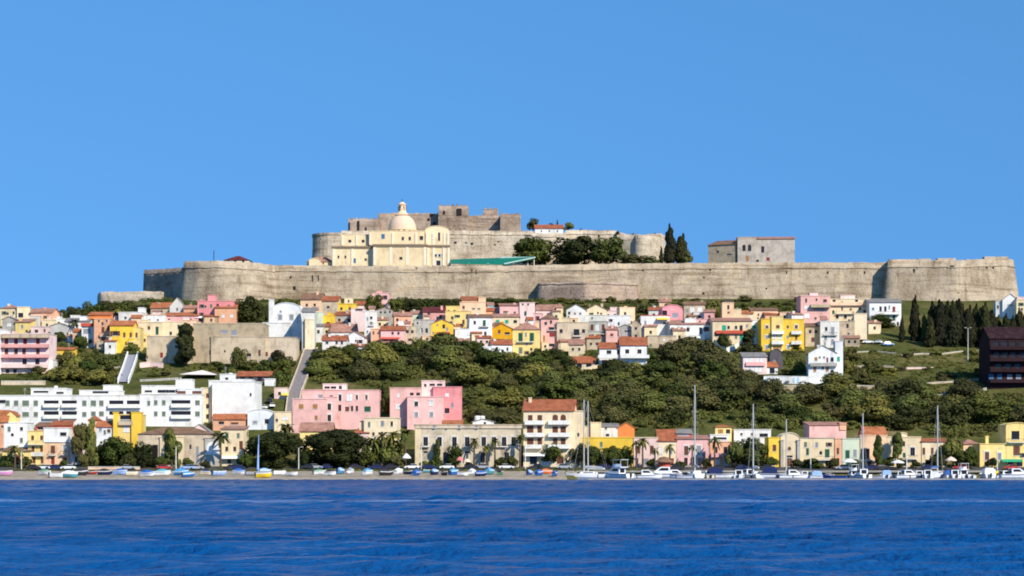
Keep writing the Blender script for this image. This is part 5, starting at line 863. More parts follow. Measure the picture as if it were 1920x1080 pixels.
for px, c, a, h in ((1437, 'BL', 5, 8), (1449, 'BL', 6, 6), (1461, 'DK', 10, 4), (1476, 'DK', 8, 3), (1489, 'BL', 4, 9), (1497, 'BL', 5, 9), (1507, 'BL', 6, 8), (1523, 'BL', 8, 10)):
    p = G(px, 719.5); b = MB(); x = p[0] - o[0]; b.box(x - a * s / 2, x + a * s / 2, p[1] - o[1] - .12, p[1] - o[1] - .05, p[2] - o[2] + .4, p[2] - o[2] + .4 + h * s); obj('painted_panel', b.mesh('painted_panel', [plain('mural_' + c, WALLC[c], .8)]), root)
wallrun('thin pale terrace wall on the grassy slope below the cemetery', [(1676, 693), (1712, 692), (1750, 692)], 2.6, 'PP')
wallrun('grey terrace wall crossing the slope beside the maroon apartments', [(1690, 668), (1730, 665), (1762, 666), (1800, 661), (1850, 658)], 2, 'ST')
wallrun('low road wall at the foot of the grassy slope', [(1695, 742), (1760, 741), (1800, 738), (1850, 732)], 4, 'G')
wallrun('crumbling stone terrace wall among bushes beside the pediment house', [(1600, 690), (1640, 688), (1676, 690)], 2.5, 'ST')
wallrun('tan terrace wall above the low road wall', [(1720, 722), (1780, 718), (1846, 712)], 2.5, 'BG')
wallrun('broken grey terrace wall on the meadow below the white cars', [(1600, 662), (1640, 660), (1680, 664)], 1.5, 'ST')
wallrun('pinkish garden wall beside the white ramp', [(262, 690), (282, 688), (306, 690)], 9, 'PP')
wallrun('pale terrace wall under the striped apartment block', [(2, 722), (40, 722), (85, 722)], 7, 'BG')
wallrun('stone terrace wall above the striped garden beds', [(262, 716), (300, 714), (340, 712)], 3, 'G')
wallrun('thin garden wall across the shrubs beside the ramp', [(170, 690), (200, 690), (225, 691)], 2.5, 'BG')
wallrun('low cream sea wall along the beach road', [(165, 881), (200, 881), (262, 881)], 5, 'PE', 'sea_wall')
# pale tent roof
tp = G(370, 712); tt_ = tag(empty('tent_roof', tp), 'pale peaked canvas roof behind the white apartments', 'tent'); s = tp[1] / F; b = MB()
A = [(-35 * s, 0, 10 * s), (37 * s, 0, 9 * s), (30 * s, 7, 12 * s), (-25 * s, 7, 13 * s)]; top = (6 * s, 4, 19 * s)
for i in range(4): b.tri(A[i], A[(i + 1) % 4], top)
obj('canopy', b.mesh('canopy', [plain('canvas_pale', (.72, .62, .58), .9)]), tt_); b = MB()
for x, y, z in A: b = MB(); b.box(x * .97 - .1, x * .97 + .1, y + .05, y + .25, -2, z + .02); obj('pole', b.mesh('pole', [M_iron]), tt_)
b = MB(); b.tube([(6 * s, 4, -2), top], .1); obj('pole', b.mesh('pole', [M_iron]), tt_)
# ------------------------------------------------------------------ plants
def leaves(centres, radii, n, size, up=.18, shell=.80, seed=0, squash=1.0):
    """n leaf-clump quads through a set of ellipsoid lobes"""
    g = np.random.default_rng(seed); k = g.integers(0, len(centres), n); C = np.array(centres)[k]; R = np.array(radii)[k]
    D = g.normal(size=(n, 3)); D /= np.linalg.norm(D, axis=1)[:, None]; rr = (shell + (1 - shell) * g.random(n)) * (1 + .07 * g.normal(size=n))
    P = C + D * R * rr[:, None]
    N = D + g.normal(size=(n, 3)) * .26 + np.array([0, 0, up]); N /= np.linalg.norm(N, axis=1)[:, None]
    U = np.cross(N, g.normal(size=(n, 3))); U /= np.linalg.norm(U, axis=1)[:, None] + 1e-9; W_ = np.cross(N, U)
    sz = (size * (.6 + .8 * g.random(n)))[:, None]; el = (.55 + .5 * g.random(n))[:, None]
    V = np.stack([P - U * sz, P - W_ * sz * el, P + U * sz, P + W_ * sz * el], 1).reshape(-1, 3)
    return V, np.arange(4 * n).reshape(n, 4)
CM = {}
def crown(kind, var):
    key = (kind, var)
    if key in CM: return CM[key]
    g = np.random.default_rng(hash(kind) % 997 * 0 + var * 31 + {'broad': 1, 'ficus': 2, 'cypress': 3, 'pine': 4, 'bush': 5, 'round': 6, 'tall': 7, 'lobed': 8}[kind])
    c, r = [], []
    if kind == 'cypress':
        for i in range(11):
            t = i / 10; rad = .46 * (1 - t) ** .50 * min(1, .55 + t * 3.2) + .04
            c.append((g.normal() * .05, g.normal() * .05, .06 + t * .88)); r.append((rad, rad, .10))
        n, size, mat = 2600, .055, M_leafD
    elif kind == 'ficus':
        for i in range(70):
            a = g.uniform(0, 6.28); q = math.sqrt(g.random()) * .40; zt_ = .16 + .70 * math.sqrt(max(0, 1 - (q / .5) ** 2)); z = g.uniform(.10, zt_); z = zt_ * .95 if i % 2 else z; rr = g.uniform(.10, .16)
            c.append((q * math.cos(a), q * math.sin(a), z)); r.append((rr, rr, rr * .95))
        n, size, mat = 13000, .024, M_leafE
    elif kind == 'pine':
        for i in range(14):
            a = g.uniform(0, 6.28); q = g.uniform(.03, .34); z = g.uniform(.24, .93); rr = g.uniform(.13, .20) * (1.25 - .55 * z)
            c.append((q * math.cos(a) * (1.3 - z), q * math.sin(a) * (1.3 - z), z)); r.append((rr * 1.25, rr * 1.25, rr * .75))
        n, size, mat = 2600, .045, M_leafA
    elif kind == 'lobed':
        for i in range(9):
            a = 6.283 * i / 9 + g.uniform(-.4, .4); q = (.06 if i % 3 == 0 else .25) * g.uniform(.7, 1.2); z = (.60 if i % 3 == 0 else .38) * g.uniform(.85, 1.2); rr = g.uniform(.19, .28)
            c.append((q * math.cos(a), q * math.sin(a), z)); r.append((rr, rr, rr * .9))
        n, size, mat = 3600, .030, M_leafB
    elif kind == 'tall':
        for i in range(16):
            a = g.uniform(0, 6.28); q = g.uniform(0, .28); z = g.uniform(.14, .9); rr = g.uniform(.14, .22)
            c.append((q * math.cos(a), q * math.sin(a), z)); r.append((rr, rr, rr * .7))
        n, size, mat = 2200, .045, M_leafB
    else:
        m = {'broad': 18, 'bush': 12, 'round': 20}[kind]
        for i in range(m):
            a = g.uniform(0, 6.28); q = math.sqrt(g.random()) * .33; top_ = .3 + .5 * math.sqrt(max(0, 1 - (q / .42) ** 2)); z = {'broad': g.uniform(.28, top_), 'bush': g.uniform(.08, top_ * .9), 'round': g.uniform(.16, top_)}[kind]; rr = g.uniform(.14, .24)
            c.append((q * math.cos(a), q * math.sin(a), z)); r.append((rr, rr, rr * .9))
        n, size, mat = {'broad': (2600, .042, M_leafB), 'bush': (1600, .050, M_leafC), 'round': (3200, .034, M_leafA)}[kind]
    V, Q = leaves(c, r, n, size, seed=var * 7 + 3); me = bpy.data.meshes.new('crown'); quadmesh(me, V, Q); me.materials.append(mat)
    b = MB(); th = {'cypress': .035, 'ficus': .05, 'bush': .03}.get(kind, .03)
    top = max(z for _, _, z in c) * .8
    b.tube([(0, 0, -.12), (g.normal() * .01, 0, .15), (g.normal() * .03, g.normal() * .03, top)], [th, th * .8, th * .25], 7)
    for i in range(min(len(c), 7)):
        p = c[i]; b.tube([(0, 0, min(.2, p[2] * .4)), (p[0] * .5, p[1] * .5, p[2] * .6 + .02), p], [th * .5, th * .35, th * .15], 5)
    CM[key] = (me, b.mesh('trunk', [M_bark])); return CM[key]
TN = dict(broad=('broadleaf_tree', 'tree'), ficus=('ficus_tree', 'tree'), cypress=('cypress_tree', 'tree'), pine=('pine_tree', 'tree'), bush=('shrub', 'shrub'), lobed=('oak_tree', 'tree'), round=('evergreen_tree', 'tree'), tall=('eucalyptus_tree', 'tree'))
tcount = [0]
def T(kind, px, pb, wp, hp, label, group=None, Y=None, depth=1.0, mat=None):
    x, y, z = G(px, pb) if Y is None else (PX(px, Y), Y, PZ(pb, Y))
    tcount[0] += 1; me, tr = crown(kind, tcount[0] % (4 if kind != 'ficus' else 3)); s = y / F
    root = empty(TN[kind][0], (x, y + wp * s * .5 * depth * .6, z - .1), random.uniform(0, 6.28)); tag(root, label, TN[kind][1], group)
    k = 1.0 / {'cypress': .9, 'ficus': .98, 'bush': 1.0, 'broad': 1.0, 'round': 1.0, 'pine': .95, 'tall': .95, 'lobed': 1.0}[kind]
    scl = (wp * s * k, wp * s * k, hp * s * 1.02)
    a = obj('trunk', tr, root); a.scale = scl
    if mat and me.materials[0] is not mat:
        key = ('m', me.name, mat.name)
        if key not in CM: m2 = me.copy(); m2.materials.clear(); m2.materials.append(mat); CM[key] = m2
        me = CM[key]
    c = obj('crown', me, root); c.scale = scl
    return root
def palm(px, pb, hp, wp, label, group=None, lean=0):
    x, y, z = G(px, pb); s = y / F; h = hp * s; R = wp * s / 2; root = tag(empty('palm_tree', (x, y, z - .1)), label, 'palm tree', group); g = random.Random(int(px))
    b = MB(); top = (lean * h, 0, h - R * .55); b.tube([(0, 0, -.3), (lean * h * .4, 0, h * .45), top], [.32, .24, .2], 8); obj('trunk', b.mesh('trunk', [M_bark]), root)
    fb = MB()
    for i in range(26):
        a = 6.283 * i / 26 + g.uniform(-.15, .15); el = g.uniform(-.25, 1.2); L = R * g.uniform(.95, 1.25); pts = []
        for k in range(7):
            t = k / 6; dr = el - t * t * 1.5; rr = L * t * math.cos(el * .6) * (1 - .12 * t); zz = L * (t * math.sin(el) - t * t * (.55 + .25 * (1.2 - el)))
            pts.append(Vector((top[0] + rr * math.cos(a), top[1] + rr * math.sin(a), top[2] + zz)))
        sd_ = Vector((-math.sin(a), math.cos(a), 0))
        for k in range(6):
            w0, w1 = R * .13 * math.sin(.35 + 2.6 * k / 6.5), R * .13 * math.sin(.35 + 2.6 * (k + 1) / 6.5); dn = Vector((0, 0, -.35))
            for sg in (-1, 1):
                fb.quad(tuple(pts[k]), tuple(pts[k + 1]), tuple(pts[k + 1] + sg * sd_ * w1 + dn * w1), tuple(pts[k] + sg * sd_ * w0 + dn * w0))
    obj('fronds', fb.mesh('fronds', [M_palm]), root); return root
# castle plants
T('round', 1004, 497, 98, 62, 'rounded green tree beside the green stage canopy', Y=850, mat=M_leafA)
T('round', 1085, 498, 104, 66, 'wide dark evergreen crown spreading before the inner wall', Y=846, mat=M_leafA)
T('round', 1138, 498, 82, 66, 'dense evergreen crown joined to the wide one by the inner wall', Y=842)
T('bush', 1190, 496, 60, 26, 'low spreading shrub at the foot of the inner wall stub', Y=838, mat=M_leafB)
T('bush', 1222, 496, 40, 20, 'small pale shrub between the inner wall and the cypresses', Y=836, mat=M_leafB)
T('cypress', 1257, 495, 25, 72, 'tallest black cypress on the castle terrace', Y=838)
T('cypress', 1279, 495, 30, 55, 'second cypress with spreading foot on the castle terrace', Y=838)
T('cypress', 1240, 494, 8, 32, 'thin young cypress on the castle terrace', Y=832)
T('bush', 1290, 495, 24, 28, 'yellowish shrub at the foot of the second castle cypress', Y=834, mat=M_leafB)
for px, y0, y1, w_, l in ((1000, 407, 434, 26, 'loose crowned tree right of the keep on the summit'), (1031, 416, 434, 16, 'small dark tree behind the white ward house'), (1067, 413, 434, 20, 'round olive tree above the ward house roof')): T('broad', px, y1, w_, y1 - y0, l, Y=886)
T('cypress', 1045, 434, 5, 22, 'thin dark cypress rising behind the ward house', Y=886)
for px, py in ((1090, 431), (1157, 436), (1188, 440), (1228, 440)): T('bush', px, py + 3, 12, 8, 'tiny weed bush sprouting on the inner wall top', 'weeds on the inner wall', Y=868 if px < 1150 else 864)
# trees at the foot of the walls
for i, (px, pb, w_, h_) in enumerate([(112, 606, 34, 30), (138, 604, 44, 36), (168, 602, 46, 42), (198, 598, 52, 40), (228, 596, 48, 38), (256, 590, 40, 24), (150, 612, 40, 34), (276, 586, 26, 18)]): T('round', px, pb, w_, h_, 'dark evergreen tree in the wood on the hill shoulder', 'dark trees on the hill shoulder')
T('round', 462, 606, 66, 60, 'big round dark evergreen beside the coral pink house'); T('round', 438, 590, 34, 26, 'small dark tree between the coral house and the bastion')
T('broad', 532, 590, 56, 36, 'dark tree rising behind the white church gable', mat=M_leafA); T('tall', 500, 612, 14, 46, 'narrow dark shrub beside the white church pier', mat=M_leafA)
T('round', 345, 590, 30, 26, 'dark tree behind the white chapel gable'); T('round', 700, 592, 44, 48, 'dark round tree beside the windowless pink tower house')
for px, pb, w_, h_ in ((742, 592, 40, 40), (770, 590, 46, 36), (800, 586, 46, 32), (832, 582, 44, 28), (860, 576, 36, 20), (926, 576, 40, 20), (955, 576, 44, 22), (985, 578, 36, 20), (680, 580, 30, 18)): T('round', px, pb, w_, h_, 'dark evergreen in the belt below the curtain wall', 'dark trees below the curtain wall')
for px, pb, w_, h_ in ((1205, 588, 34, 22), (1230, 590, 40, 26), (1258, 586, 44, 24), (1290, 578, 40, 20), (1336, 592, 40, 34), (1350, 586, 30, 26)): T('bush', px, pb, w_, h_, 'pale green bush below the curtain wall', 'pale bushes below the curtain wall', mat=M_leafB)
for px, pb, w_, h_ in ((1400, 582, 26, 18), (1422, 586, 36, 16), (1450, 588, 40, 18), (1480, 590, 40, 22), (1494, 596, 26, 26), (1394, 592, 22, 14)): T('bush', px, pb, w_, h_, 'yellow green meadow bush behind the peach pink house', 'meadow bushes', mat=M_grassy)
# convent and lower gardens
T('pine', 345, 692, 62, 84, 'ragged tall pine before the stone convent'); T('round', 445, 694, 38, 50, 'dense brown green tree before the convent wall', mat=M_leafB); T('round', 520, 682, 32, 32, 'clipped round tree on the crypt terrace', mat=M_leafD)
for px, pb, w_, h_ in ((150, 655, 30, 30), (108, 642, 30, 24), (165, 652, 24, 22)): T('broad', px, pb, w_, h_, 'garden tree among the houses above the ramp', 'garden trees above the ramp', mat=M_leafA)
T('round', 212, 662, 22, 18, 'dark bush under the arched porch of the yellow house', mat=M_leafA); T('bush', 246, 664, 36, 22, 'olive bush beside the head of the ramp', mat=M_leafB)
palm(139, 640, 44, 24, 'fan of a palm between the grey and white hill houses'); palm(222, 612, 42, 34, 'palm rising above the red roof terrace')
T('broad', 1133 + 0, 700, 30, 22, 'tree under the raised terrace of the white villa'); T('round', 1358, 652, 30, 32, 'dark garden tree before the teal shuttered house', mat=M_leafA); T('pine', 1405, 668, 46, 50, 'tall dark pine beside the bright yellow block'); T('tall', 1416, 628, 14, 24, 'dark cypress top beside the teal shutter', mat=M_leafA)
T('round', 1492, 658, 30, 18, 'dark hedge bush at the foot of the yellow block', mat=M_leafA)
T('round', 1500, 700, 26, 30, 'bush in the yard of the pediment house', mat=M_leafB); T('bush', 1480, 704, 46, 16, 'hedge above the painted garden wall', mat=M_leafA); T('bush', 1418, 712, 60, 16, 'hedge below the small pink and white house', mat=M_leafA)
T('round', 1655, 618, 62, 34, 'wide dark hedge tree below the iron balcony house', mat=M_leafA); T('bush', 1612, 706, 34, 26, 'pale flowering shrubs beside the pediment house', mat=M_leafB)
# cemetery cypresses
for px, pb, w_, h_, l in ((1717, 640, 23, 82, 'tall broad cypress standing alone beside the iron balcony house'), (1692, 642, 12, 48, 'slim short cypress beside the tall broad one'), (1735, 640, 18, 50, 'yellowish cypress beside the cemetery gate')): T('cypress', px, pb, w_, h_, l, mat=M_leafB if 'yellow' in l else None)
for px, pb, w_, h_ in ((1752, 646, 22, 78), (1764, 650, 26, 84), (1778, 650, 26, 82), (1790, 652, 26, 84), (1803, 650, 24, 86), (1818, 652, 22, 76), (1832, 650, 20, 76), (1850, 654, 22, 84), (1862, 640, 18, 56), (1872, 636, 14, 44), (1888, 640, 16, 50), (1900, 640, 14, 46), (1914, 640, 18, 60), (1770, 630, 26, 62), (1796, 630, 26, 64), (1840, 640, 20, 60), (1926, 640, 16, 56), (1745, 652, 18, 60)): T('cypress', px, pb, w_ * 1.35, h_, 'black cypress in the crowded cemetery grove', 'cemetery cypresses')
# the waterfront trees
T('ficus', 515, 880, 118, 76, 'huge dark ficus before the cream corner house'); T('ficus', 628, 880, 130, 80, 'widest dark ficus crown on the waterfront lawn')
T('round', 570, 880, 40, 46, 'smaller dark tree filling the gap between the two ficus crowns', mat=M_leafE)
T('round', 212, 876, 76, 68, 'round dark tree before the yellow pillared house', mat=M_leafE); T('round', 268, 878, 50, 56, 'dark tree before the warehouse doors', mat=M_leafE); T('round', 190, 872, 50, 46, 'low dark tree beside the eucalyptus', mat=M_leafE)
T('tall', 148, 876, 40, 86, 'tall olive eucalyptus beside the peach shore house'); T('tall', 172, 876, 32, 92, 'second eucalyptus leaning to the round tree'); T('tall', 320, 876, 44, 72, 'ragged tree before the warehouse middle door')
palm(414, 878, 72, 40, 'lone palm before the cream corner house'); palm(538, 850, 60, 38, 'palm rising between the two ficus crowns'); palm(452, 862, 62, 34, 'tufted palm behind the huge ficus')
for px, h_, w_ in ((700, 62, 40), (716, 70, 36), (738, 74, 44), (760, 76, 40), (690, 52, 36)): palm(px, 878, h_, w_, 'shaggy palm in the clump beside the old palazzo', 'palms beside the palazzo')
T('broad', 728, 878, 66, 66, 'olive tree tangled in the palm clump', mat=M_leafB); T('bush', 12, 876, 40, 30, 'bush over the dark shopfronts', mat=M_leafA); palm(28, 876, 46, 40, 'low palm before the yellow shopfronts')
T('tall', 821, 878, 24, 54, 'narrow pointed tree before the palazzo windows', mat=M_leafA); T('round', 852, 878, 34, 52, 'round dark tree before the palazzo windows', mat=M_leafE); T('bush', 818, 880, 36, 30, 'green shrub under the narrow pointed tree', mat=M_leafA)
for px, h_, w_ in ((889, 60, 26), (928, 58, 24), (975, 66, 30), (912, 46, 22)): palm(px, 878, h_, w_, 'slender palm before the weathered palazzo', 'palms before the palazzo')
for px, w_, h_ in ((1040, 62, 50), (1085, 50, 52), (1112, 40, 48), (1148, 48, 48), (1174, 30, 44)): T('broad', px, 878, w_, h_, 'clipped dark crown in the row before the yellow shore house', 'clipped trees before the yellow house', mat=M_leafA)
for px, h_, w_ in ((1205, 62, 30), (1193, 56, 22), (1256, 50, 24), (1298, 48, 22), (1340, 64, 30), (1228, 44, 20)): palm(px, 880, h_, w_, 'palm before the pink shore houses', 'palms before the pink houses')
T('round', 1408, 880, 84, 70, 'big round harbour tree beside the little church', mat=M_leafA); T('broad', 1380, 880, 40, 60, 'reddish olive tree beside the big harbour tree', mat=M_leafB)
T('tall', 1648, 880, 28, 72, 'ivy green narrow tree against the salmon house', mat=M_leafA); T('tall', 1685, 880, 30, 72, 'brown willow before the cream arch house'); T('bush', 1530, 880, 60, 26, 'dark hedge before the green shuttered shore house', mat=M_leafE)
T('broad', 1790, 878, 60, 66, 'dark olive tree beside the orange roofed house', mat=M_leafB); T('round', 1822, 880, 34, 48, 'round green tree before the yellow shore house', mat=M_leafA)
for px, pb, w_, h_ in ((598, 690, 50, 40), (625, 684, 54, 40), (655, 682, 56, 44), (690, 690, 60, 46), (725, 684, 50, 48), (752, 678, 44, 40), (786, 668, 42, 40), (812, 664, 40, 32), (840, 664, 48, 30), (868, 668, 46, 36), (896, 664, 36, 28), (700, 664, 34, 26), (1012, 684, 50, 36), (1040, 676, 46, 28), (1066, 700, 44, 34), (1220, 684, 44, 28), (1250, 672, 48, 24), (1290, 660, 60, 32), (1318, 664, 56, 30), (1346, 690, 50, 36), (1150, 712, 50, 30), (1100, 716, 52, 30), (1200, 706, 56, 32)): T('lobed' if px % 2 else 'round', px, pb, w_, h_, 'leafy tree at the upper edge of the wood under the hill houses', 'trees under the hill houses', mat=M_leafA if px % 3 else M_leafB)
for px, pb, w_, h_ in ((720, 772, 22, 60), (727, 790, 20, 46)): T('tall', px, pb, w_, h_, 'dark narrow tree in the gap between the two pink villas', 'trees between the pink villas', mat=M_leafA)
for px, pb, w_, h_ in ((118, 690, 48, 36), (140, 706, 56, 44), (165, 714, 60, 46), (196, 704, 50, 40), (128, 722, 60, 44), (180, 726, 56, 40), (98, 716, 34, 30), (70, 706, 30, 22)): T('broad', px, pb, w_, h_, 'leafy tree on the bank between the ramp and the striped apartments', 'trees beside the ramp', mat=M_leafA if px % 2 else M_leafB)
for px, pb, w_, h_ in ((400, 694, 46, 22), (425, 698, 40, 20), (470, 696, 44, 26), (500, 700, 50, 36), (530, 704, 44, 40), (524, 724, 40, 34), (540, 690, 34, 26), (384, 692, 36, 16), (310, 706, 30, 12), (288, 708, 26, 10)): T('bush', px, pb, w_, h_, 'garden bush on the bank below the stone convent', 'bushes below the convent', mat=M_leafA)
for px, pb, w_, h_ in ((1600, 678, 44, 34), (1636, 700, 54, 34), (1668, 706, 40, 22), (1620, 724, 50, 30), (1660, 734, 56, 24), (1838, 680, 44, 34), (1778, 716, 50, 22), (1590, 700, 36, 30), (1750, 740, 50, 20), (1836, 706, 30, 22), (1706, 672, 34, 14), (1758, 668, 30, 13), (1822, 664, 34, 14), (1640, 664, 30, 12), (1690, 697, 30, 12), (1742, 696, 26, 11), (1734, 724, 34, 14), (1806, 718, 34, 14)): T('bush', px, pb, w_, h_, 'rough bush on the terraced slope below the cemetery', 'bushes on the terraced slope', mat=M_leafB if px % 4 else M_grassy)
for i in range(24):
    px = 1015 + i * 27 + random.uniform(-9, 9); T('bush', px, random.uniform(566, 577), random.uniform(22, 44), random.uniform(9, 17), 'dry low shrub along the foot of the curtain wall', 'shrubs along the wall foot', mat=(M_leafB, M_grassy, M_leafC)[i % 3])
for px, w_, h_ in ((46, 26, 26), (118, 22, 20), (236, 36, 34), (300, 26, 26), (352, 24, 24), (384, 22, 18), (460, 30, 34), (690, 40, 40), (745, 34, 30), (795, 22, 18), (880, 20, 16), (940, 28, 24), (962, 24, 28), (1222, 22, 22), (1276, 20, 18), (1324, 24, 22), (1446, 30, 26), (1494, 26, 22), (1562, 26, 24), (1606, 24, 20), (1668, 28, 26), (1718, 22, 18), (1760, 34, 34), (1806, 30, 36), (1862, 26, 24)): T('broad', px, 879.5, w_, h_, 'small green garden tree along the waterfront pavement', 'small trees along the waterfront', mat=M_leafB if px % 2 else M_leafA)
# trees on the wooded slope, placed by the ground they stand on
def inpoly(x, y, P):
    c = False; j = len(P) - 1
    for i in range(len(P)):
        if (P[i][1] > y) != (P[j][1] > y) and x < (P[j][0] - P[i][0]) * (y - P[i][1]) / (P[j][1] - P[i][1]) + P[i][0]: c = not c
        j = i
    return c
WOOD = [(585, 722), (600, 690), (640, 672), (760, 672), (905, 684), (1000, 676), (1075, 712), (1230, 700), (1290, 662), (1350, 676), (1385, 716), (1440, 745), (1640, 752), (1690, 748), (1860, 742), (1925, 745), (1925, 812), (1800, 822), (1700, 812), (1600, 806), (1450, 808), (1340, 800), (1200, 808), (1110, 800), (1090, 790), (980, 800), (872, 800), (868, 722), (790, 712), (730, 726), (728, 745), (714, 745), (711, 728), (650, 718), (604, 718)]
WL, WG = ['olive green tree on the wooded slope', 'dark evergreen on the wooded slope', 'bushy low tree on the wooded slope'], ['olive trees on the slope', 'dark evergreens on the slope', 'bushy trees on the slope']
g_ = random.Random(5); placed = []; tries = 0
while len(placed) < 190 and tries < 6000:
    tries += 1; px, py = g_.uniform(585, 1925), g_.uniform(662, 815)
    if not inpoly(px, py, WOOD): continue
    x, y, z = G(px, py)
    if blocked(x, y, 2.0) or nz(np.float64(x * .11), np.float64(y * .13), 2.0) > .55 or any((x - a) ** 2 + (y - b) ** 2 < 44 for a, b in placed): continue
    k = g_.choices([0, 1, 2], [6, 3, 2])[0]; kind = ('lobed', 'round', 'bush')[k]; wpx = g_.choice((g_.uniform(26, 46), g_.uniform(46, 92), g_.uniform(60, 100))) * (1 if k < 2 else .6); hpx = wpx * g_.uniform(.5, .74)
    T(kind, px, py, wpx, hpx, WL[k], WG[k], mat=(M_leafB, M_leafA, M_leafC)[k]); placed.append((x, y))
# scrub and grass that nobody could count
def scatter(name, label, cat, polys, n, size, per, mat, leaf, seed, flat=.7):
    g = np.random.default_rng(seed); Vs, Qs = [], []; o = 0; got = 0; it = 0
    bx0, bx1 = min(p[0] for P in polys for p in P), max(p[0] for P in polys for p in P); by0, by1 = min(p[1] for P in polys for p in P), max(p[1] for P in polys for p in P)
    while got < n and it < n * 14:
        it += 1; px, py = g.uniform(bx0, bx1), g.uniform(by0, by1)
        if not any(inpoly(px, py, P) for P in polys): continue
        x, y, z = G(px, py); y += g.uniform(-1, 1)
        if blocked(x, y, size * .5): continue
        if name == 'scrub' and nz(np.float64(x * .11), np.float64(y * .13), 2.0) > .42: continue      # clearings
        r = size * g.uniform(.45, 1.25); c = [(x + g.normal() * r * .5, y + g.normal() * r * .5, z + r * flat * g.uniform(.1, .7)) for _ in range(3)]
        V, Q = leaves(c, [(r * .75, r * .75, r * flat * .75)] * 3, per, leaf, seed=int(g.integers(1e9)))
        Vs.append(V); Qs.append(Q + o); o += len(V); got += 1
    me = bpy.data.meshes.new(name); quadmesh(me, np.concatenate(Vs), np.concatenate(Qs)); me.materials.append(mat)
    tag(obj(name, me), label, cat, kind='stuff')
SCRUB = [WOOD, [(100, 722), (100, 690), (122, 672), (215, 668), (226, 690), (212, 722)], [(262, 712), (290, 694), (410, 688), (545, 682), (556, 700), (538, 728), (470, 700), (330, 698)], [(1360, 660), (1440, 662), (1440, 706), (1384, 714)], [(1470, 660), (1512, 660), (1512, 702), (1462, 704)]]
scatter('scrub', 'tangled olive green scrub covering the wooded slope', 'scrub', SCRUB, 1900, 1.7, 85, M_leafC, .28, 3)
scatter('scrub', 'grassy tufts and low bushes on the terraced slope below the cemetery', 'scrub', [[(1586, 660), (1700, 655), (1850, 655), (1850, 735), (1700, 738), (1600, 722)], [(1200, 560), (1350, 566), (1500, 576), (1500, 600), (1400, 596), (1340, 600), (1200, 596)]], 1000, .8, 36, M_grassy, .20, 4, .45)
scatter('undergrowth', 'dark undergrowth between the hill houses and below the castle wall', 'undergrowth', [[(100, 612), (100, 580), (270, 560), (520, 562), (1000, 562), (1500, 574), (1500, 600), (900, 600), (520, 640), (300, 600)], [(0, 720), (0, 640), (270, 640), (270, 700)], [(580, 690), (600, 640), (780, 640), (1100, 660), (1340, 640), (1400, 660), (1060, 712), (600, 700)]], 1500, 1.3, 50, M_leafA, .28, 5)
scatter('shore_grass', 'green grass verge between the road and the beach boats', 'grass', [[(20, 884), (20, 880), (145, 880), (145, 884)], [(560, 882), (560, 878), (680, 878), (680, 882)], [(930, 884), (930, 879), (1240, 879), (1240, 884)], [(280, 884), (280, 881), (930, 881), (930, 884)]], 620, .6, 30, M_grassy, .14, 6, .5)
# ------------------------------------------------------------------ harbour pontoon
md_ = plain('pontoon_deck', (.30, .25, .20), .9, var=.25)
pt = tag(empty('pontoon', (120, 503, 0)), 'long low mooring pontoon closing the small boat harbour', 'pontoon')
b = MB(); b.box(-101, 200, 0, 2.2, -.35, .28); obj('float', b.mesh('float', [M_conc]), pt)
pl = MB(); pl.box(-.95, .95, -.1, 2.3, 0, .08); plm = pl.mesh('plank', [md_])
for i in range(150): obj('plank', plm, pt, (-100 + i * 2 + .05, 0, .285))
pile = MB(); pile.tube([(0, 0, -2), (0, 0, 1.3)], .14, 8); pilem = pile.mesh('pile', [M_bark])
for i in range(20): obj('pile', pilem, pt, (-98 + i * 10, 2.55, 0))
# ------------------------------------------------------------------ boats
def hull_mesh(L, Wd, Hh, nose=1.0, fine=.9, stern=.75):
    b = MB(); n = 14; rings = []
    for i in range(n + 1):
        t = i / n; x = (t - .5) * L
        wdt = Wd / 2 * (stern + (1 - stern) * min(1, t * 2.2)) * (1 - max(0, (t - .55) / .45) ** 2.1 * fine)
        sheer = Hh * (1 + .30 * nose * max(0, t - .45) ** 1.5 * 2 + .05 * (1 - t)); kl = Hh * .55 * max(0, (t - .75) / .25) ** 2
        rings.append([(x, -wdt, sheer), (x, -wdt * .93, sheer * .55), (x, -wdt * .62, kl + Hh * .14), (x, 0, kl), (x, wdt * .62, kl + Hh * .14), (x, wdt * .93, sheer * .55), (x, wdt, sheer)])
    for a, c in zip(rings, rings[1:]):
        for j in range(6): b.quad(a[j], a[j + 1], c[j + 1], c[j], 0)
    b.poly([p for p in rings[0]][::-1], 0)
    return b, rings
BM = {}
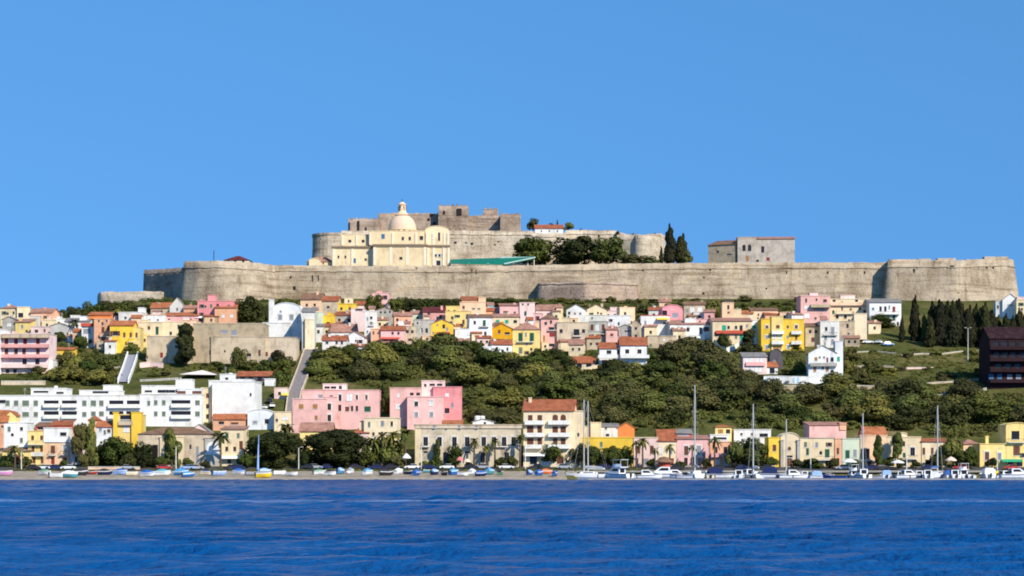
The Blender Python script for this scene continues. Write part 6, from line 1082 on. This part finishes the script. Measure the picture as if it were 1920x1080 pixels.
def boat(px, py, L, c, label, cover=None, rz=0, group=None, motor=False, Y=None):
    """small open boat drawn up on the sand"""
    x, y, z = G(px, py); name = 'rowing_boat'
    root = tag(empty(name, (x, y, z + .04), math.radians(rz)), label, 'boat', group); sx = L / 5
    root.rotation_euler = (math.radians(random.uniform(-7, 7)), math.radians(random.uniform(-3, 3)), math.radians(rz))
    if 'hull' not in BM:
        b, r = hull_mesh(5, 1.9, .8); BM['hullv'] = (b, r)
        BM['hull'] = b
        f = MB()
        for p, q in zip(r, r[1:]):
            for j in (0, 6):
                s_ = -1 if j == 0 else 1
                f.quad((p[j][0], p[j][1] + s_ * .05, p[j][2] + .05), (q[j][0], q[j][1] + s_ * .05, q[j][2] + .05), (q[j][0], q[j][1] - s_ * .07, q[j][2] + .05), (p[j][0], p[j][1] - s_ * .07, p[j][2] + .05)); f.quad((p[j][0], p[j][1] + s_ * .05, p[j][2] - .08), (q[j][0], q[j][1] + s_ * .05, q[j][2] - .08), (q[j][0], q[j][1] + s_ * .05, q[j][2] + .05), (p[j][0], p[j][1] + s_ * .05, p[j][2] + .05))
        BM['gun'] = f.mesh('gunwale', [M_trim])
        t = MB(); t.box(-1.5, -1.15, -.8, .8, .5, .56); t.box(.1, .45, -.85, .85, .5, .56); t.box(1.2, 1.5, -.6, .6, .55, .61); BM['thw'] = t
        cv = MB(); R = []
        for i, q in enumerate(r):
            hgt = .55 * math.sin(math.pi * min(1, (i + 1.2) / 14)); R.append([(q[0][0], q[0][1] - .06, q[0][2] - .18), (q[0][0], q[0][1] * .98, q[0][2] + .1), (q[0][0], q[0][1] * .5, q[0][2] + hgt * .75), (q[0][0], 0, q[0][2] + hgt), (q[0][0], q[6][1] * .5, q[6][2] + hgt * .75), (q[0][0], q[6][1] * .98, q[6][2] + .1), (q[0][0], q[6][1] + .06, q[6][2] - .18)])
        for p, q in zip(R, R[1:]):
            for j in range(6): cv.quad(p[j], q[j], q[j + 1], p[j + 1])
        cv.poly(R[0]); BM['cov'] = cv
    def me(k, m):
        if (k, m.name) not in BM: BM[(k, m.name)] = BM[k].mesh({'hull': 'hull', 'thw': 'thwart', 'cov': 'cover'}[k], [m])
        return BM[(k, m.name)]
    sca = (sx * .9, sx * 1.0, sx * 1.5)
    for n_, m_ in (('hull', me('hull', BP[c])), ('gunwale', BM['gun'])) + ((('cover', me('cov', BP[cover])),) if cover else (('thwart', me('thw', M_frame)),)):
        o = obj(n_, m_, root); o.scale = sca
    if motor:
        b = MB(); b.box(-.2, .25, -.16, .16, .55, 1.15); b.box(-.08, .1, -.06, .06, -.1, .55); o = obj('outboard_motor', b.mesh('outboard_motor', [M_iron]), root, (-2.6 * sx, 0, .25))
    b = MB()
    for s_ in (-1, 1): b.box(-.6 * sx, .6 * sx, s_ * .45 - .08, s_ * .45 + .08, -.25, .13)
    obj('chock', b.mesh('chock', [M_bark]), root)
BP = {k: plain('boat_paint_' + k, v, .35, var=.08) for k, v in dict(white=(.75, .76, .76), blue=(.03, .12, .38), sky=(.08, .30, .55), navy=(.015, .025, .09), teal=(.08, .30, .34), yellow=(.80, .55, .02), orange=(.75, .17, .04), red=(.40, .04, .03), pink=(.60, .28, .50), dark=(.03, .03, .035), cream=(.68, .60, .45), green=(.08, .22, .12), grey=(.35, .37, .40), lightblue=(.30, .45, .75)).items()}
BOATS = [(8, 889, 6.5, 'pink', None, 12, 'purple pink boat hull lying on the sand by the shopfronts'), (85, 888, 5.5, 'white', 'green', -20, 'white boat with green cover on the verge beside the peach shore house'), (108, 895, 6, 'white', None, 5, 'white boat at the waterline below the peach shore house'), (131, 896, 6.5, 'teal', 'white', -6, 'pale teal boat afloat on the waterline with white cover'), (132, 886, 4.5, 'orange', None, 30, 'small orange boat behind the waterline boats'), (152, 889, 6, 'dark', 'dark', 15, 'black covered boat at the end of the cream sea wall'), (173, 887, 4.5, 'red', None, -10, 'low red boat under the cream sea wall'), (197, 888, 6, 'navy', 'dark', 8, 'dark navy boat with black tarpaulin below the sea wall'), (226, 888, 6, 'lightblue', 'blue', -12, 'pale boat with blue sheet before the round dark tree'), (247, 889, 5, 'cream', None, 20, 'cream boat before the warehouse trees'), (278, 891, 6.2, 'white', 'blue', -8, 'white boat with bright blue cover before the warehouse doors'), (306, 889, 6.2, 'white', 'teal', 10, 'white boat with aqua cover before the ragged tree'), (341, 889, 6.5, 'sky', 'sky', -14, 'sky blue covered boat below the warehouse end'), (354, 892, 5, 'blue', 'sky', 25, 'blue boat nosing to the water below the warehouse end'), (388, 888, 5.2, 'cream', 'navy', 0, 'cream boat under a navy sheet before the white arched panel'), (411, 889, 6.3, 'lightblue', None, 35, 'tilted pale blue boat below the lone palm'), (449, 887, 5.6, 'white', 'blue', -8, 'white boat with royal blue cover below the cream corner house'),
         (495, 893, 6.2, 'yellow', None, -5, 'bright yellow boat on the sand below the huge ficus'), (497, 885, 5, 'grey', 'lightblue', 20, 'grey blue covered boat behind the yellow one'), (524, 888, 5.6, 'white', None, 30, 'white tilted dinghy under the huge ficus'), (548, 890, 5, 'white', None, -20, 'small white boat stern to the water between the ficus trees'), (600, 887, 5.2, 'white', 'green', 16, 'white boat with green sheet below the wide ficus'), (619, 889, 5, 'white', 'dark', -15, 'white boat half under black sheet below the wide ficus'), (639, 886, 6, 'sky', 'lightblue', 70, 'light blue covered boat end on below the wide ficus'), (658, 886, 6, 'white', 'grey', 80, 'silver covered boat end on below the wide ficus'), (691, 888, 6.2, 'white', 'sky', 60, 'white boat with aqua sheet before the palm clump'), (724, 889, 6, 'dark', 'dark', 25, 'black tarpaulin boat before the palm clump'), (748, 886, 5.6, 'white', 'white', 60, 'white covered boat beside the palm clump'), (766, 887, 4.8, 'navy', None, -40, 'navy dinghy near the palazzo corner'), (781, 889, 5.8, 'blue', 'blue', 70, 'dark blue covered boat at the palazzo corner'), (803, 884, 4.5, 'teal', None, 10, 'small teal dinghy under the palazzo'), (816, 888, 5.8, 'navy', 'lightblue', 65, 'navy boat with lilac blue cover under the narrow pointed tree'), (834, 889, 5.2, 'dark', None, -70, 'black dinghy propped under the palazzo trees'), (852, 888, 6, 'blue', 'sky', 55, 'azure covered boat under the round palazzo tree'), (868, 890, 4.5, 'white', None, -15, 'low white dinghy under the round palazzo tree'), (886, 887, 5.6, 'white', 'white', 70, 'white boat with red stripe before the slender palms'), (902, 890, 5, 'navy', 'blue', 20, 'navy boat with blue sheet before the slender palms'), (920, 887, 6.2, 'teal', 'sky', 65, 'turquoise covered boat before the slender palms'), (938, 888, 5.4, 'green', 'dark', 80, 'dark green covered boat beside the slender palms'), (993, 888, 5, 'blue', 'lightblue', 70, 'blue and lilac covered boat below the cream palazzo'), (1012, 889, 5.6, 'blue', 'blue', 60, 'green blue covered boat below the cream palazzo'), (1025, 886, 4.8, 'orange', 'orange', 10, 'orange covered dinghy below the cream palazzo'), (1040, 890, 5, 'blue', 'blue', 75, 'bright blue covered boat at the beach end')]
for px, py, L, c, cv, rz, lab in BOATS: boat(px, min(896, py + 3), L * .70, c, lab, cv, rz, motor=(px % 3 == 0))
def motorboat(px, Y, L, label, c='white', cab=True, fly=False, cover=None, rz=90):
    root = tag(empty('motor_boat', (PX(px, Y), Y, -.25), math.radians(rz)), label, 'motor boat'); L *= 1.12; k = L / 7
    b, r = hull_mesh(L, 2.5 * k, 1.25 * k, 1.2, .95, .85); obj('hull', b.mesh('hull', [BP[c]]), root)
    d = MB()
    for p, q in zip(r, r[1:]): d.quad((p[0][0], p[0][1], p[0][2] - .06), (q[0][0], q[0][1], q[0][2] - .06), (q[6][0], q[6][1], q[6][2] - .06), (p[6][0], p[6][1], p[6][2] - .06))
    obj('deck', d.mesh('deck', [M_trim]), root)
    b = MB(); z = 1.2 * k
    s_ = MB(); s_.tube([(x[0][0], x[0][1] * .985, x[0][2] - .14 * k) for x in r], .07 * k, 5); s_.tube([(x[6][0], x[6][1] * .985, x[6][2] - .14 * k) for x in r], .07 * k, 5); obj('rubbing_strake', s_.mesh('rubbing_strake', [BP['navy']]), root)
    if cab:
        w_ = .85 * k; P0 = [(-1.3 * k, z), (1.9 * k, z), (1.1 * k, z + .75 * k), (.4 * k, z + 1.25 * k), (-1.3 * k, z + 1.25 * k)]
        b.poly([(x, -w_, zz) for x, zz in P0]); b.poly([(x, w_, zz) for x, zz in P0[::-1]])
        for (xa, za), (xb, zb) in zip(P0, P0[1:] + P0[:1]): b.quad((xa, w_, za), (xb, w_, zb), (xb, -w_, zb), (xa, -w_, za))
        obj('cabin', b.mesh('cabin', [BP['white']]), root)
        for s2_ in (-1, 1):
            g2 = MB(); y = s2_ * (w_ + .015); g2.quad((-1.0 * k, y, z + .55 * k), (.9 * k, y, z + .55 * k), (.3 * k, y, z + 1.05 * k), (-1.0 * k, y, z + 1.05 * k)); obj('window', g2.mesh('window', [M_glass]), root)
        g2 = MB(); g2.quad((1.06 * k + .02, -w_ * .9, z + .80 * k), (1.06 * k + .02, w_ * .9, z + .80 * k), (.46 * k + .02, w_ * .9, z + 1.23 * k), (.46 * k + .02, -w_ * .9, z + 1.23 * k)); obj('windscreen', g2.mesh('windscreen', [M_glass]), root)
        g2 = MB(); g2.quad((-1.3 * k - .02, -w_ * .7, z + .25 * k), (-1.3 * k - .02, -w_ * .7, z + 1.1 * k), (-1.3 * k - .02, w_ * .7, z + 1.1 * k), (-1.3 * k - .02, w_ * .7, z + .25 * k)); obj('cabin_door', g2.mesh('cabin_door', [M_glass]), root)
        if fly:
            f = MB(); f.box(-1.9 * k, .7 * k, -1.0 * k, 1.0 * k, z + 1.26 * k, z + 1.4 * k); f.box(-.2 * k, .5 * k, -.8 * k, .8 * k, z + 1.403 * k, z + 1.95 * k); obj('flybridge', f.mesh('flybridge', [BP['white']]), root)
            f = MB()
            for x in (-1.8, .2):
                for y in (-.9, .9): f.tube([(x * k, y * k, z + 1.4 * k), (x * k, y * k, z + 2.7 * k)], .04, 5)
            f.box(-2.0 * k, .5 * k, -1.0 * k, 1.0 * k, z + 2.7 * k, z + 2.78 * k); obj('sun_top', f.mesh('sun_top', [BP['white']]), root)
    if cover:
        f = MB(); f.box(-2.9 * k, -.2 * k, -1.05 * k, 1.05 * k, z + .1, z + 1.1 * k); f.box(-2.5 * k, -.6 * k, -.8 * k, .8 * k, z + 1.103 * k, z + 1.35 * k); obj('tarpaulin', f.mesh('tarpaulin', [BP[cover]]), root)
    f = MB(); f.box(-.25, .25, -.2, .2, .7 * k, 1.5 * k); f.box(-.1, .1, -.08, .08, -.2, .7 * k); obj('outboard_motor', f.mesh('outboard_motor', [BP['dark']]), root, (-L / 2 - .22, 0, 0))
    f = MB()
    for y in (-.8, .8): f.tube([(1.2 * k, y * k, z + .02), (1.2 * k, y * k, z + .55 * k), (2.9 * k, y * .25 * k, z + .85 * k)], .035, 5)
    obj('bow_rail', f.mesh('bow_rail', [M_conc]), root)
def yacht(px, Y, L, mast_top, label, sail='navy', rz=90, c='white', lean=0):
    root = tag(empty('sailing_yacht', (PX(px, Y), Y, -.3), math.radians(rz)), label, 'sailing yacht'); k = L / 9
    b, r = hull_mesh(L, 2.9 * k, 1.35 * k, 1.0, .97, .7); obj('hull', b.mesh('hull', [BP[c]]), root)
    d = MB()
    for p, q in zip(r, r[1:]): d.quad((p[0][0], p[0][1], p[0][2] - .05), (q[0][0], q[0][1], q[0][2] - .05), (q[6][0], q[6][1], q[6][2] - .05), (p[6][0], p[6][1], p[6][2] - .05))
    obj('deck', d.mesh('deck', [M_trim]), root); z = 1.35 * k
    b = MB(); w_ = .8 * k; P0 = [(-1.6 * k, z), (2.0 * k, z), (1.2 * k, z + .5 * k), (-1.6 * k, z + .6 * k)]
    b.poly([(x, -w_, zz) for x, zz in P0]); b.poly([(x, w_, zz) for x, zz in P0[::-1]])
    for (xa, za), (xb, zb) in zip(P0, P0[1:] + P0[:1]): b.quad((xa, w_, za), (xb, w_, zb), (xb, -w_, zb), (xa, -w_, za))
    obj('cabin', b.mesh('cabin', [BP['white']]), root)
    for s_ in (-1, 1): g2 = MB(); y = s_ * (w_ + .012); g2.quad((-1.2 * k, y, z + .2 * k), (1.0 * k, y, z + .2 * k), (.8 * k, y, z + .42 * k), (-1.2 * k, y, z + .42 * k)); obj('window', g2.mesh('window', [M_glass]), root)
    H_ = PZ(mast_top, Y) + .3; mx = .7 * k; mm_ = plain('mast_alloy', (.45, .45, .43), .5, var=.05)
    b = MB(); b.tube([(mx, 0, z), (mx, 0, H_)], [.19, .14], 8); mo = obj('mast', b.mesh('mast', [mm_]), root)
    for hh in (.45, .7): b = MB(); b.tube([(mx, -.7 * k, z + (H_ - z) * hh), (mx, .7 * k, z + (H_ - z) * hh)], .04, 5); obj('spreader', b.mesh('spreader', [mm_]), mo)
    b = MB(); b.tube([(mx - .1, 0, z + 1.3 * k), (-3.4 * k, 0, z + 1.25 * k)], .1, 6); obj('boom', b.mesh('boom', [mm_]), root)
    b = MB(); b.tube([(mx - .2, 0, z + 1.55 * k), (-1.2 * k, 0, z + 1.6 * k), (-3.3 * k, 0, z + 1.42 * k)], [.27, .24, .14], 8); obj('furled_sail', b.mesh('furled_sail', [BP[sail]]), root)
    b = MB(); b.tube([(4.3 * k, 0, z + .3), (mx, 0, H_ - .3)], .03, 5); b.tube([(-4.3 * k, 0, z), (mx, 0, H_)], .012, 4)
    for s_ in (-1, 1): b.tube([(mx - .2, s_ * 1.3 * k, z), (mx, s_ * .7 * k, z + (H_ - z) * .45), (mx, 0, H_ - .5)], .012, 4)
    obj('rigging', b.mesh('rigging', [mm_]), root)
yacht(1101, 513, 11, 749, 'white sailing yacht moored at the beach end of the pontoon', 'grey', 180)
yacht(1108, 518, 10, 752, 'second sailing yacht with paired mast moored at the beach end', 'white', 175)
yacht(1304, 514, 12, 722, 'largest white yacht with the tallest mast before the pink shore houses', 'grey', 95)
yacht(1414, 514, 11, 757, 'white yacht with tall mast before the big harbour tree', 'white', 100)
yacht(1474, 520, 8, 786, 'small yacht with short mast before the little stone church', 'grey', 80)
yacht(1619, 519, 9, 774, 'white yacht with thin mast before the salmon shore house', 'white', 92)
yacht(1756, 512, 11, 760, 'white yacht with blue furled sail and tall mast before the arch house', 'blue', 60)
motorboat(1158, 510, 8.5, 'white motor cruiser with flybridge beside the paired yachts', fly=True, rz=130)
motorboat(1213, 511, 7, 'white cabin boat with pale deck before the pale pink shore house', rz=0)
motorboat(1243, 514, 9, 'long low white motor boat before the red roofed shore house', rz=175, cab=True)
motorboat(1266, 516, 7, 'dark hulled motor boat between the white ones before the red roof', 'navy', rz=10)
motorboat(1282, 510, 6.5, 'white open launch beside the largest yacht', cab=False, rz=170)
motorboat(1328, 512, 6.5, 'cream launch beside the largest yacht', 'cream', cab=True, rz=95)
motorboat(1355, 511, 8, 'white boat with big navy tarpaulin before the salmon pink house', cab=False, cover='navy', rz=5)
motorboat(1386, 511, 7, 'white cabin boat between the navy tarpaulin and the tall yacht', rz=80)
motorboat(1402, 515, 7.5, 'white cabin boat with bow to the pontoon beside the tall yacht', rz=110)
motorboat(1432, 512, 6, 'small teal open boat behind the pontoon', 'teal', cab=False, rz=20)
motorboat(1458, 510, 8.5, 'white boat with boxy purple navy tarpaulin before the little church', cab=False, cover='navy', rz=0)
motorboat(1487, 509, 7, 'sleek white motor boat pointing away from the navy tarpaulin', rz=10)
motorboat(1508, 517, 6, 'blue hulled boat with white top before the hedge', 'blue', rz=90)
motorboat(1541, 517, 6, 'pale boat with light blue cover before the green shutters', cab=False, cover='lightblue', rz=5)
motorboat(1566, 512, 6, 'bright blue dinghy on a tilt before the narrow salmon house', 'blue', cab=False, rz=150)
motorboat(1616, 509, 7.5, 'white cruiser with dark cockpit before the salmon shore house', rz=100, fly=False)
motorboat(1600, 516, 6.5, 'white canopy boat beside the dark cockpit cruiser', fly=True, rz=95)
motorboat(1661, 514, 6.5, 'pale blue covered boat before the ivy green tree', cab=False, cover='lightblue', rz=85)
motorboat(1702, 511, 7, 'white cabin boat before the brown willow', rz=20)
motorboat(1722, 514, 6.5, 'grey decked cabin boat before the ground arches', 'grey', rz=90)
motorboat(1739, 508.5, 7, 'white boat beside the blue sailed yacht', rz=85)
motorboat(1775, 511, 6.5, 'white launch with blue cover beside the blue sailed yacht', cab=False, cover='blue', rz=95)
motorboat(1789, 509, 7, 'white fishing boat before the dark olive tree', rz=88)
motorboat(1805, 512, 7, 'white cabin boat with tall flybridge before the orange roofed house', fly=True, rz=92)
motorboat(1822, 508.5, 6, 'small white launch near the round green tree', cab=False, rz=80)
motorboat(1850, 510, 8, 'white boat with bright white tarpaulin before the yellow shore house', cab=False, cover='white', rz=90)
motorboat(1866, 515, 6, 'boat with yellow tarpaulin before the yellow shore house', cab=False, cover='yellow', rz=95)
motorboat(1884, 511, 6.5, 'white cabin boat before the green shop awning', rz=30)
motorboat(1906, 509.5, 8, 'long white motor boat below the tall yellow tower', rz=8)
motorboat(1640, 511, 5.5, 'grey low launch before the ivy green tree', 'grey', cab=False, rz=5)
motorboat(1690, 517, 6, 'teal hulled cabin boat behind the white ones at the arches', 'teal', rz=75)
# the small masted boat on the beach by the ficus
bx = G(480, 892); r_ = tag(empty('sailing_dinghy', (bx[0], bx[1], bx[2] + .1), math.radians(20)), 'beached dinghy with slim blue grey mast before the huge ficus', 'sailing dinghy')
b, rr_ = hull_mesh(5.5, 1.9, .75); obj('hull', b.mesh('hull', [BP['grey']]), r_); b = MB(); b.tube([(.6, 0, .3), (.7, 0, 10.5)], [.16, .08], 7); obj('mast', b.mesh('mast', [BP['lightblue']]), r_); b = MB(); b.tube([(.5, 0, 1.5), (.62, 0, 8.0)], [.32, .14], 7); obj('furled_sail', b.mesh('furled_sail', [BP['lightblue']]), r_)
# ------------------------------------------------------------------ cars, lamps, parasols
def car_meshes():
    if 'car' in BM: return BM['car']
    b = MB(); S = [(-2.0, .35), (-2.02, .75), (-1.75, .92), (-.95, .98), (.75, .98), (1.45, .88), (2.0, .72), (2.03, .35)]
    b.poly([(x, -.82, z) for x, z in S][::-1]); b.poly([(x, .82, z) for x, z in S])
    for (xa, za), (xb, zb) in zip(S, S[1:] + S[:1]): b.quad((xa, -.82, za), (xb, -.82, zb), (xb, .82, zb), (xa, .82, za))
    g2 = MB(); A = [(-1.55, .96), (-1.15, 1.38), (.25, 1.42), (.95, .98)]
    for s_ in (-1, 1):
        P = [(x, s_ * (.78 if z < 1.1 else .64), z) for x, z in A]; g2.poly(P if s_ > 0 else P[::-1])
    for (xa, za), (xb, zb) in ((A[0], A[1]), (A[2], A[3])): wa, wb = (.78 if za < 1.1 else .64), (.78 if zb < 1.1 else .64); g2.quad((xa, wa, za), (xb, wb, zb), (xb, -wb, zb), (xa, -wa, za))
    rf = MB(); rf.box(-1.18, .27, -.66, .66, 1.385, 1.45)
    wh = MB(); wh.tube([(0, -.1, 0), (0, .1, 0)], .32, 12)
    lt = MB(); lt.box(-.03, .03, -.14, .14, 0, .14)
    BM['car'] = (b, g2.mesh('glasshouse', [M_glass]), rf, wh.mesh('wheel', [BP['dark']]), lt.mesh('headlight', [BP['white']])); return BM['car']
def car(px, py, c, rz, label, name='parked_car', cat='car', group=None, van=False):
    x, y, z = G(px, py); root = tag(empty(name, (x, y, z + .10), math.radians(rz)), label, cat, group); b, g2, rf, wh, lt = car_meshes()
    if ('carb', c) not in BM: BM[('carb', c)] = (b.mesh('body', [BP[c]]), rf.mesh('roof', [BP[c]]))
    obj('body', BM[('carb', c)][0], root); obj('glasshouse', g2, root); obj('roof', BM[('carb', c)][1], root)
    for xx in (-1.25, 1.3):
        for yy in (-.76, .76): obj('wheel', wh, root, (xx, yy, .32))
    for yy in (-.55, .55): obj('headlight', lt, root, (2.03, yy, .58))
    return root
for px, py, c, rz, l in ((1627, 645, 'white', 5, 'white car parked on the terrace below the iron balcony house'), (1648, 645, 'white', 60, 'white car parked nose out beside the blue one'), (1665, 649, 'lightblue', 10, 'pale blue car on the terrace beside the cypress'), (486, 763, 'dark', 80, 'black car in the hillside parking place'), (494, 768, 'white', 70, 'white car in front of the black one in the parking place'), (510, 765, 'white', 100, 'white car beside the staircase foot'), (505, 756, 'dark', 95, 'dark car behind the white ones by the staircase'), (1813, 729, 'white', 20, 'white car on the road below the terraced slope')): car(px, py, c, rz, l)
for px, c, l in ((65, 'dark', 'black car parked before the cream shore house'), (82, 'white', 'white car parked before the two balcony house'), (100, 'navy', 'navy car parked before the peach shore house'), (128, 'white', 'white car parked beside the eucalyptus'), (240, 'grey', 'grey car parked beside the round dark tree'), (308, 'red', 'red car parked before the warehouse doors'), (352, 'lightblue', 'pale blue car parked before the warehouse end'), (368, 'grey', 'silver car parked at the warehouse corner'), (432, 'dark', 'black car parked at the cream corner house'), (446, 'navy', 'navy car parked under the white awning'), (1270, 'dark', 'black car before the red roofed shore house'), (1345, 'dark', 'black car before the salmon pink house'), (1392, 'navy', 'navy car under the big harbour tree'), (1440, 'dark', 'dark car beside the narrow yellow house'), (1580, 'grey', 'grey car before the pale green house'), (1632, 'navy', 'navy car before the salmon shore house'), (1655, 'dark', 'dark car beside the ivy green tree'), (1742, 'navy', 'navy car before the orange roofed shore house'), (1800, 'red', 'red car near the dark olive tree'), (1895, 'red', 'dark red car under the green awning')): car(px, 881.5, c, random.uniform(-8, 8) + random.choice((0, 180)), l)
for i, (px, c, w_) in enumerate(((575, 'dark', 'under the widest ficus'), (592, 'grey', 'under the widest ficus'), (610, 'navy', 'under the widest ficus'), (668, 'dark', 'at the red kiosk house'), (705, 'navy', 'under the palm clump'), (735, 'dark', 'beside the olive tree'), (772, 'white', 'at the palazzo corner'), (805, 'navy', 'before the pointed tree'), (838, 'white', 'before the round palazzo tree'), (884, 'dark', 'before the palazzo doors'), (905, 'grey', 'before the slender palms'), (950, 'white', 'at the palazzo end'), (1005, 'dark', 'before the shop awning'), (1058, 'grey', 'under the clipped crowns'), (1130, 'navy', 'before the yellow shore house'), (1165, 'dark', 'at the end of the clipped row'))):
    car(px, 880.5, c, random.uniform(-6, 6) + (0 if i % 2 else 180), {'dark': 'black', 'navy': 'navy blue', 'grey': 'silver grey', 'white': 'white'}[c] + ' hatchback parked ' + w_)
def lamp(px, py, top, label, group=None, double=False):
    x, y, z = G(px, py); h = PZ(top, y) - z; root = tag(empty('street_lamp', (x, y, z)), label, 'street lamp', group); b = MB(); b.tube([(0, 0, -.3), (0, 0, h)], [.14, .08], 7); obj('pole', b.mesh('pole', [M_trim]), root); b = MB()
    for s_ in ((-1, 1) if double else (1,)): b.tube([(0, 0, h), (s_ * .9, 0, h + .25)], .05, 5); b.box(s_ * .9 - .35, s_ * .9 + .35, -.15, .15, h + .2, h + .38)
    obj('lamp_head', b.mesh('lamp_head', [M_conc]), root)
lamp(1815, 678, 616, 'tall pale lamp post on the slope before the cypress grove', double=True)
for px, py, top in ((40, 881, 846), (330, 881, 838), (560, 881, 840), (790, 881, 838), (985, 881, 838), (1230, 881, 840), (1520, 881, 838), (1700, 881, 836), (1870, 881, 842)): lamp(px, py, top, 'slim lamp post on the waterfront road', 'waterfront lamp posts')
def parasol(px, py, wpx, hpx, c, label):
    x, y, z = G(px, py); s = y / F; root = tag(empty('parasol', (x, y, z)), label, 'parasol'); R = wpx * s / 2; h = hpx * s; b = MB(); b.tube([(0, 0, -.05), (0, 0, h)], .05, 6); b.box(-.35, .35, -.35, .35, 0, .12); obj('pole', b.mesh('pole', [M_iron]), root)
    b = MB(); b.lathe([(R, h * .68), (R, h * .74), (R * .5, h * .9), (.06, h)], 8); obj('canopy', b.mesh('canopy', [plain('parasol_' + c, dict(white=(.74, .73, .70), pink=(.62, .18, .18), cream=(.72, .58, .45))[c], .9)]), root)
for q in ((1783, 882, 22, 26, 'cream', 'cream parasol beside the dark olive tree'), (862, 880, 14, 24, 'pink', 'red pink parasol under the round palazzo tree'), (876, 880, 15, 20, 'cream', 'peach parasol before the palazzo doors'), (1592, 882, 30, 22, 'white', 'wide white parasol before the pale green house'), (1683, 882, 26, 20, 'white', 'white parasol before the cream arch house'), (762, 880, 17, 30, 'white', 'white parasol beside the palm clump')): parasol(*q)
# small kiosk before the red roofed house
kx = G(1245, 883); r_ = tag(empty('kiosk', kx), 'round red brown kiosk with wide canopy before the red roofed house', 'kiosk'); b = MB(); b.lathe([(1.7, -.2), (1.7, 2.4), (0, 2.4)], 14); obj('wall', b.mesh('wall', [wall('RD')]), r_); b = MB(); b.lathe([(2.6, 2.3), (2.6, 2.5), (1.4, 3.3), (1.3, 3.6), (0, 3.9)], 16); obj('roof', b.mesh('roof', [tiles('RB')]), r_)
